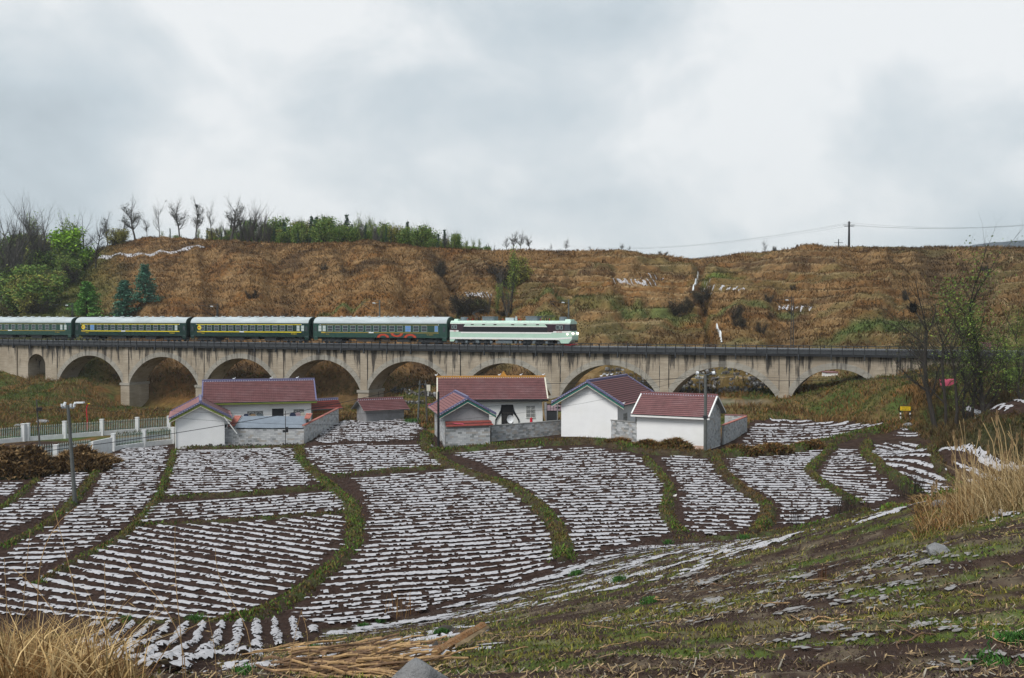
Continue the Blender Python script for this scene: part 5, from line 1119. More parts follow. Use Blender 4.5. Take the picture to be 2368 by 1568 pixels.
# gate house right of the left house
ga = atY(719, 975, 133.5); gz = ga.z; gb = atY(783, 975, 136.0)
t, Wq = house('gatehouse', 'low gatehouse with brown double gate and blue ridge beside the left house', (ga.x, ga.y), (gb.x, gb.y), 1.6, gz-.4, atY(750,941,134.5).z-gz+.35, .75, M['tile_red'], M['ridge_blue'], .35, 'x', wallm='render', verge=False)
x0, x1 = lx(t,Wq,722.5), lx(t,Wq,766); g0 = lz(t, x0, 977); g1 = lz(t, x0, 945)
gt = MB().box(x0,x1,-.06,-.01,g0,g1).build('gate', M['doorbrown'], t)
q = MB()
for i in range(5):
    xx = x0+(x1-x0)*i/4; q.box(xx-.03,xx+.03,-.09,-.06,g0,g1)
for zq in (0,.4,.62,1): zz_ = g0+(g1-g0)*zq; q.box(x0,x1,-.095,-.06,zz_-.03,zz_+.03)
for k in range(10):
    a0 = math.pi*k/10; a1_ = math.pi*(k+1)/10; cxm = (x0+x1)/2; q.tube((cxm+.55*math.cos(a0),-.09,g0+(g1-g0)*.66+.35*math.sin(a0)),(cxm+.55*math.cos(a1_),-.09,g0+(g1-g0)*.66+.35*math.sin(a1_)),.025,.025,4)
q.build('gate_ornament', M['goldtrim'], gt)
# --- middle house
rzm = math.radians(4); a2 = atY(1022, 975, 124.5); zf = 1.0; c, s = math.cos(rzm), math.sin(rzm); q = (1255-1184)/F; u = (q*a2.y-a2.x)/(c-q*s)
ev = atY(1140, 917, 125.2).z-zf
m_h, Wm = house('house', 'middle white farmhouse with maroon roof and yellow glazed ridge', (a2.x,a2.y), (a2.x+u*c,a2.y+u*s), 6.4, zf, ev, 2.0, M['tile'], M['ridge_yellow'], .65, 'x', fascia='black', verge='cream')
for ox_ in (1008, 1158, 1209, 1262): bird(m_h, lx(m_h,Wm,ox_), 3.2, ev+2.35)
q = MB(); xx = lx(m_h,Wm,1168); q.prism([(xx-.45,ev+2.25),(xx+.45,ev+2.25),(xx+.15,ev+2.75),(xx,ev+2.95),(xx-.15,ev+2.75)], 3.15, 3.3); q.build('ridge_ornament', M['ridge_yellow'], m_h)
D0, D1 = lx(m_h,Wm,1159.5), lx(m_h,Wm,1186.5); zt = lz(m_h,D0,936); door = MB().box(D0,D1,-.04,0,0,zt).build('door', M['black'], m_h)
q = MB()
for r in (.28,.42,.14):
    for k in range(14): a0 = 2*math.pi*k/14; a1_ = 2*math.pi*(k+1)/14; q.tube((D0+.5+r*math.cos(a0),-.06,zt*.42+r*math.sin(a0)),(D0+.5+r*math.cos(a1_),-.06,zt*.42+r*math.sin(a1_)),.018,.018,3)
q.box(D0,D1,-.06,-.04,zt*.66,zt*.68).box((D0+D1)/2-.02,(D0+D1)/2+.02,-.06,-.04,0,zt*.66); q.build('door_ornament', M['trunkgrey'], door)
q = MB()
for sg, xb in ((-1, D0), (1, D1)):
    pts_ = [(xb,zt),(xb,zt*.66),(xb+sg*.35,zt*.52),(xb+sg*.62,zt*.36),(xb+sg*.72,.1),(xb+sg*.78,.1),(xb+sg*.74,zt*.42),(xb+sg*.4,zt*.6),(xb+sg*.12,zt*.78)]
    q.prism(pts_ if sg > 0 else pts_[::-1], -.12, -.07)
q.build('black_drape', M['cloth_black'], m_h)
window(m_h, lx(m_h,Wm,1216), lx(m_h,Wm,1238), lz(m_h,8,966), lz(m_h,8,938))
MB().ball((lx(m_h,Wm,1247),-.3,lz(m_h,8,930)),.12).build('bulb', M['porcelain'], m_h)
# annex with grey gable
fa = atY(1029, 1022, 112.0); fz = .75; rza = math.radians(11); c, s = math.cos(rza), math.sin(rza); q = (1131-1184)/F; u = (q*fa.y-fa.x)/(c-q*s)
ap = atY(1084, 921, 112.0).z-fz; zb_an = .6
an, Wa = house('annex_house', 'grey rendered gable annex with pink roof in front of the middle house', (fa.x,fa.y), (fa.x+u*c,fa.y+u*s), 9.3, fz, ap-1.5, 1.35, M['tile_pink'], M['ridge_blue'], .7, 'y', fascia='teal', wallm='render', gov=.5)
blocks(an, 0, Wa, 0, 2.0, -.002, dark=.02); 
# left side wall blocks (plane x=0, running back)
cnt = blocks(an, -9.2, 0, 0, ap-1.75, 0.0, rot=-math.pi/2, ox=-.002, oy=0, dark=-.02, limit=280)
rt = thing('tiled_lean_to', 'dark red tiled lean-to roof with a pink sheet on the grey gable annex', 'roof', (fa.x,fa.y,fz), rza)
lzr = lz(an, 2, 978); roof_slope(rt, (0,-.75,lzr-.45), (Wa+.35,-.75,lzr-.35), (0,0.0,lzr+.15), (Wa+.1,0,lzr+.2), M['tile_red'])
MB().box(0,Wa,-.6,-.5,-.2,lzr-.42).box(0,.1,-.5,-.02,-.2,lzr-.5).box(Wa-.1,Wa,-.5,-.02,-.2,lzr-.5).build('lean_to_wall', M['mortar'], rt); blocks(rt, 0, Wa, 0, lzr-.5, -.6, dark=.02)
q = MB(); q.add([(.7,-.55,lzr-.1),(1.9,-.6,lzr-.2),(2.0,-.72,lzr-.28),(1.6,-.66,lzr-.22),(1.0,-.64,lzr-.17)],[(0,1,2,3,4)]); o = link('pink_sheet', q.mesh('pink_sheet', M['pink'])); o.location = (fa.x,fa.y,fz+.16); o.rotation_euler = (0,0,rza); o.modifiers.new('t','SOLIDIFY').thickness = .03; tag(o, 'bright pink sheet lying on the red tiled lean-to roof', 'sheet')
# yard wall of the middle house on a rubble plinth
P = W(1136, 1021, .8); Q = W(1299, 1006, .85); tz = atY(1136, 984, P[1]).z
bw3, L3 = block_wall('weathered grey block wall in front of the middle house yard', P, Q, .8, tz-.08, True, 'concrete', dark=.55)
# concrete block wall and beehives between right houses
def rubble(label, pts, zt_, n, hgt=.9, sz=.2, grp=None):
    G = [Vector((*W(a, b, z), z)) for a, b, z in pts]; t = thing('rubble_plinth', label, 'stone wall', tuple(G[0])); L_ = [(b-a).length for a, b in zip(G[:-1], G[1:])]
    for i in range(n):
        r = random.uniform(0, sum(L_)); k = 0
        while r > L_[k]: r -= L_[k]; k += 1
        p = G[k].lerp(G[k+1], r/L_[k]); zq = random.uniform(-.1, hgt)
        o = link('stone', shared(('rb', i % 5, sz), lambda: MB().ball((0,0,0),sz,1.25,.9,.8,6,4).mesh('stone', M['rockdark'] if i % 5 else M['rock'])), t)
        o.location = p-G[0]+Vector((random.uniform(-.05,.05), random.uniform(-.15,.1)+zq*.15, zq)); o.rotation_euler = (random.random()*3, random.random()*3, random.random()*6); o.scale = (random.uniform(.6,1.25),)*3
    return t
rubble('dark rubble plinth under the annex and middle yard wall', [(1022,1036,.15),(1130,1032,.25),(1230,1016,.5),(1296,1008,.6)], 0, 290, .75, .19)
rubble('low rubble footing under the left block wall', [(412,1036,0),(560,1034,0),(700,1032,0)], 0, 200, .3, .14)
# --- right gable house
rzr = math.radians(-25); fr = atY(1428, 1012, 115.5); fz = 1.0; c, s = math.cos(rzr), math.sin(rzr); q = (1298-1184)/F
u = (fr.x-q*fr.y)/(c-q*s); fl = (fr.x-u*c, fr.y-u*s); ap = atY(1358, 884, (fl[1]+fr.y)/2).z-fz
rh, Wr = house('gable_house', 'large white gable house with pink roof right of the middle house', fl, (fr.x,fr.y), 12.5, fz, ap-2.0, 1.95, M['tile_pink'], M['ridge_blue'], .95, 'y', fascia='teal', gov=.6)
for x, y in ((Wr/2,4),(Wr/2,6),(Wr/2,7.5),(-.8,-.5),(Wr+.85,-.5),(Wr+.8,12.7)): bird(rh, x, y, ap+.4 if abs(x-Wr/2) < .1 else ap-2.3)
def side_window(t, W_, y0, y1, z0, z1):
    f = MB(); x = W_; f.box(x,x+.05,y0,y1,z0,z0+.05).box(x,x+.05,y0,y1,z1-.05,z1).box(x,x+.05,y0,y0+.05,z0+.05,z1-.05).box(x,x+.05,y1-.05,y1,z0+.05,z1-.05)
    for i in range(1,8): yy = y0+(y1-y0)*i/8; f.box(x+.05,x+.08,yy-.014,yy+.014,z0,z1)
    for i in range(1,4): zz_ = z0+(z1-z0)*i/4; f.box(x+.052,x+.082,y0,y1,zz_-.014,zz_+.014)
    w_ = f.build('window', M['whitep'], t); MB().box(x+.001,x+.03,y0+.05,y1-.05,z0+.05,z1-.05).build('pane', M['glass'], w_)
side_window(rh, Wr, 1.9, 3.3, 1.3, 2.7); side_window(rh, Wr, 6.2, 8.4, 1.2, 3.2)
# --- right long house with maroon roof
fr = atZ(1633, 1041, .55); rzw = math.radians(-27); c, s = math.cos(rzw), math.sin(rzw); q = (1473-1184)/F; u = (fr.x-q*fr.y)/(c-q*s); fl = (fr.x-u*c, fr.y-u*s); fz = .55
ev = atY(1560, 959, (fl[1]+fr.y)/2).z-fz
wh, Ww = house('long_house', 'long low white house with maroon roof behind the tall concrete pole', fl, (fr.x,fr.y), 5.4, fz, ev+.12, 1.7, M['tile'], M['tile'], .5, 'x', fascia='whitep', verge='whitep', ridge_on=True)
MB().box(-.002,Ww+.002,-.012,-.002,-.6,.42).build('stained_skirting', M['wallstain'], wh)
kk = 1.7/2.7; blocks(wh, 0, 5.4, 0, ev+1.8, 0.0, rot=math.pi/2, ox=Ww+.002, oy=0, top=lambda x: ev+.1+(x if x < 2.7 else 5.4-x)*kk, dark=0.0, limit=290)
# low walled yard behind it
P = W(1673, 1027, .5); Q = W(1727, 1003, .5); bw4, L4 = block_wall('low grey block wall with red coping right of the long white house', P, Q, .45, 2.55, True, 'tile_orange', dark=-.02)
R2 = atY(1676, 965, Q[1]+1.5); bw5, L5 = block_wall('rear grey block wall with pink coping behind the long white house', (R2.x, R2.y), (Q[0]+.1, Q[1]+.6), .5, 2.6, True, 'tile_pink', dark=-.02)
# block wall between the two right houses
P = W(1442-1.5, 1018, .95); Q = W(1548-.0, 1028, .8)
P = W(1412.5, 1014, 1.0); Q = W(1474, 1025, .85); tz = atY(1440, 970, P[1]).z; bw6, L6 = block_wall('short mottled block wall between the two right white houses', P, Q, .9, tz-.1, True, 'concrete', dark=.45)
def hive(ox_, oyb, oyt, label, bend=0):
    p = W(ox_, oyb, 1.0); p = (p[0], p[1]); z0 = 1.0; h = atY(ox_, oyt, p[1]).z-z0; t = thing('beehive', label, 'beehive', (p[0], p[1], z0-.1), random.uniform(-.4,.2), 'log beehives against the right gable wall')
    for i in range(10):
        a0 = 2*math.pi*i/10; a1_ = 2*math.pi*(i+.9)/10; r0, r1 = .36, .29; v = [(r0*math.cos(a0),r0*math.sin(a0),.3),(r0*math.cos(a1_),r0*math.sin(a1_),.3),(r1*math.cos(a1_),r1*math.sin(a1_),h-.1),(r1*math.cos(a0),r1*math.sin(a0),h-.1)]
        v += [(x*.9,y*.9,z) for x,y,z in v]; MB().add(v, [(0,1,2,3),(7,6,5,4),(0,4,5,1),(1,5,6,2),(2,6,7,3),(3,7,4,0)]).build('stave', M['wood'], t)
    MB().box(-.32,.32,-.32,.32,-.1,.3).build('base_block', M['block1'], t)
    for i in range(6): 
        q = MB().tube((-.55+.19*i,-.42,h-.06+.05*(i%2)),(-.5+.19*i,.42,h+.0),.09,.09,6); q.build('cap_tile', M['tile_orange'], t)
    if bend: MB().box(-.2,.2,-.3,.3,h+.02,h+.16).build('cap_stone', M['tile_red'], t)
hive(1327, 1006, 985, 'leftmost of the three wooden beehives by the white gable wall', 1); hive(1361, 1009, 986, 'middle one of the three wooden beehives by the white gable wall'); hive(1387, 1011, 987, 'rightmost wooden beehive, next to the block wall', 1)
# shed behind the stick fence
sa = atY(842, 972, 134.5); sb = atY(948, 969, 137.0); zs_ = h1(sa.x, sa.y)-.2; ev = atY(895, 949, 135.5).z-zs_
shd, Wsd = house('shed', 'low grey shed with maroon tiled roof between the farm yards', (sa.x+.3,sa.y), (sb.x-.8,sb.y), 3.6, zs_, ev+.25, .95, M['tile'], M['tile'], .6, 'x', wallm='render', verge=False)
# satellite dish, red bucket, ladder, gate of the middle yard
p = atY(1180, 978, 121.5); d = thing('satellite_dish', 'white satellite dish before the black door of the middle house', 'satellite dish', tuple(p)); q = MB(); n = 14
vs_ = [(0,.12,0)]+[(.26*math.cos(2*math.pi*k/n),.06,.32*math.sin(2*math.pi*k/n)) for k in range(n)]+[(.4*math.cos(2*math.pi*k/n),-.05,.5*math.sin(2*math.pi*k/n)) for k in range(n)]
q.add(vs_, [(0,1+k,1+(k+1)%n) for k in range(n)]+[(1+k,1+n+k,1+n+(k+1)%n,1+(k+1)%n) for k in range(n)]); o = q.build('dish', M['porcelain'], d, True); o.location = (0,0,.45); MB().tube((0,.1,-1.6),(0,.1,.3),.03).build('stand', M['grey'], d)
p = atY(1228.5, 977, 118.6); t = thing('bucket', 'red plastic container standing on the middle yard wall', 'container', (p.x, p.y, atY(1228,978,118.6).z)); MB().tube((0,0,0),(0,0,.55),.17,.15,10).build('body', M['redplastic'], t); MB().tube((0,0,.55),(0,0,.62),.08,.07,8).build('lid', M['redplastic'], t)
t = thing('yard_gate', 'black and brown metal gate between the middle and right houses', 'gate', (atY(1264,975,123).x, 123.0, 1.0)); gw = 3.6; gh = atY(1280, 932, 123).z-1.0
MB().box(0,1.3,-.05,.05,0,gh*.72).build('gate_leaf', M['dark'], t); MB().box(2.7,gw,-.05,.05,0,gh*.72).build('gate_leaf', M['dark'], t)
fr_ = MB().box(.05,gw,-.04,.04,gh*.72,gh*.96).build('gate_header', M['cloth_pink'], t)
q = MB()
for i in range(10): q.box(.05+i*(gw-.1)/9-.02,.05+i*(gw-.1)/9+.02,-.06,-.04,gh*.72,gh*.96)
q.box(0,gw,-.07,-.04,gh*.94,gh*.98).box(0,gw,-.07,-.04,gh*.70,gh*.735); q.add([(1.0,-.06,gh*.84),(1.35,-.06,gh*.89),(1.7,-.06,gh*.84),(1.35,-.06,gh*.79)],[(0,1,2,3)]); q.build('header_bars', M['black'], fr_)
MB().box(1.22,1.34,-.1,.1,0,gh).box(-.25,0,-.15,.15,0,gh*1.02).build('gate_post', M['render'], t)
t = thing('wooden_pole', 'crooked pale wooden pole leaning at the right corner of the middle house', 'pole', (atY(1262,978,121.5).x,121.5,1.0)); MB().path([(-.35,0,3.6),(-.3,0,2.6),(-.1,0,1.6),(.05,0,.8),(.1,0,0)], .09, 6).build('trunk', M['wood'], t)
# ---------------- fences ----------------
def G2(ox_, oyb): p = gnd(ox_, oyb, 60, 200); return p
PK = MB().box(-.022,.022,-.015,.015,0,1.18).add([(-.022,-.015,1.18),(.022,-.015,1.18),(.022,.015,1.18),(-.022,.015,1.18),(0,0,1.27)],[(0,1,4),(1,2,4),(2,3,4),(3,0,4)]).mesh('picket', M['picket'])
def fence(label, posts_, wh=.5, h=1.9, Ys=None):
    """posts_: (ox, base oy, top oy)"""
    P = []
    for i, q in enumerate(posts_):
        p = atZ(q[0], q[1], 0.0) if Ys is None else atY(q[0], q[1], Ys[i]); P.append(p)
    t = thing('picket_fence', label, 'fence', tuple(P[0]))
    for i, (p, q) in enumerate(zip(P, posts_)):
        o = MB().box(-.2,.2,-.2,.2,-.6,atY(q[0], q[2], p.y).z-p.z).build('pillar', M['fence_white'], t); o.location = p-P[0]
        hz = atY(q[0], q[2], p.y).z-p.z; k = MB().box(-.24,.24,-.24,.24,hz,hz+.07).build('pillar_cap', M['fence_white'], t); k.location = p-P[0]
    for a, b, qa in zip(P[:-1], P[1:], posts_[:-1]):
        d = b-a; L_ = Vector((d.x, d.y, 0)).length
        if L_ < 1.2: continue
        rz = math.atan2(d.y, d.x); sl = d.z/L_
        w_ = MB(); w_.add([(.2,-.12,-.6),(L_-.2,-.12,-.6+d.z),(L_-.2,.12,-.6+d.z),(.2,.12,-.6),(.2,-.12,wh),(L_-.2,-.12,wh+d.z),(L_-.2,.12,wh+d.z),(.2,.12,wh)],[(3,2,1,0),(4,5,6,7),(0,1,5,4),(1,2,6,5),(2,3,7,6),(3,0,4,7)])
        o = w_.build('base_wall', M['fence_white'], t); o.location = a-P[0]; o.rotation_euler = (0,0,rz)
        r = MB()
        for zq in (wh+.12, wh+1.0): r.add([(.2,-.02,zq),(L_-.2,-.02,zq+d.z),(L_-.2,.02,zq+d.z),(.2,.02,zq),(.2,-.02,zq+.05),(L_-.2,-.02,zq+.05+d.z),(L_-.2,.02,zq+.05+d.z),(.2,.02,zq+.05)],[(3,2,1,0),(4,5,6,7),(0,1,5,4),(1,2,6,5),(2,3,7,6),(3,0,4,7)])
        o = r.build('fence_rails', M['fence_rail'], t); o.location = a-P[0]; o.rotation_euler = (0,0,rz)
        n = int((L_-.5)/.2)
        for i in range(n):
            u = .3+(L_-.6)*i/max(1, n-1); o = link('picket', PK, t); o.location = a-P[0]+Vector((math.cos(rz)*u, math.sin(rz)*u, wh+.02+sl*u)); o.rotation_euler = (0,0,rz)
    return t
fence('far white pillared fence with pale green pickets reaching from left edge to gable house', [(-60,1031,990),(54,1020.5,981),(64.5,1019.5,980),(149.5,1013.5,975),(235.6,1006.5,970.5),(317.5,1000.5,966),(391,995.5,963)])
fence('near white pillared fence behind the brush heaps at the left edge', [(-30,1078,1050),(48.8,1072,1041),(129.4,1066,1030),(213.6,1054,1024)])
a_, b_ = atZ(213.6,1056,0), atZ(258,1046,0); w_ = thing('low_wall', 'plain pale low wall linking the two near fences', 'wall', tuple(a_), math.atan2(b_.y-a_.y, b_.x-a_.x)); MB().box(0,(b_-a_).length,-.1,.1,-.5,1.6).build('panel', M['fence_white'], w_)
fence('near white pillared fence just left of the gable house', [(262,1043,1004.5),(333,1033,995.5),(399,1025,989)])
line_strip([(-40,1052),(60,1046),(150,1038),(235,1026),(300,1016),(380,1007)], 4.2, M['asphalt'], 'lane', 'dark wet lane between the two fences', .05, 'structure')
# ---------------- poles and wires ----------------
def pole(label, oxb, oyb, oxt, oyt, r0, r1, m='pole', Y=None, arm=0, grp=None, name='utility_pole', n=10):
    b = gnd(oxb, oyb, 40, 230) if Y is None else atY(oxb, oyb, Y); top = atY(oxt, oyt, b.y); t = thing(name, label, 'pole', tuple(b)); d = top-b
    MB().tube((0,0,-.6), d, r0, r1, n).build('shaft', M[m], t)
    if arm:
        q = MB(); q.box(-arm,arm,-.05,.05,-.05,.05); o = q.build('crossarm', M['grey'], t); o.location = d-Vector((0,0,.2))
        for x in (-arm*.95, -arm*.45, arm*.45, arm*.95): MB().tube((x,0,.05),(x,0,.3),.075,.09,8).build('insulator', M['porcelain'], o)
    return t, b, top
pl1, b1_, t1 = pole('nearest grey concrete pole at left with white insulators on top', 175, 1166, 157, 937, .17, .12, arm=.5)
q = MB(); q.box(.6,1.25,-.2,.2,.0,.1); o = q.build('lamp_head', M['porcelain'], pl1); o.location = t1-b1_+Vector((0,0,.15))
for x in (-.05,.75): o = MB().tube((0,0,0),(.1,0,.32),.12,.1,8).build('insulator', M['porcelain'], pl1); o.location = t1-b1_+Vector((x-.3,.1,-.1))
pl2, b2_, t2 = pole('thin grey pole between the fences at the left edge', 94, 1052, 84.5, 924, .11, .07, 'trunkgrey')
MB().box(.02,.55,-.15,.15,-.1,.25).build('dark_box', M['black'], pl2).location = t2-b2_-Vector((0,0,1.1))
pl3, b3_, t3 = pole('left pole of the pair that carries a coiled cable', 966, 975, 971, 880, .13, .1, Y=134)
pl4, b4_, t4 = pole('right mossy pole of the pair that carries a coiled cable', 988, 982, 984, 880, .13, .1, 'trunkgrey', Y=134)
q = MB().tube(t3-b3_-Vector((.2,0,.5)), t4-b3_-Vector((-.2,0,.5)), .06, .06, 6); q.build('crossbar', M['grey'], pl3)
p = atY(977.5, 893, 133.7); torus(.27, .07, M['black'], 'cable_coil', 'black coil of cable hanging between the paired poles', 'cable coil', p, (math.pi/2,0,0))
pl5, b5_, t5 = pole('slim jet black pole in front of the grey gable annex', 1014, 1044, 1013.6, 906, .15, .11, 'black')
pl6, b6_, t6 = pole('tall grey concrete pole at the corner of the long white house', 1631, 1045, 1631.5, 866, .2, .14, Y=106.0)
for sx in (-1, 1):
    MB().tube((0,0,-.1),(sx*.75,0,.15),.035,.035,6).build('bracket', M['grey'], pl6).location = t6-b6_
    MB().tube((sx*.7,0,.0),(sx*.95,0,.05),.16,.2,10).build('insulator', M['porcelain'], pl6).location = t6-b6_+Vector((0,0,.12))
MB().box(-.22,.22,-.22,.22,-8.5+4.0,-8.2+4.0).build('band', M['dark'], pl6).location = t6-b6_
pl7, b7_, t7 = pole('thin dark pole seen through the arch behind the right concrete pole', 1618, 922, 1617.5, 872, .08, .06, 'pole', Y=146, arm=.5)
def wire(label, a, b, sag, r=.022, n=18, m='black'):
    a, b = Vector(a), Vector(b); pts = [a.lerp(b, i/n)-Vector((0,0,4*sag*(i/n)*(1-i/n))) for i in range(n+1)]
    tag(MB().path(pts, r, 4).build('overhead_wire', M[m]), label, 'wire')
wire('thick black cable sagging from the left edge past the left house to the paired poles', atY(-80,1064,96), t3-Vector((0,0,.5)), .9, .045)
wire('cable from the paired poles across the viaduct to the pole behind the arch', t4-Vector((0,0,.5)), t7, .35, .04)
wire('cable running right from the pole behind the arch across the viaduct piers', t7, atY(2420,842,120), 1.1, .03)
wire('thin wire from the right concrete pole towards the trees at the right edge', t6+Vector((.8,0,.1)), atY(2430,835,95), 1.0, .016)
wire('upper thin wire between the left concrete pole and the right concrete pole', t1+Vector((.4,0,.1)), t6+Vector((-.8,0,.1)), 2.2, .013)
wire('lower thin wire between the left concrete pole and the right concrete pole', t1+Vector((-.3,0,0)), t6+Vector((-.8,0,-.2)), 3.0, .013)
wire('thin wire from the rear left pole to the nearest left pole', t2, t1, .3, .012); wire('thin wire leaving the nearest left pole over the left edge', t1, atY(-60,948,75), .4, .012)
# red bent post, signs, billboard, tarpaulin
p = atZ(187,1001,0); t = thing('red_post', 'thin red post with a bent yellow tip behind the far fence', 'post', (p.x,p.y+2,-.2)); hz = atY(187,934,p.y+2).z+.2
MB().path([(0,0,0),(0,0,hz*.45),(-.1,0,hz*.75),(-.05,0,hz*.9),(.12,0,hz)], .06, 6).build('post', M['redplastic'], t); MB().box(.1,.35,-.04,.04,hz-.02,hz+.07).build('tip', M['yellow'], t)
pa = gnd(2080,969,90,140); pb = gnd(2100,970,90,140); pa = gnd(2080,971,90,140); pa = Vector((pa.x, pa.y-.3, h1(pa.x, pa.y-.3)+.4)); t = thing('warning_sign', 'yellow warning board on black and white striped posts beside the fields', 'sign', tuple(pa), math.radians(-12))
S_ = pa.y/2400; wS = 21*S_; hS = 17*S_
for x in (0, wS):
    for i in range(4): MB().box(x-.05-.02,x+.05+.02,-.05,.05,-.3 if i == 0 else i*.22-.1,i*.22+.12).build('post_band', M['whitep'] if i % 2 == 0 else M['black'], t)
z0 = .78-.02; zt = z0+11.5*S_
MB().box(-.1,wS+.1,-.04,.04,z0,zt).build('board_frame', M['signtxt'], t); bd = MB().box(-.05,wS+.05,-.055,-.04,z0+.05,zt-.05).build('board', M['sign'], t)
q = MB()
for row, (n, zc_) in enumerate(((4, z0+.37), (5, z0+.17))):
    for i in range(n):
        xc = wS/2+(i-(n-1)/2)*.17
        for k in range(3): q.box(xc-.055,xc+.055,-.06,-.055,zc_-.055+k*.05,zc_-.04+k*.05)
        q.box(xc-.008+random.uniform(-.03,.03),xc+.01,-.061,-.055,zc_-.06,zc_+.07)
q.build('lettering', M['signtxt'], bd)
pc = atY(1912,888,156); t = thing('white_hut', 'small white hut wall seen through the right arch', 'hut', (pc.x,pc.y,pc.z-1)); MB().box(0,1.65,0,2.5,0,1.0+26*156/2400).build('wall', M['wall'], t); MB().box(-.1,1.75,-.1,2.6,1.0+26*156/2400,1.12+26*156/2400).build('roof', M['tile'], t)
pc = atY(990,912,140); t = thing('notice_board', 'small cream notice board on a post behind the paired poles', 'sign', tuple(pc)); MB().box(-.04,.04,-.04,.04,-.2,.5).build('post', M['fence_white'], t); MB().box(-.42,.3,-.04,.04,.45,1.3).build('board', M['cream'], t)
def tarp(label, oxs, oys, Y, m):
    pts = [atY(a, b, Y+random.uniform(-.3,.3)) for a, b in zip(oxs, oys)]; c0 = sum(pts, Vector())/len(pts); q = MB(); q.add([c0+Vector((0,-.1,.1))]+pts, [(0,1+i,1+(i+1)%len(pts)) for i in range(len(pts))]); o = q.build('tarpaulin', M[m]); o.modifiers.new('t','SOLIDIFY').thickness = .04; tag(o, label, 'tarpaulin')
tarp('pink tarpaulin on the dark bank between the right hand trees', (2172,2208,2213,2195,2175), (877,876,884,893,892), gnd(2192,893,70,200).y-1.0, 'pink')
tarp('small pink roof sheet sticking out left of the grey gable annex', (989,1003,1003,990), (934,933,937,937), 124, 'pink')
tarp('white and blue plastic sheet dumped beside the black pole', (990,1003,998,988), (1040,1032,1028,1043), 112, 'whitep')
tarp('white plastic bag lying beside the green bank between the right plots', (1558,1566,1563,1553), (1146,1143,1150,1150), 84, 'whitep')
# low grey building and maroon roof at the far right
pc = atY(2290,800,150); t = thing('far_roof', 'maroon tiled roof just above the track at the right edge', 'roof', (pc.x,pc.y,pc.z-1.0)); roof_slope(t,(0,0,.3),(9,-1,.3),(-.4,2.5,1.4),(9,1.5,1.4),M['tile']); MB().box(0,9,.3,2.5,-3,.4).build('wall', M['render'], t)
pc = atY(2262,878,132); t = thing('grey_wall', 'pale grey block building half hidden by the right hand trees', 'building', (pc.x,pc.y,pc.z-1.5)); MB().box(0,5.2,0,3,0,1.5+1.3).build('wall', M['block2'], t); MB().box(-.1,5.3,-.1,3.1,2.8,2.92).build('roof', M['concrete'], t)
# white car under the viaduct
pc = atY(1784,925,150.5); t = thing('parked_car', 'small white car parked beyond the right viaduct arch', 'car', (pc.x+.2,pc.y,pc.z), math.radians(-68)); 
bp = [(-1.9,.25),(-1.95,.65),(-1.6,.85),(-1.0,.95),(-.5,1.4),(.7,1.42),(1.4,.98),(1.9,.85),(1.95,.3)]
MB().prism(bp, -.8, .8).build('body', M['whitecar'], t); MB().prism([(-.93,.97),(-.5,1.34),(.66,1.36),(1.22,.98)], -.81, .81).build('side_window', M['glass'], t)
MB().add([(-1.02,-.7,.99),(-1.02,.7,.99),(-.56,.62,1.39),(-.56,-.62,1.39)],[(0,1,2,3)]).build('windscreen', M['glass'], t)
for x in (-1.2,1.25):
    for y in (-.78,.78): o = MB().tube((0,-.1,0),(0,.1,0),.3,.3,14).build('wheel', M['tyre'], t); o.location = (x,y,.3)
# dry stone terrace walls beyond the arches
def stone_row(label, x0, y0, x1, y1, n, hz, sz=.3, Ya=None):
    P = [gnd(x0+(x1-x0)*i/12, y0+(y1-y0)*i/12, 148 if Ya is None else Ya, 260) for i in range(13)]; t = thing('dry_stone_wall', label, 'stone wall', tuple(P[0]))
    for i in range(n):
        f = random.random()*11.99; k = int(f); p = P[k].lerp(P[k+1], f-k); zq = random.uniform(-.1, hz); j = i % 5
        o = link('stone', shared(('ds', j, sz), lambda: MB().ball((0,0,0),sz,1.3,.9,.75,6,4).mesh('stone', M['rock'] if j in (1,) else M['rockdark'])), t); o.location = p-P[0]+Vector((random.uniform(-.2,.2),random.uniform(-.2,.2)+zq*.2,zq)); o.rotation_euler = (random.random()*3,random.random()*3,random.random()*6); o.scale = (random.uniform(.6,1.2),)*3
for i, (y, hz, n) in enumerate(((909,.7,190),(892,.6,170),(877,.35,120),(865,.3,110),(855,.3,100))):
    stone_row(['lowest','second lowest','middle','second highest','highest'][i]+' dark stone terrace wall seen through the right arches', 1400, y+2, 1790, y, n, hz)
stone_row('dark stone terrace wall above the shed between the farm yards', 905, 905, 1020, 922, 110, .7, .25, 140); stone_row('low dark stone wall below the terrace wall behind the paired poles', 930, 936, 985, 934, 50, .5, .22, 130)
line_strip([(1615,632),(1610,648),(1604,664),(1598,680)], .4, M['water'], 'stream', 'upper white stretch of a small stream falling down the hillside gully', .3, 'structure', None, .5, .5)
line_strip([(1657,752),(1663,766),(1667,780),(1669,794)], .35, M['water'], 'stream', 'lower white stretch of the small hillside stream', .25, 'structure', None, .5, .6)
# stick fence between the plots
def stick_row(label, pts, n):
    P = [gnd(a, b, 90, 160) for a, b in pts]; t = thing('stick_fence', label, 'fence', tuple(P[0]))
    for i in range(n):
        f = (i+random.uniform(-.3,.3))/n*(len(P)-1); f = min(max(f,0),len(P)-1.001); k = int(f); p = P[k].lerp(P[k+1], f-k)-P[0]
        MB().tube(p-Vector((0,0,.1)), p+Vector((random.uniform(-.15,.15),random.uniform(-.1,.1),random.uniform(.7,1.25))), .032, .02, 4).build('stick', M['trunk'], t)
stick_row('row of dark sticks between the upper plots', [(715,1024),(800,1027),(880,1025),(960,1021),(1000,1010)], 46)
stick_row('row of dark sticks in front of the grey shed', [(792,974),(850,973),(900,972),(952,971)], 40)
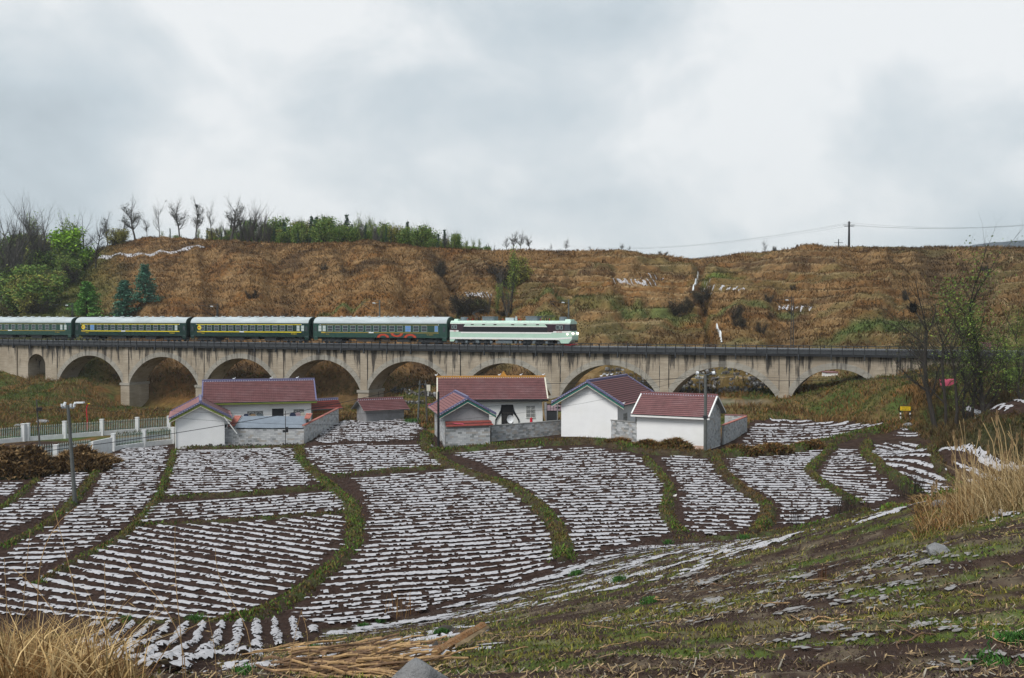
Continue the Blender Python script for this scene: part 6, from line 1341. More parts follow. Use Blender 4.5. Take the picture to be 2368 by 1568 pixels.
# ---------------- brush heaps ----------------
def heap(label, ox_, oy_, w_, h_, n, cols, r=.0):
    p = gnd(ox_, oy_, 60, 200); rr = rng.random(n)**.5; a = rng.uniform(0, 2*np.pi, n); x = p.x+np.cos(a)*rr*w_/2; y = p.y+np.sin(a)*rr*w_/3; z = H(x, y)+h_*np.sqrt(np.maximum(0, 1-rr**2))*(.85+.25*rng.random(n)+1.3*fbm(x/1.3, y/1.3, 71, 3))*.92
    b1v, f1, c1 = blades(np.stack([x, y, z-.1], 1), .25+.35*rng.random(n), (.05+.05*rng.random(n))*max(1, w_/3), rng.uniform(.6,1.6,n), pal(n, cols, [1]*len(cols), .3), None, .25)
    o = link('brush_heap', npmesh('brush_heap', b1v, f1, M['leafy'], c1)); tag(o, label, 'brush heap')
    if 'bush' in label and 'heap' not in label: return o
    q = MB().ball((p.x, p.y, h1(p.x,p.y)-.2), 1, w_/2*.9, w_/3*.9, h_*.8, 14, 8); q.build('heap_core', M['bank'], o); return o
HC = [(.21,.13,.055), (.15,.09,.04), (.32,.21,.10), (.09,.055,.028)]
heap('large brown brush heap at the left edge before the near fence', 35, 1100, 8.5, 2.3, 7000, HC); heap('rounded brown brush heap right of the nearest left pole', 178, 1090, 6.4, 2.1, 5500, HC); heap('small brown brush heap trailing off towards the left plots', 232, 1074, 4.2, 1.0, 2200, HC)
heap('low heap of dry brush at the right edge of the near slope', 2130, 1240, 1.1, .45, 900, HC)
for i, (a, b, w_, h_) in enumerate(((1560,1042,4,.9),(1500,1040,3.5,.8),(1720,1050,4,.8),(1790,1048,4,.9),(1870,1036,3.5,.7),(1430,1030,3,.6))):
    heap(['orange brown weed clump below the long white house','second weed clump on the bank below the long white house','weed clump right of the tall concrete pole','long weed clump above the waisted plot','mossy clump at the bend of the right bank','low weed clump below the short block wall','broad brown bush behind the walled yard at right','brown bush in front of the right pier','tall brown bush left of the right arch'][i], a, b, w_, h_, 1800 if i < 6 else 4200, [ORG, BRN, OLV, TAN, DRK])
# ---------------- trees ----------------
class TreeB:
    def __init__(s): s.V = []; s.F = []; s.L = []; s.n = 0
    def seg(s, p, q, r0, r1, k=3):
        d = (q-p); 
        if d.length < 1e-5: return
        d = d.normalized(); a = d.orthogonal().normalized(); c = d.cross(a)
        for pt, r in ((p, r0), (q, r1)):
            for i in range(k): t = 2*math.pi*i/k; s.V.append(pt+(a*math.cos(t)+c*math.sin(t))*r)
        for i in range(k): s.F.append((s.n+i, s.n+(i+1) % k, s.n+k+(i+1) % k, s.n+k+i))
        s.n += 2*k
    def grow(s, p, d, ln, r, lv, rnd, K):
        nseg = 4 if lv < 2 else (3 if lv < 3 else 2); pts = [p]; rr = r
        for i in range(nseg):
            d = (d+Vector((rnd.uniform(-1,1), rnd.uniform(-1,1), rnd.uniform(-.6,1)))*K['wob']+Vector((0,0,K['up']*(lv > 0)))).normalized(); q = p+d*ln/nseg; r2 = r*(1-(i+1)/nseg*(.45 if lv == 0 else .7))
            s.seg(p, q, rr, r2, 6 if lv == 0 else (4 if lv == 1 else 3)); p = q; rr = r2; pts.append(p)
            if lv < K['lv']:
                nb = K['nb'][lv]
                if lv > 0 or i >= K.get('clear', 1):
                    for b in range(nb):
                        if rnd.random() < .88:
                            ax = Vector((rnd.uniform(-1,1), rnd.uniform(-1,1), 0)).normalized(); sp = K['spread'][min(lv, len(K['spread'])-1)]*rnd.uniform(.7,1.3); nd = (d*math.cos(sp)+ax*math.sin(sp)).normalized()
                            s.grow(p.lerp(pts[-2], rnd.random()*.8), nd, ln*K['ratio'][min(lv, len(K['ratio'])-1)]*rnd.uniform(.7,1.2)*(1-.35*i/nseg), rr*.6, lv+1, rnd, K)
            if lv >= K['lv']-1: s.L.append((q, d))
        if lv < K['lv']:
            for b in range(2):
                ax = Vector((rnd.uniform(-1,1), rnd.uniform(-1,1), .2)).normalized(); nd = (d*.8+ax*.6).normalized(); s.grow(p, nd, ln*.5, rr*.7, max(lv+1, 2) if lv+1 <= K['lv'] else K['lv'], rnd, K)
def leaves(pts, n, size, cols, spread, seed, flat=0.0):
    g = np.random.default_rng(seed); P = np.array([tuple(p) for p in pts]); i = g.integers(0, len(P), n); C_ = P[i]+g.normal(0, spread, (n,3))
    a = g.normal(0,1,(n,3)); a[:,2] *= (1-flat); a /= np.linalg.norm(a,axis=1)[:,None]; b = g.normal(0,1,(n,3)); b[:,2] *= (1-flat); b -= (a*b).sum(1)[:,None]*a; b /= np.linalg.norm(b,axis=1)[:,None]
    s_ = size*g.uniform(.6,1.4,(n,1)); V = np.stack([C_-a*s_, C_+b*s_*.6, C_+a*s_, C_-b*s_*.6], 1).reshape(-1,3); k = np.arange(n)*4
    cl = np.array(cols)[g.integers(0, len(cols), n)]*g.uniform(.65,1.35,(n,1)); return V, np.stack([k,k+1,k+2,k+3],1), np.repeat(cl,4,0)
KIND = {
 'bare': dict(h=10, K=dict(wob=.2, up=.05, lv=4, nb=[3,3,2,2], spread=[.95,.85,.8,.7], ratio=[.45,.55,.55,.55], clear=1), r=.24, leaf=(900,.11,[(.035,.035,.022),(.05,.055,.03)],.15)),
 'barewide': dict(h=9, K=dict(wob=.2, up=.05, lv=4, nb=[3,3,2,2], spread=[.95,.8,.7,.6], ratio=[.5,.55,.55,.5], clear=1), r=.2, leaf=None),
 'budding': dict(h=10, K=dict(wob=.13, up=.2, lv=4, nb=[3,2,2,1], spread=[.6,.6,.6,.6], ratio=[.42,.5,.55,.5], clear=0), r=.14, leaf=(1500,.12,[(.18,.25,.055),(.23,.31,.06),(.13,.17,.05)],.25)),
 'thin': dict(h=10, K=dict(wob=.15, up=.12, lv=4, nb=[3,2,2,1], spread=[.8,.75,.7,.6], ratio=[.42,.55,.55,.5], clear=1), r=.15, leaf=(1200,.05,[(.06,.055,.04),(.09,.10,.05)],.2)),
 'thinbud': dict(h=10, K=dict(wob=.13, up=.12, lv=4, nb=[3,2,2,1], spread=[.75,.7,.6,.6], ratio=[.4,.5,.55,.5], clear=0), r=.12, leaf=(3600,.06,[(.13,.19,.04),(.17,.23,.05),(.09,.13,.04)],.3)),
 'poplar': dict(h=12, K=dict(wob=.1, up=.25, lv=4, nb=[3,3,2,1], spread=[.55,.5,.5,.5], ratio=[.4,.5,.5,.5], clear=0), r=.15, leaf=None),
 'bushy': dict(h=6, K=dict(wob=.2, up=.1, lv=3, nb=[4,3,2], spread=[.9,.8,.7], ratio=[.5,.55,.5], clear=0), r=.12, leaf=(3600,.17,[(.12,.20,.05),(.17,.26,.055),(.085,.15,.04),(.21,.25,.06)],.42)),
 'bright': dict(h=6.5, K=dict(wob=.2, up=.1, lv=3, nb=[3,3,2], spread=[.9,.8,.7], ratio=[.5,.55,.5], clear=1), r=.13, leaf=(3200,.17,[(.20,.36,.03),(.26,.42,.05),(.13,.25,.03)],.35)),
 'olive': dict(h=6, K=dict(wob=.2, up=.1, lv=3, nb=[4,3,2], spread=[.8,.8,.7], ratio=[.5,.55,.5], clear=0), r=.12, leaf=(2600,.16,[(.21,.20,.05),(.15,.13,.05),(.27,.27,.055)],.4)),
 'brownbush': dict(h=3, K=dict(wob=.3, up=.15, lv=3, nb=[4,3,2], spread=[.9,.8,.7], ratio=[.6,.55,.5], clear=0), r=.05, leaf=(500,.09,[(.05,.04,.025),(.07,.06,.03)],.15)),
}
PROTO = {}
def proto(kind, v):
    if (kind, v) in PROTO: return PROTO[(kind, v)]
    sd_ = v*101+sum(map(ord, kind)); rnd = random.Random(sd_)
    if kind in ('conifer', 'conifer2', 'spruce'):
        T = TreeB(); h = 9.0; lob = [rnd.uniform(.6,1.25) for _ in range(60)]; T.seg(Vector((0,0,0)), Vector((0,0,h)), .16, .02, 6); pts = []; nt_ = 22 if kind != 'spruce' else 14; Rm = 2.7 if kind != 'spruce' else 1.5
        for i in range(nt_):
            z = h*(.08+.88*i/nt_); R = Rm*(1-(z/h))**.75*rnd.uniform(.75,1.12)+.15
            for k in range(9 if kind != 'spruce' else 7):
                a = rnd.uniform(0, 2*math.pi); Rk = R*rnd.uniform(.6,1.05)*lob[int(a*2)%12+(i//3)*5 if (int(a*2)%12+(i//3)*5) < 60 else 0]; e_ = Vector((math.cos(a)*Rk, math.sin(a)*Rk, z+Rk*.12-.1*rnd.random())); T.seg(Vector((0,0,z)), e_, .03, .01, 3)
                for m_ in range(5): pts.append(Vector((0,0,z)).lerp(e_, .35+.16*m_)+Vector((0,0,rnd.uniform(-.05,.1))))
        cols = {'conifer': [(.13,.29,.065),(.18,.38,.08),(.09,.20,.05)], 'conifer2': [(.085,.21,.145),(.13,.29,.20),(.06,.145,.10)], 'spruce': [(.05,.095,.06),(.075,.125,.075)]}[kind]
        lf = leaves(pts, 9000 if kind != 'spruce' else 900, .13 if kind != 'spruce' else .22, cols, .14, sd_, .6)
    else:
        D = KIND[kind]; h = D['h']; T = TreeB(); st = 1 if kind not in ('poplar', 'bushy', 'olive', 'brownbush') else (3 if kind != 'brownbush' else 5)
        for k in range(st):
            d0 = Vector((rnd.uniform(-.12,.12)*st, rnd.uniform(-.12,.12)*st, 1)).normalized(); T.grow(Vector((rnd.uniform(-.2,.2)*(st-1), rnd.uniform(-.2,.2)*(st-1), -.3)), d0, h*.72*rnd.uniform(.85,1.05), D['r'], 0, rnd, D['K'])
        lf = leaves([p for p, _ in T.L], D['leaf'][0], D['leaf'][1], D['leaf'][2], D['leaf'][3], sd_) if D['leaf'] else None
    V = np.array([tuple(v) for v in T.V]); hh = np.percentile(V[:,2], 99.6)
    if lf is not None and kind not in ('conifer','conifer2','spruce'):
        q4 = lf[0].reshape(-1, 4, 3); kp = q4[:,:,2].max(1) < hh*1.0; nk = int(kp.sum()); k4 = np.arange(nk)*4
        lf = (q4[kp].reshape(-1, 3), np.stack([k4,k4+1,k4+2,k4+3],1), lf[2].reshape(-1, 4, 3)[kp].reshape(-1, 3))
    me = bpy.data.meshes.new('trunk_and_branches'); me.from_pydata([tuple(v) for v in T.V], [], T.F); me.materials.append(M['trunk'] if kind not in ('poplar','bare') else M['trunkgrey']); me.update()
    lm = npmesh('crown', lf[0], lf[1], M['leafy'], lf[2]) if lf is not None else None
    if lf is not None and kind in ('conifer','conifer2','spruce'): hh = 9.0
    PROTO[(kind, v)] = (me, lm, hh); return PROTO[(kind, v)]
NV = {'thin': 3, 'thinbud': 3, 'bare': 4, 'barewide': 2, 'budding': 3, 'poplar': 3, 'bushy': 3, 'bright': 1, 'olive': 2, 'brownbush': 2, 'conifer': 1, 'conifer2': 2, 'spruce': 2}
_tc = {}
def tree(kind, x, y, h, label, cat='tree', grp=None, sx=1.0, name=None, v=None, lean=0.0):
    _tc[kind] = _tc.get(kind, -1)+1; v = _tc[kind] % NV[kind] if v is None else v; me, lm, hh = proto(kind, v); z = h1(x, y); s_ = h/hh
    nm = name or {'thin':'bare_tree','thinbud':'budding_tree','bare':'bare_tree','barewide':'bare_tree','budding':'budding_tree','poplar':'poplar_tree','bushy':'green_tree','bright':'bright_green_tree','olive':'olive_tree','brownbush':'bare_bush','conifer':'conifer','conifer2':'conifer','spruce':'spruce'}[kind]
    t = thing(nm, label, cat, (x, y, z-.1), random.uniform(0, 6.28), grp); t.scale = (s_*sx, s_*sx, s_); t.rotation_euler[1] = lean
    if abs(lean) > .1: t.rotation_euler[2] = 0.0
    link('trunk', me, t)
    if lm is not None: link('crown', lm, t)
    return t
def crestY(ox_):
    a = (ox_-1184)/F; Yb = Z0/max(1+a*TT, .35)+5; return Yb+105+10*math.sin(ox_*.004)+14*float(ss(400,100,ox_))
def ctree(kind, ox_, oyt, label, dY=3.0, grp=None, sx=1.0, cat='tree', **k):
    Y = crestY(ox_)+dY; x = (ox_-1184)/F*Y; zt = atY(ox_, oyt, Y).z; return tree(kind, x, Y, max(1.0, zt-h1(x, Y)), label, cat, grp, sx, **k)
def gtree(kind, ox_, oyb, oyt, label, grp=None, sx=1.0, cat='tree', y0=150, **k):
    p = gnd(ox_, oyb, y0, 330); zt = atY(ox_, oyt, p.y).z; return tree(kind, p.x, p.y, max(.8, zt-p.z), label, cat, grp, sx, **k)
ordn = ['first','second','third','fourth','fifth','sixth','seventh','eighth','ninth','tenth','eleventh','twelfth','thirteenth','fourteenth','fifteenth','sixteenth','seventeenth','eighteenth']
for i, (ox_, oyt, sx) in enumerate([(250,488,.9),(278,478,.9),(315,456,1.0),(341,500,.8),(370,455,.85),(418,459,.85),(455,456,.9),(492,457,.85),(533,451,1.0)]):
    ctree(('bare','thin','bare')[i%3], ox_, oyt, ordn[i]+' tall bare tree from the left on the hill crest above the train', 2, 'tall bare trees on the left crest', sx)
for i, (ox_, oyt) in enumerate([(560,478),(574,466),(590,480),(606,486),(620,500)]):
    ctree('poplar', ox_, oyt, ordn[i]+' slim leafless poplar from the left just right of the tall bare trees', 4, 'leafless poplars on the crest', 1.2)
for i, (ox_, oyb, oyt, kd, sx) in enumerate([(8,700,478,'poplar',1.5),(28,690,500,'poplar',1.5),(45,680,515,'poplar',1.4),(75,640,482,'budding',1.1),(104,640,467,'poplar',1.3),(150,640,481,'budding',.9),(160,630,486,'budding',.9),(198,620,487,'barewide',.9),(222,620,508,'barewide',.8)]):
    gtree(kd, ox_, oyb, oyt, ordn[i]+' tall leafless or budding tree from the left edge of the wooded slope', 'tall trees on the left wooded slope', sx)
gtree('bright', 181, 592, 524, 'vivid yellow green young tree on the left wooded slope', None, 1.3)
gtree('olive', 262, 568, 527, 'olive yellow bushy tree beside the brown hillside', None, 1.5); gtree('olive', 285, 566, 532, 'second olive bushy tree at the start of the bare tree row', None, 1.4)
L_lab = 'green shrubby tree on the wooded slope at the left edge'
for i in range(58):
    ox_ = random.uniform(-10, 235)-max(0,0); oyb = random.uniform(600, 735); 
    if ox_ > 150: ox_ -= 70
    if ox_ > 110 and oyb > 690: ox_ -= 70
    kd = random.choices(['bushy','olive','budding','brownbush'], (5,2,2,2.5))[0]
    gtree(kd, ox_, oyb, oyb-random.uniform(45, 90)*(.6 if kd == 'brownbush' else 1), L_lab if kd in ('bushy',) else {'olive':'olive brown shrubby tree on the wooded slope at the left edge','budding':'sparsely budding tree on the wooded slope at the left edge','brownbush':'leafless dark bush on the wooded slope at the left edge'}[kd], 'shrubs and small trees on the left slope', 1.3)
gtree('conifer', 201, 738, 646, 'light green conifer behind the coaches, left one of three', None, 1.6); gtree('conifer2', 288, 738, 643, 'bluish green conifer in the middle of the three behind the coaches', None, 1.55, v=0); gtree('conifer2', 335, 705, 606, 'tallest bluish conifer with a bare foot, right of the three', None, 1.35, v=1)
# wood along the crest behind the train
wt = lambda o: float(np.interp(o, [330,450,520,640,700,760,820,900,960,1020,1070,1135], [545,530,520,512,512,508,500,520,520,536,548,572]))
for i in range(170):
    ox_ = 330+810*(i+random.random())/170; kd = random.choices(['bushy','budding','spruce','olive','poplar'], (4,4,3.2,.8,2))[0]
    if ox_ < 500 and random.random() < .45: continue
    top = wt(ox_)+random.uniform(-10, 30)*(1 if random.random() < .8 else 1.3)-(8 if kd in ('spruce','poplar','budding') else 0)
    if top > 575: continue
    ctree(kd, ox_, top, {'bushy':'round green tree','budding':'light budding tree','spruce':'dark pointed spruce','olive':'olive tree','poplar':'slim grey leafless tree'}[kd]+' in the crest wood '+('behind the bare tree row' if ox_ < 560 else 'above the third coach' if ox_ < 720 else 'above the left half of the last coach' if ox_ < 880 else 'above the right half of the last coach' if ox_ < 1037 else 'above the tail of the locomotive'), random.uniform(3, 26), 'trees of the wood along the hill crest', random.uniform(.7,1.1) if kd == 'bushy' else random.uniform(.75,1.1))
for i in range(90):
    ox_ = 300+830*(i+random.random())/90; top = min(wt(ox_)+random.uniform(16, 32), 568)
    kd = random.choices(['bushy','budding'], (3,2))[0]
    ctree(kd, ox_, top, 'low green tree filling the crest wood '+('behind the bare tree row' if ox_ < 560 else 'above the third coach' if ox_ < 720 else 'above the left half of the last coach' if ox_ < 880 else 'above the right half of the last coach' if ox_ < 1037 else 'above the tail of the locomotive'), random.uniform(8, 20), 'low trees filling the crest wood', random.uniform(1.0, 1.5))
for i, (ox_, oyt, sx, kd) in enumerate([(1172,545,1.0,'bare'),(1186,533,.9,'bare'),(1203,532,1.0,'bare'),(1226,541,1.1,'bare'),(1272,560,1.0,'barewide'),(1308,550,1.0,'bare'),(1367,566,1.1,'barewide'),(1438,560,1.0,'bare'),(1454,566,1.0,'bare'),(1531,579,1.6,'brownbush'),(1768,550,.9,'barewide'),(1790,568,.9,'brownbush')]):
    ctree(kd, ox_, oyt, ['left tree of the small bare group at the middle of the crest','second tree of the small bare group on the crest','tallest tree of the small bare group holding a nest','right tree of the small bare group on the crest','faint small bare tree right of the bare group','single bare tree alone on the crest','tiny bare tree on the crest','bare tree near the dip of the crest','smaller bare tree near the dip of the crest','round leafless bush at the dip of the crest','fine bare tree left of the crest power pole','low twiggy bush right of the fine bare tree'][i], 1.5, None, sx)
for i, (ox_, oyb, oyt, kd, sx) in enumerate([(1182,728,560,'budding',.8),(1152,728,640,'budding',.8),(1130,728,672,'poplar',.7),(1172,735,600,'poplar',.6),(1060,728,680,'brownbush',1.3),(1085,728,672,'brownbush',1.4),(1105,726,684,'brownbush',1.2),(1200,640,590,'olive',1.5),(1190,665,610,'olive',1.4),(1165,660,600,'brownbush',1.6),(1020,640,600,'brownbush',1.2),(1620,700,670,'brownbush',1.6),(1640,690,655,'brownbush',1.4),(1560,730,690,'brownbush',1.3),(1590,720,690,'brownbush',1.3),(1720,760,725,'brownbush',.7),(1760,770,740,'brownbush',.8),(1700,740,700,'brownbush',1.1)]):
    gtree(kd, ox_, oyb, oyt, ordn[i]+' slender tree or bush from the list of scrub growing in the hillside gullies' if False else ['tall thin budding tree in front of the middle hillside gully','shorter budding tree in the middle gully','thin leafless tree left in the middle gully','slim leafless tree right in the middle gully','dark bush at the foot of the middle gully','wide dark bush above the locomotive','low dark bush left of the gully trees','olive bush high in the middle gully','second olive bush in the middle gully','grey bush behind the gully trees','dark bush in the gully left of the middle','dark bush beside the hillside stream','second dark bush beside the hillside stream','dark bush left of the lower stream','low dark bush left of the lower stream','thin bush left of the lattice mast','second thin bush left of the lattice mast','small bush right of the lower stream'][i], None, sx)
for i in range(12):
    ox_ = random.uniform(420, 2300); oyb = random.uniform(620, 770)
    gtree('brownbush', ox_, oyb, oyb-random.uniform(14, 28), 'small dark leafless bush on the open brown hillside', 'leafless bushes on the open hillside', 1.2)
# trees at the right edge
for i, (ox_, oyb, Y, oyt, kd, sx, ln, lb) in enumerate([(2165,958,117,640,'thin',1.0,-.29,'dark leaning bare tree with a big nest at the right'),(2188,962,116,690,'thin',.9,-.03,'slim leafless tree just right of the nest tree'),(2212,958,112,700,'thin',.9,.0,'dark thin stemmed tree among the right hand trees'),(2232,965,113,690,'thinbud',.8,.02,'sparse budding tree in the middle of the right hand trees'),(2248,968,113,710,'thin',.9,.02,'leafless many stemmed tree left of the tall green one'),
     (2278,960,112,588,'thinbud',1.15,.0,'tallest fresh green tree at the right edge of the photo'),(2330,940,118,740,'thinbud',1.0,.0,'slim budding tree near the right edge'),(2360,950,105,700,'thinbud',.9,0,'budding tree cut by the right edge'),(2140,930,128,740,'thin',.8,-.05,'thin bare tree left of the nest tree'),(2335,930,120,850,'bushy',1.2,0,'low dark green bush on the right bank')]):
    x = (ox_-1184)/F*Y; tree(kd, x, Y, (atY(ox_, oyt, Y).z-h1(x, Y))*1.12, lb, 'tree', None, sx, lean=ln)
for ox_, oy_, Y, r, lb in ((2112,716,116.8,.55,'large black bird nest in the bare tree at the right'),(2190,720,116,.3,'smaller dark bird nest right of the large one'),(455,478,None,.5,'dark bird nest in a crest tree behind the third coach')):
    Y = crestY(ox_)+2 if Y is None else Y; p = atY(ox_, oy_, Y); n = 260; g = rng.normal(0, r*.45, (n,3)); V, Fc, cc = blades(np.array(p)+g, np.full(n, r*.9), np.full(n, .05), rng.uniform(-1.5,1.5,n), np.full((n,3), .012))
    o = link('bird_nest', npmesh('bird_nest', V, Fc, M['leafy'], cc)); tag(o, lb, 'nest'); MB().ball(p, r*.75, 1, 1, .9).build('core', M['nest'], o)
# crest power poles and wires
def hpole(ox_, oyt, dY, r, label, arms):
    Y = crestY(ox_)+dY; x = (ox_-1184)/F*Y; z = h1(x, Y); zt = atY(ox_, oyt, Y).z; t = thing('power_pole', label, 'pole', (x, Y, z-.3)); MB().tube((0,0,0),(0,0,zt-z+.3),r*1.2,r*.8,7).build('shaft', M['black'], t)
    for dz, w_ in arms: MB().box(-w_,w_,-.08,.08,zt-z+.3-dz-.06,zt-z+.3-dz+.06).build('crossarm', M['black'], t)
    return Vector((x, Y, zt))
hp = hpole(1962, 512, 2, .26, 'tall black power pole with three crossarms on the right crest', ((.9,1.5),(1.25,1.2),(.4,.5))); hp2 = hpole(1938, 553, 30, .16, 'small distant power pole left of the tall one on the crest', ((1.0,1.2),))
for i, (dx, dz) in enumerate(((-1.4,-.9),(1.4,-.9),(0,-.3))):
    wire(['upper','middle','lower'][i]+' power line running right from the tall crest pole', hp+Vector((dx,0,dz)), atY(2500,506+i*2,250), 1.5, .02); wire(['upper','middle','lower'][i]+' power line running left from the tall crest pole into the cloud', hp+Vector((dx,0,dz)), atY(1300,566+i*3,420), 3, .016)
# ---------------- far mountains ----------------
xs_ = np.linspace(-900, 1500, 160); ys_ = np.linspace(0, 1, 14); Xm, Tm = np.meshgrid(xs_, ys_); Ym = 1500+Tm*500; om = 1184+Xm/1500*F
hm = np.interp(om, [-400,1500,1620,1690,1760,2100,2288,2450,2563,3200],[20,85,114,124,98,112,130,144,152,145])
Zm = hm*np.sin(np.clip(Tm*2.2,0,1)*np.pi/2)+fbm(Xm/60, Ym/60, 301, 4)*16-6; n_, m_ = Xm.shape; ii = np.arange(n_*m_).reshape(n_, m_)
o = link('mountain', npmesh('mountain', np.stack([Xm, Ym, Zm], -1).reshape(-1,3), np.stack([ii[:-1,:-1],ii[:-1,1:],ii[1:,1:],ii[1:,:-1]],-1).reshape(-1,4), M['mount'], None, True)); tag(o, kind='structure'); o['label'] = 'dark blue forested mountain vanishing in low cloud'
def volbox(name, label, x0, x1, y0, y1, z0, z1, col, dens, aniso=0.0, noise=None):
    m = bpy.data.materials.new(name); m.use_nodes = True; t = m.node_tree; t.nodes.clear(); o_ = N(t, 'ShaderNodeOutputMaterial'); v = N(t, 'ShaderNodeVolumePrincipled'); v.inputs['Color'].default_value = (*col, 1); v.inputs['Density'].default_value = dens; v.inputs['Anisotropy'].default_value = aniso
    t.links.new(v.outputs[0], o_.inputs['Volume'])
    o = MB().box(x0,x1,y0,y1,z0,z1).build(name, m); tag(o, label, 'haze' if name == 'haze' else 'cloud', None, 'stuff'); return o, t, v
volbox('haze', 'thin pale haze filling the whole valley', -3400, 3400, -60, 2320, -75, 260, (.86,.92,.97), .00014)

# ---------------- near slope objects ----------------
def bmes(n, l, w0, seedv):
    return None
# dry reeds and grass at the lower left
def image_scatter(n, x0, x1, y0, y1, dens=None):
    ox_ = rng.uniform(x0, x1, n); oy_ = rng.uniform(y0, y1, n); return ox_, oy_
def near_pts(n, x0, x1, y0, y1):
    y = y0+(y1-y0)*rng.random(n); ox_ = rng.uniform(x0, x1, n); x = (ox_-1184)/F*y; return x, y, ox_
GC = [(.31,.19,.085),(.24,.135,.05),(.19,.085,.026),(.40,.28,.14),(.10,.055,.022)]
x, y, o_ = near_pts(26000, -40, 350, 10.2, 19.5); k = (o_ < 345-(y-10)*26*rng.random(len(x))**.5+rng.normal(0,16,len(x))); x, y = x[k], y[k]; n = len(x); z = H(x, y)
hq = (.14+.62*rng.random(n)**2.0)*np.clip(1.15-(1184+x/y*F)/420, .35, 1)
stuff('dry_reed_bed', 'dense tangle of dry tan and orange reeds at the lower left corner', 'dry grass', [blades(np.stack([x,y,z-.02],1), hq, .004+.008*rng.random(n), rng.uniform(-.2,2.2,n), pal(n, GC, [2.5,3,3,1.2,3], .3), None, .15)], M['leafy'])
x, y, o_ = near_pts(1500, -40, 340, 10.2, 18.5); k = (o_ < 330-(y-10)*20); x, y = x[k], y[k]; n = len(x)
stuff('broken_reed_stalks', 'thick broken pale reed stalks lying crosswise in the reed bed', 'reeds', [blades(np.stack([x,y,H(x,y)+.1*rng.random(n)],1), .35+.6*rng.random(n), .014+.012*rng.random(n), rng.uniform(-1.8,1.8,n), pal(n, [(.5,.36,.18),(.40,.27,.12),(.16,.09,.04)], [2,2,1]), None, .05)], M['leafy'])
x, y, o_ = near_pts(3300, 2195, 2420, 29, 38); n = len(x); z = H(x, y)
hq = (.35+1.2*rng.random(n)**1.5)*ss(2170,2300,o_+rng.normal(0,25,n)).clip(.3)
stuff('tall_dry_reeds', 'tall pale dry reeds standing at the right edge', 'dry grass', [blades(np.stack([x,y,z-.02],1), hq, .010+.012*rng.random(n), rng.uniform(.1,1.35,n), pal(n, [(.44,.32,.17),(.36,.25,.12),(.25,.15,.06),(.5,.39,.22)], [3,3,2,2]), rng.normal(math.pi,1.2,n), .1)], M['leafy'])
x, y, o_ = near_pts(1500, 2120, 2260, 29, 35); n = len(x); z = H(x, y)
stuff('low_dry_grass', 'low arching dry grass left of the tall reeds', 'dry grass', [blades(np.stack([x,y,z-.02],1), .15+.4*rng.random(n), .012+.01*rng.random(n), rng.uniform(.6,1.6,n), pal(n, GC, [3,2,2,2,1]), None, .2)], M['leafy'])
def stem(label, pts, Y, r=.006, leafn=2, plume=False, grp='tall single reed stems', m='stalk'):
    P = [atY(a, b, Y) for a, b in pts]; base = P[-1]; t = thing('reed_stem', label, 'reed', tuple(base), 0, grp); g_ = h1(base.x, base.y)-.05
    L2 = [p-base for p in P]+([Vector((0,0,g_-base.z))] if g_ < base.z else [])
    q = []
    for a, b, c_2 in zip(L2[:-1], L2[1:], L2[2:]+[L2[-1]]): q += [a, a.lerp(b, .5)]
    q.append(L2[-1])
    for _ in range(2): q = [q[0]]+[(q[i-1]+q[i]*2+q[i+1])/4 for i in range(1, len(q)-1)]+[q[-1]]
    mb = MB(); n = len(q)
    for i in range(n-1): mb.tube(q[i], q[i+1], r*(.5+.5*i/n), r*(.5+.5*(i+1)/n), 5)
    mb.build('stem', M[m], t)
    for k in range(leafn):
        i = random.randint(1, max(1, n//2)); a = q[i]; d = Vector((random.uniform(-.12,.12), random.uniform(-.05,.05), random.uniform(-.08,.03))); w_ = Vector((0,0,.008)); MB().add([a-w_, a+d*.5+w_, a+d, a+d*.5-w_], [(0,1,2,3)]).build('leaf', M['straw'], t)
    if plume:
        v, f, c2 = blades(np.array([tuple(q[0]+Vector((0,0,-.25))*random.random()) for _ in range(60)]), np.full(60,.16), np.full(60,.02), rng.uniform(-.6,.6,60), np.full((60,3),.3)*np.array([1,.72,.42])); link('plume', npmesh('plume', v, f, M['leafy'], c2), t)
for i, (pts, Y) in enumerate([([(122,1165),(145,1250),(165,1330),(185,1420),(190,1500)],11.5),([(178,1172),(140,1196),(100,1260),(86,1330),(86,1480)],11.2),([(405,1215),(403,1300),(410,1400),(424,1510)],12),([(286,1290),(310,1325),(370,1382),(408,1450),(430,1510)],12),
   ([(498,1268),(498,1320),(525,1372),(560,1430),(584,1475)],13),([(30,1315),(90,1360),(140,1440),(172,1500)],11),([(242,1300),(243,1400),(248,1540)],11.5),([(697,1412),(682,1470),(668,1535)],14),([(696,1414),(706,1440),(714,1475)],14),([(560,1470),(548,1500),(540,1545)],13),
   ([(10,1290),(14,1380),(20,1490)],11),([(70,1225),(60,1320),(52,1420),(50,1520)],11.4),([(365,1380),(350,1430),(335,1480)],12),([(480,1420),(488,1460),(500,1500)],13),([(625,1490),(628,1520),(640,1560)],13.5),([(330,1360),(260,1420),(200,1510)],11.6),([(300,1440),(306,1480),(316,1530)],12)]):
    stem(['tall reed stem whose tip bends left above the pole foot','arching reed stem over the left plots','straight thin reed stem over the diagonal rows','curved stem slanting down right over the diagonal rows','pale bent stem crossing the lower diagonal rows','reed stem leaning right at the left edge','straight dark stem at the right border of the reed bed','left stem of the crossed pair above the stalk heap','right stem of the crossed pair above the stalk heap','short stem before the stalk heap','leaning stem at the very left edge','stem rising beside the left edge','short slanting stem right of the reed bed','short stem over the torn film strips','tiny stem left of the stalk heap','long stem slanting left across the reed bed','short stem at the reed bed border'][i], pts, Y, .0065 if i < 9 else .005)
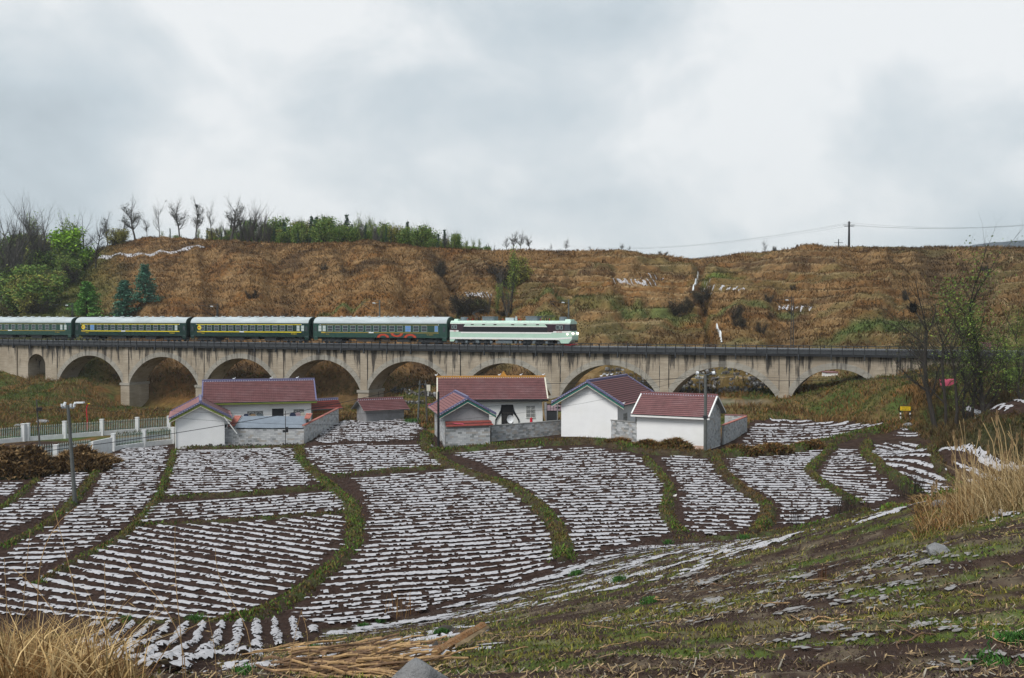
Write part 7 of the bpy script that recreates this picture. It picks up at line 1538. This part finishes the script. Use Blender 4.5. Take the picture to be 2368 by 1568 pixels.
for i in range(46):
    ox_ = random.uniform(2150, 2375); Y = random.uniform(30, 35); x = (ox_-1184)/F*Y; z = h1(x, Y); hgt = random.uniform(1.2, 2.7)*(.45 if ox_ < 2210 else 1); dx = random.uniform(-.5, .25)
    b = Vector((x, Y, z)); oyb = HOR-(z-CAMZ)/Y*F; top = Vector((x+dx, Y, z+hgt)); 
    t = thing('reed_stem', 'tall pale reed stem with a feathery tip among the reeds at the right edge', 'reed', tuple(b), 0, 'plumed reed stems at the right edge')
    me = shared(('rs', i % 6), lambda: MB().path([(0,0,0),(-.03,0,.8),(-.12,0,1.5),(-.3,0,2.0)], .011, 4).mesh('stem', M['straw'])); o = link('stem', me, t); o.scale = (dx/-.3 if abs(dx) > .05 else .3, 1, hgt/2.0)
    if i % 2 == 0:
        o = link('plume', shared('pl', lambda: npmesh('plume', *blades(np.array([[0,0,-.2*k/50] for k in range(50)]), np.full(50,.2), np.full(50,.02), rng.uniform(-.4,.4,50), np.tile(c_(.34,.235,.13),(50,1)))[:2], M['leafy'], np.tile(c_(.34,.235,.13),(250,1)))), t); o.location = (dx, 0, hgt-.05)
for (a, b) in ((640,560),):
    pass
# thin dry tuft in the central plot and dark shrubs by the lower bank
def tuft(label, ox_, oy_, n, hgt, wd, cols, spread, cat='grass tuft', name='grass_tuft', lean=.5):
    p = gnd(ox_, oy_, 9, 120); B = np.array([[p.x, p.y, 0]])+rng.normal(0, spread, (n,3))*c_(1,1,0); B[:,2] = H(B[:,0], B[:,1])
    v, f, c2 = blades(B, hgt*(.5+.6*rng.random(n)), wd*(.6+.8*rng.random(n)), rng.uniform(-lean,lean,n), pal(n, cols, [1]*len(cols))); o = link(name, npmesh(name, v, f, M['leafy'], c2)); tag(o, label, cat); return o
tuft('thin tuft of tall orange dry stems standing in the central plot', 925, 1428, 26, 1.5, .022, GC[:3], .38, lean=.35)
tuft('leafless dark shrub on the bank between the right plots', 1960, 1190, 110, 2.2, .022, [(.03,.025,.022),(.05,.04,.03)], .5, 'shrub', 'dark_shrub', .35); tuft('leafless dark shrub near the reeds at right', 2110, 1150, 130, 2.4, .022, [(.03,.025,.022),(.05,.04,.03)], .6, 'shrub', 'dark_shrub', .4)
tuft('tall thin dark stems on the left bank of the waisted plot', 1850, 1215, 60, 1.8, .02, [(.03,.025,.022)], .5, 'shrub', 'dark_shrub', .3)
tuft('short dark dead weed on the near slope', 1902, 1345, 26, .42, .016, [(.08,.04,.025),(.13,.07,.04)], .05, lean=.3)
WG = [(.05,.13,.03),(.08,.19,.04),(.035,.085,.025)]
for i, (a, b, s_, hg) in enumerate([(452,1441,.45,.45),(292,1438,.25,.35),(722,1500,.18,.16),(640,1505,.14,.12),(560,1560,.2,.14),(840,1450,.25,.2),(880,1440,.2,.2),(1020,1466,.3,.2),(1330,1330,.35,.3),(1430,1345,.3,.25),(1545,1258,.3,.3),(1720,1248,.35,.35),(960,968,.9,.7),(945,970,.8,.7),(1005,1045,.8,.5),(1500,1392,.3,.14),(2300,1540,.35,.12),(2345,1480,.3,.12)]):
    tuft(['bright green weed clump at the foot of the diagonal plot','small dark green weed clump left of the bright one','feathery green weed left of the stalk heap','small green weed among torn film left of the heap','green weed at the bottom edge','green weed below the central plot','second green weed below the central plot','grass at the foot of the earth covered boulder','green weed under the big right plot','second green weed under the big right plot','green weed at the end of the right bank','green weed left of the last torn film','leafy green vegetables beside the paired poles','leafy green vegetables left of the paired poles','green weeds at the foot of the black pole','yellow green weed on the near slope','dark green clover patch at the lower right','green clover patch at the right edge'][i], a, b, 260, hg, .02+.05*s_*.5, WG, s_*.4, 'weeds', 'weed_clump', 1.0)
# rocks
def rock(label, ox_, oy_, r, sq=(1,.8,.7), m='rock', seed=0, peak=0.0, Y=None, dz=0):
    p = gnd(ox_, oy_, 8, 120) if Y is None else Vector((atY(ox_,oy_,Y).x, Y, h1(atY(ox_,oy_,Y).x, Y))); bm_ = bmesh.new(); bmesh.ops.create_icosphere(bm_, subdivisions=4, radius=1.0); g = random.Random(seed)
    planes = [(Vector((g.uniform(-1,1),g.uniform(-1,1),g.uniform(-.3,1))).normalized(), g.uniform(.62,.9)) for _ in range(9)]
    for v in bm_.verts:
        for nn, d in planes:
            k = v.co.dot(nn)
            if k > d: v.co -= nn*(k-d)
        f = 1+.10*float(fbm(np.array([v.co.x*2.2+seed]), np.array([v.co.y*2.2+v.co.z*1.7]), seed, 4)[0]); v.co *= f
        if peak > 0 and v.co.z > 0: v.co.x *= 1-peak*v.co.z; v.co.y *= 1-peak*v.co.z
        v.co = Vector((v.co.x*sq[0]*r, v.co.y*sq[1]*r, v.co.z*sq[2]*r))
    me = bpy.data.meshes.new('rock'); bm_.to_mesh(me); bm_.free(); me.polygons.foreach_set('use_smooth', [True]*len(me.polygons)); o = link('rock', me, None, M[m]); o.location = p+Vector((0,0,dz)); o.rotation_euler = (0,0,g.uniform(0,3)); tag(o, label, 'rock'); return o
rock('pale grey pointed boulder at the bottom edge in front of the stalk heap', 968, 1640, .36, (1.15,.9,.95), 'rock', 3, .0, Y=12.0, dz=.06)
M['earthrock'] = mat('earth_covered_stone', (.075,.062,.056), .95, .3, 4, 1, 12)
rock('rounded earth covered boulder above the split log', 1036, 1462, .42, (1.1,.8,.55), 'earthrock', 5); rock('small dark pyramid stone beside the split log', 1010, 1503, .16, (1,.8,1.1), 'rockdark', 8, .6)
rock('flat grey boulder lying on the near slope at the right', 2170, 1282, .33, (1.05,.8,.62), 'rock', 12, dz=.08); rock('small dark stone left of the flat grey boulder', 2140, 1296, .1, (1.3,1,.7), 'rockdark', 13); rock('tiny stone in front of the flat grey boulder', 2115, 1306, .06, (1.3,1,.7), 'rock', 14)
for i, (a, b, r) in enumerate([(1366,1300,.25),(1300,1270,.3),(815,1246,.22),(806,1262,.25),(1815,1020,.55),(1600,1030,.3),(385,1012,.3),(40,985,.9),(96,972,1.0),(1250,1034,.25),(2100,983,.5),(2180,1168,.3)]):
    rock(['grey stone at the foot of the right bank','pale stone on the lower bank','grey stone on the grassy bank','second grey stone on the grassy bank','pale stone on the right field bank','stone below the long white house','stone at the fence end','grey boulder in the grass behind the far fence','second grey boulder behind the far fence','stone below the yard wall','pale flat stone beside the warning sign','stone at the foot of the reeds'][i], a, b, r, (1.2,.9,.6), 'rock', 20+i)
# heap of maize stalks
M['stalkdark'] = mat('old_maize_stalk', (.17,.10,.055), .8, .4, 9, .3, 20, col2=(.09,.055,.035))
def stalk_mesh(k):
    g = random.Random(k); mb = MB(); L_ = 1.0; pts = [Vector((L_*i/6, .02*math.sin(i*1.3+k)+g.uniform(-.008,.008), .012*math.sin(i+k))) for i in range(7)]
    for i in range(6): mb.tube(pts[i], pts[i+1], .0135*(1-.05*i), .0125*(1-.05*i), 6)
    for i in range(1, 6): mb.tube(pts[i]-Vector((.012,0,0)), pts[i]+Vector((.012,0,0)), .0165, .0165, 6)
    if k % 2: mb.add([pts[3], pts[3]+Vector((.08,.05,.03)), pts[3]+Vector((.2,.04,-.02)), pts[3]+Vector((.09,.01,.0))], [(0,1,2,3)])
    return mb.mesh('maize_stalk', M['stalk'] if k % 3 else M['stalkdark'])
SM = [stalk_mesh(k) for k in range(8)]
def stalk(p, az, el, L_, label, grp, th=1.0, k=None):
    o = link('maize_stalk', SM[random.randrange(8) if k is None else k]); o.location = p; o.rotation_euler = (random.random()*6, -el, az); o.rotation_mode = 'XYZ'; o.scale = (L_, th, th); tag(o, label, 'stalk', grp); return o
for i in range(125):
    lay = i/125; ox_ = 700+random.gauss(0, 95)+60*random.random(); cx_ = random.uniform(.0, 1)
    f = random.random(); Yb_ = 12.3+2.3*(1-lay)*random.random()+.5; L_ = random.uniform(.9, 1.75); az = math.radians(random.gauss(12, 11)) if random.random() < .8 else math.radians(random.gauss(-22, 8))
    ox_ = random.gauss(740, 75); pq = gnd(ox_, 1568-random.random()**1.3*78, 9, 30); x, Yb_ = pq.x, pq.y; z = pq.z+.03+.22*lay*random.uniform(.4,1)
    stalk((x, Yb_, z), az, random.uniform(-.02,.07), L_, 'dry tan maize stalk in the heap at the bottom of the photo', 'maize stalks of the heap', random.uniform(1.1,2.1))
for i in range(45):
    ox_ = random.uniform(1050, 2340); oyb = random.uniform(1290+ (2340-ox_)*.08, 1560); p = gnd(ox_, oyb, 9, 60); L_ = random.uniform(.2,.75)*(p.y/18)**.3
    stalk(p+Vector((0,0,.035)), random.uniform(0, 6.28), random.uniform(-.05,.12), L_, 'short dry maize stalk lying loose on the near slope', 'loose maize stalks on the near slope', random.uniform(.5,.95))
for i, (a, b, c2, d, lb) in enumerate([(2080,1490,2160,1470,'long pale stalk lying on the near slope at the lower right'),(1860,1440,1960,1432,'pair of thick pale stalks on the near slope'),(1890,1448,1970,1440,'thin stalk just below the thick pair'),(1600,1355,1615,1330,'broken upright stalk end left of the mossy patch'),(1480,1395,1545,1388,'pale stalk on the slope below the right plots')]):
    p, q_ = gnd(a, b), gnd(c2, d); stalk(p+Vector((0,0,.05)), math.atan2(q_.y-p.y, q_.x-p.x), math.atan2(q_.z-p.z, (q_-p).length), (q_-p).length, lb, None, 1.4)
# split log
p, q_ = gnd(1008, 1522), gnd(1118, 1462); q_ = atY(1118, 1446, p.y+2.6); p = atY(1006, 1510, p.y-.1)
t = thing('split_log', 'split orange wooden log lying above the stalk heap', 'log', tuple(p)); d = q_-p; a = d.normalized(); sd_ = a.cross(Vector((0,0,1))).normalized(); up = sd_.cross(a)
n = 14; vs_ = []
for i in range(n+1):
    f = i/n; c0 = d*f; w_ = .085*(1-.35*abs(f-.4))+random.uniform(-.012,.01); hh = .05+random.uniform(-.014,.012)
    vs_ += [c0-sd_*w_-up*.05, c0-sd_*w_*.9+up*hh, c0+sd_*w_*.2+up*hh*1.2, c0+sd_*w_+up*hh*.2, c0+sd_*w_*.7-up*.06]
fs = [(5*i+j, 5*i+5+j, 5*i+5+(j+1)%5, 5*i+(j+1)%5) for i in range(n) for j in range(5)]+[(0,1,2,3,4),(5*n+4,5*n+3,5*n+2,5*n+1,5*n)]
MB().add(vs_, fs).build('heartwood', M['splitwood'], t)
vs_ = []
for i in range(9):
    f = .28+.7*i/8; c0 = d*f+sd_*.11-up*.03; w_ = .035+random.uniform(-.015,.02); vs_ += [c0-sd_*w_, c0+up*.05, c0+sd_*w_, c0-up*.03]
MB().add(vs_, [(4*i+j, 4*i+4+j, 4*i+4+(j+1)%4, 4*i+(j+1)%4) for i in range(8) for j in range(4)]+[(3,2,1,0),(32,33,34,35)]).build('splinter', M['wood'], t)
p = atY(1122, 1455, gnd(1118,1462).y-.4); tag(MB().ball(p, .1, 1.1, .8, 1.1, 7, 5).build('film_scrap', M['film']), 'crumpled film scrap at the upper end of the split log', 'plastic film')
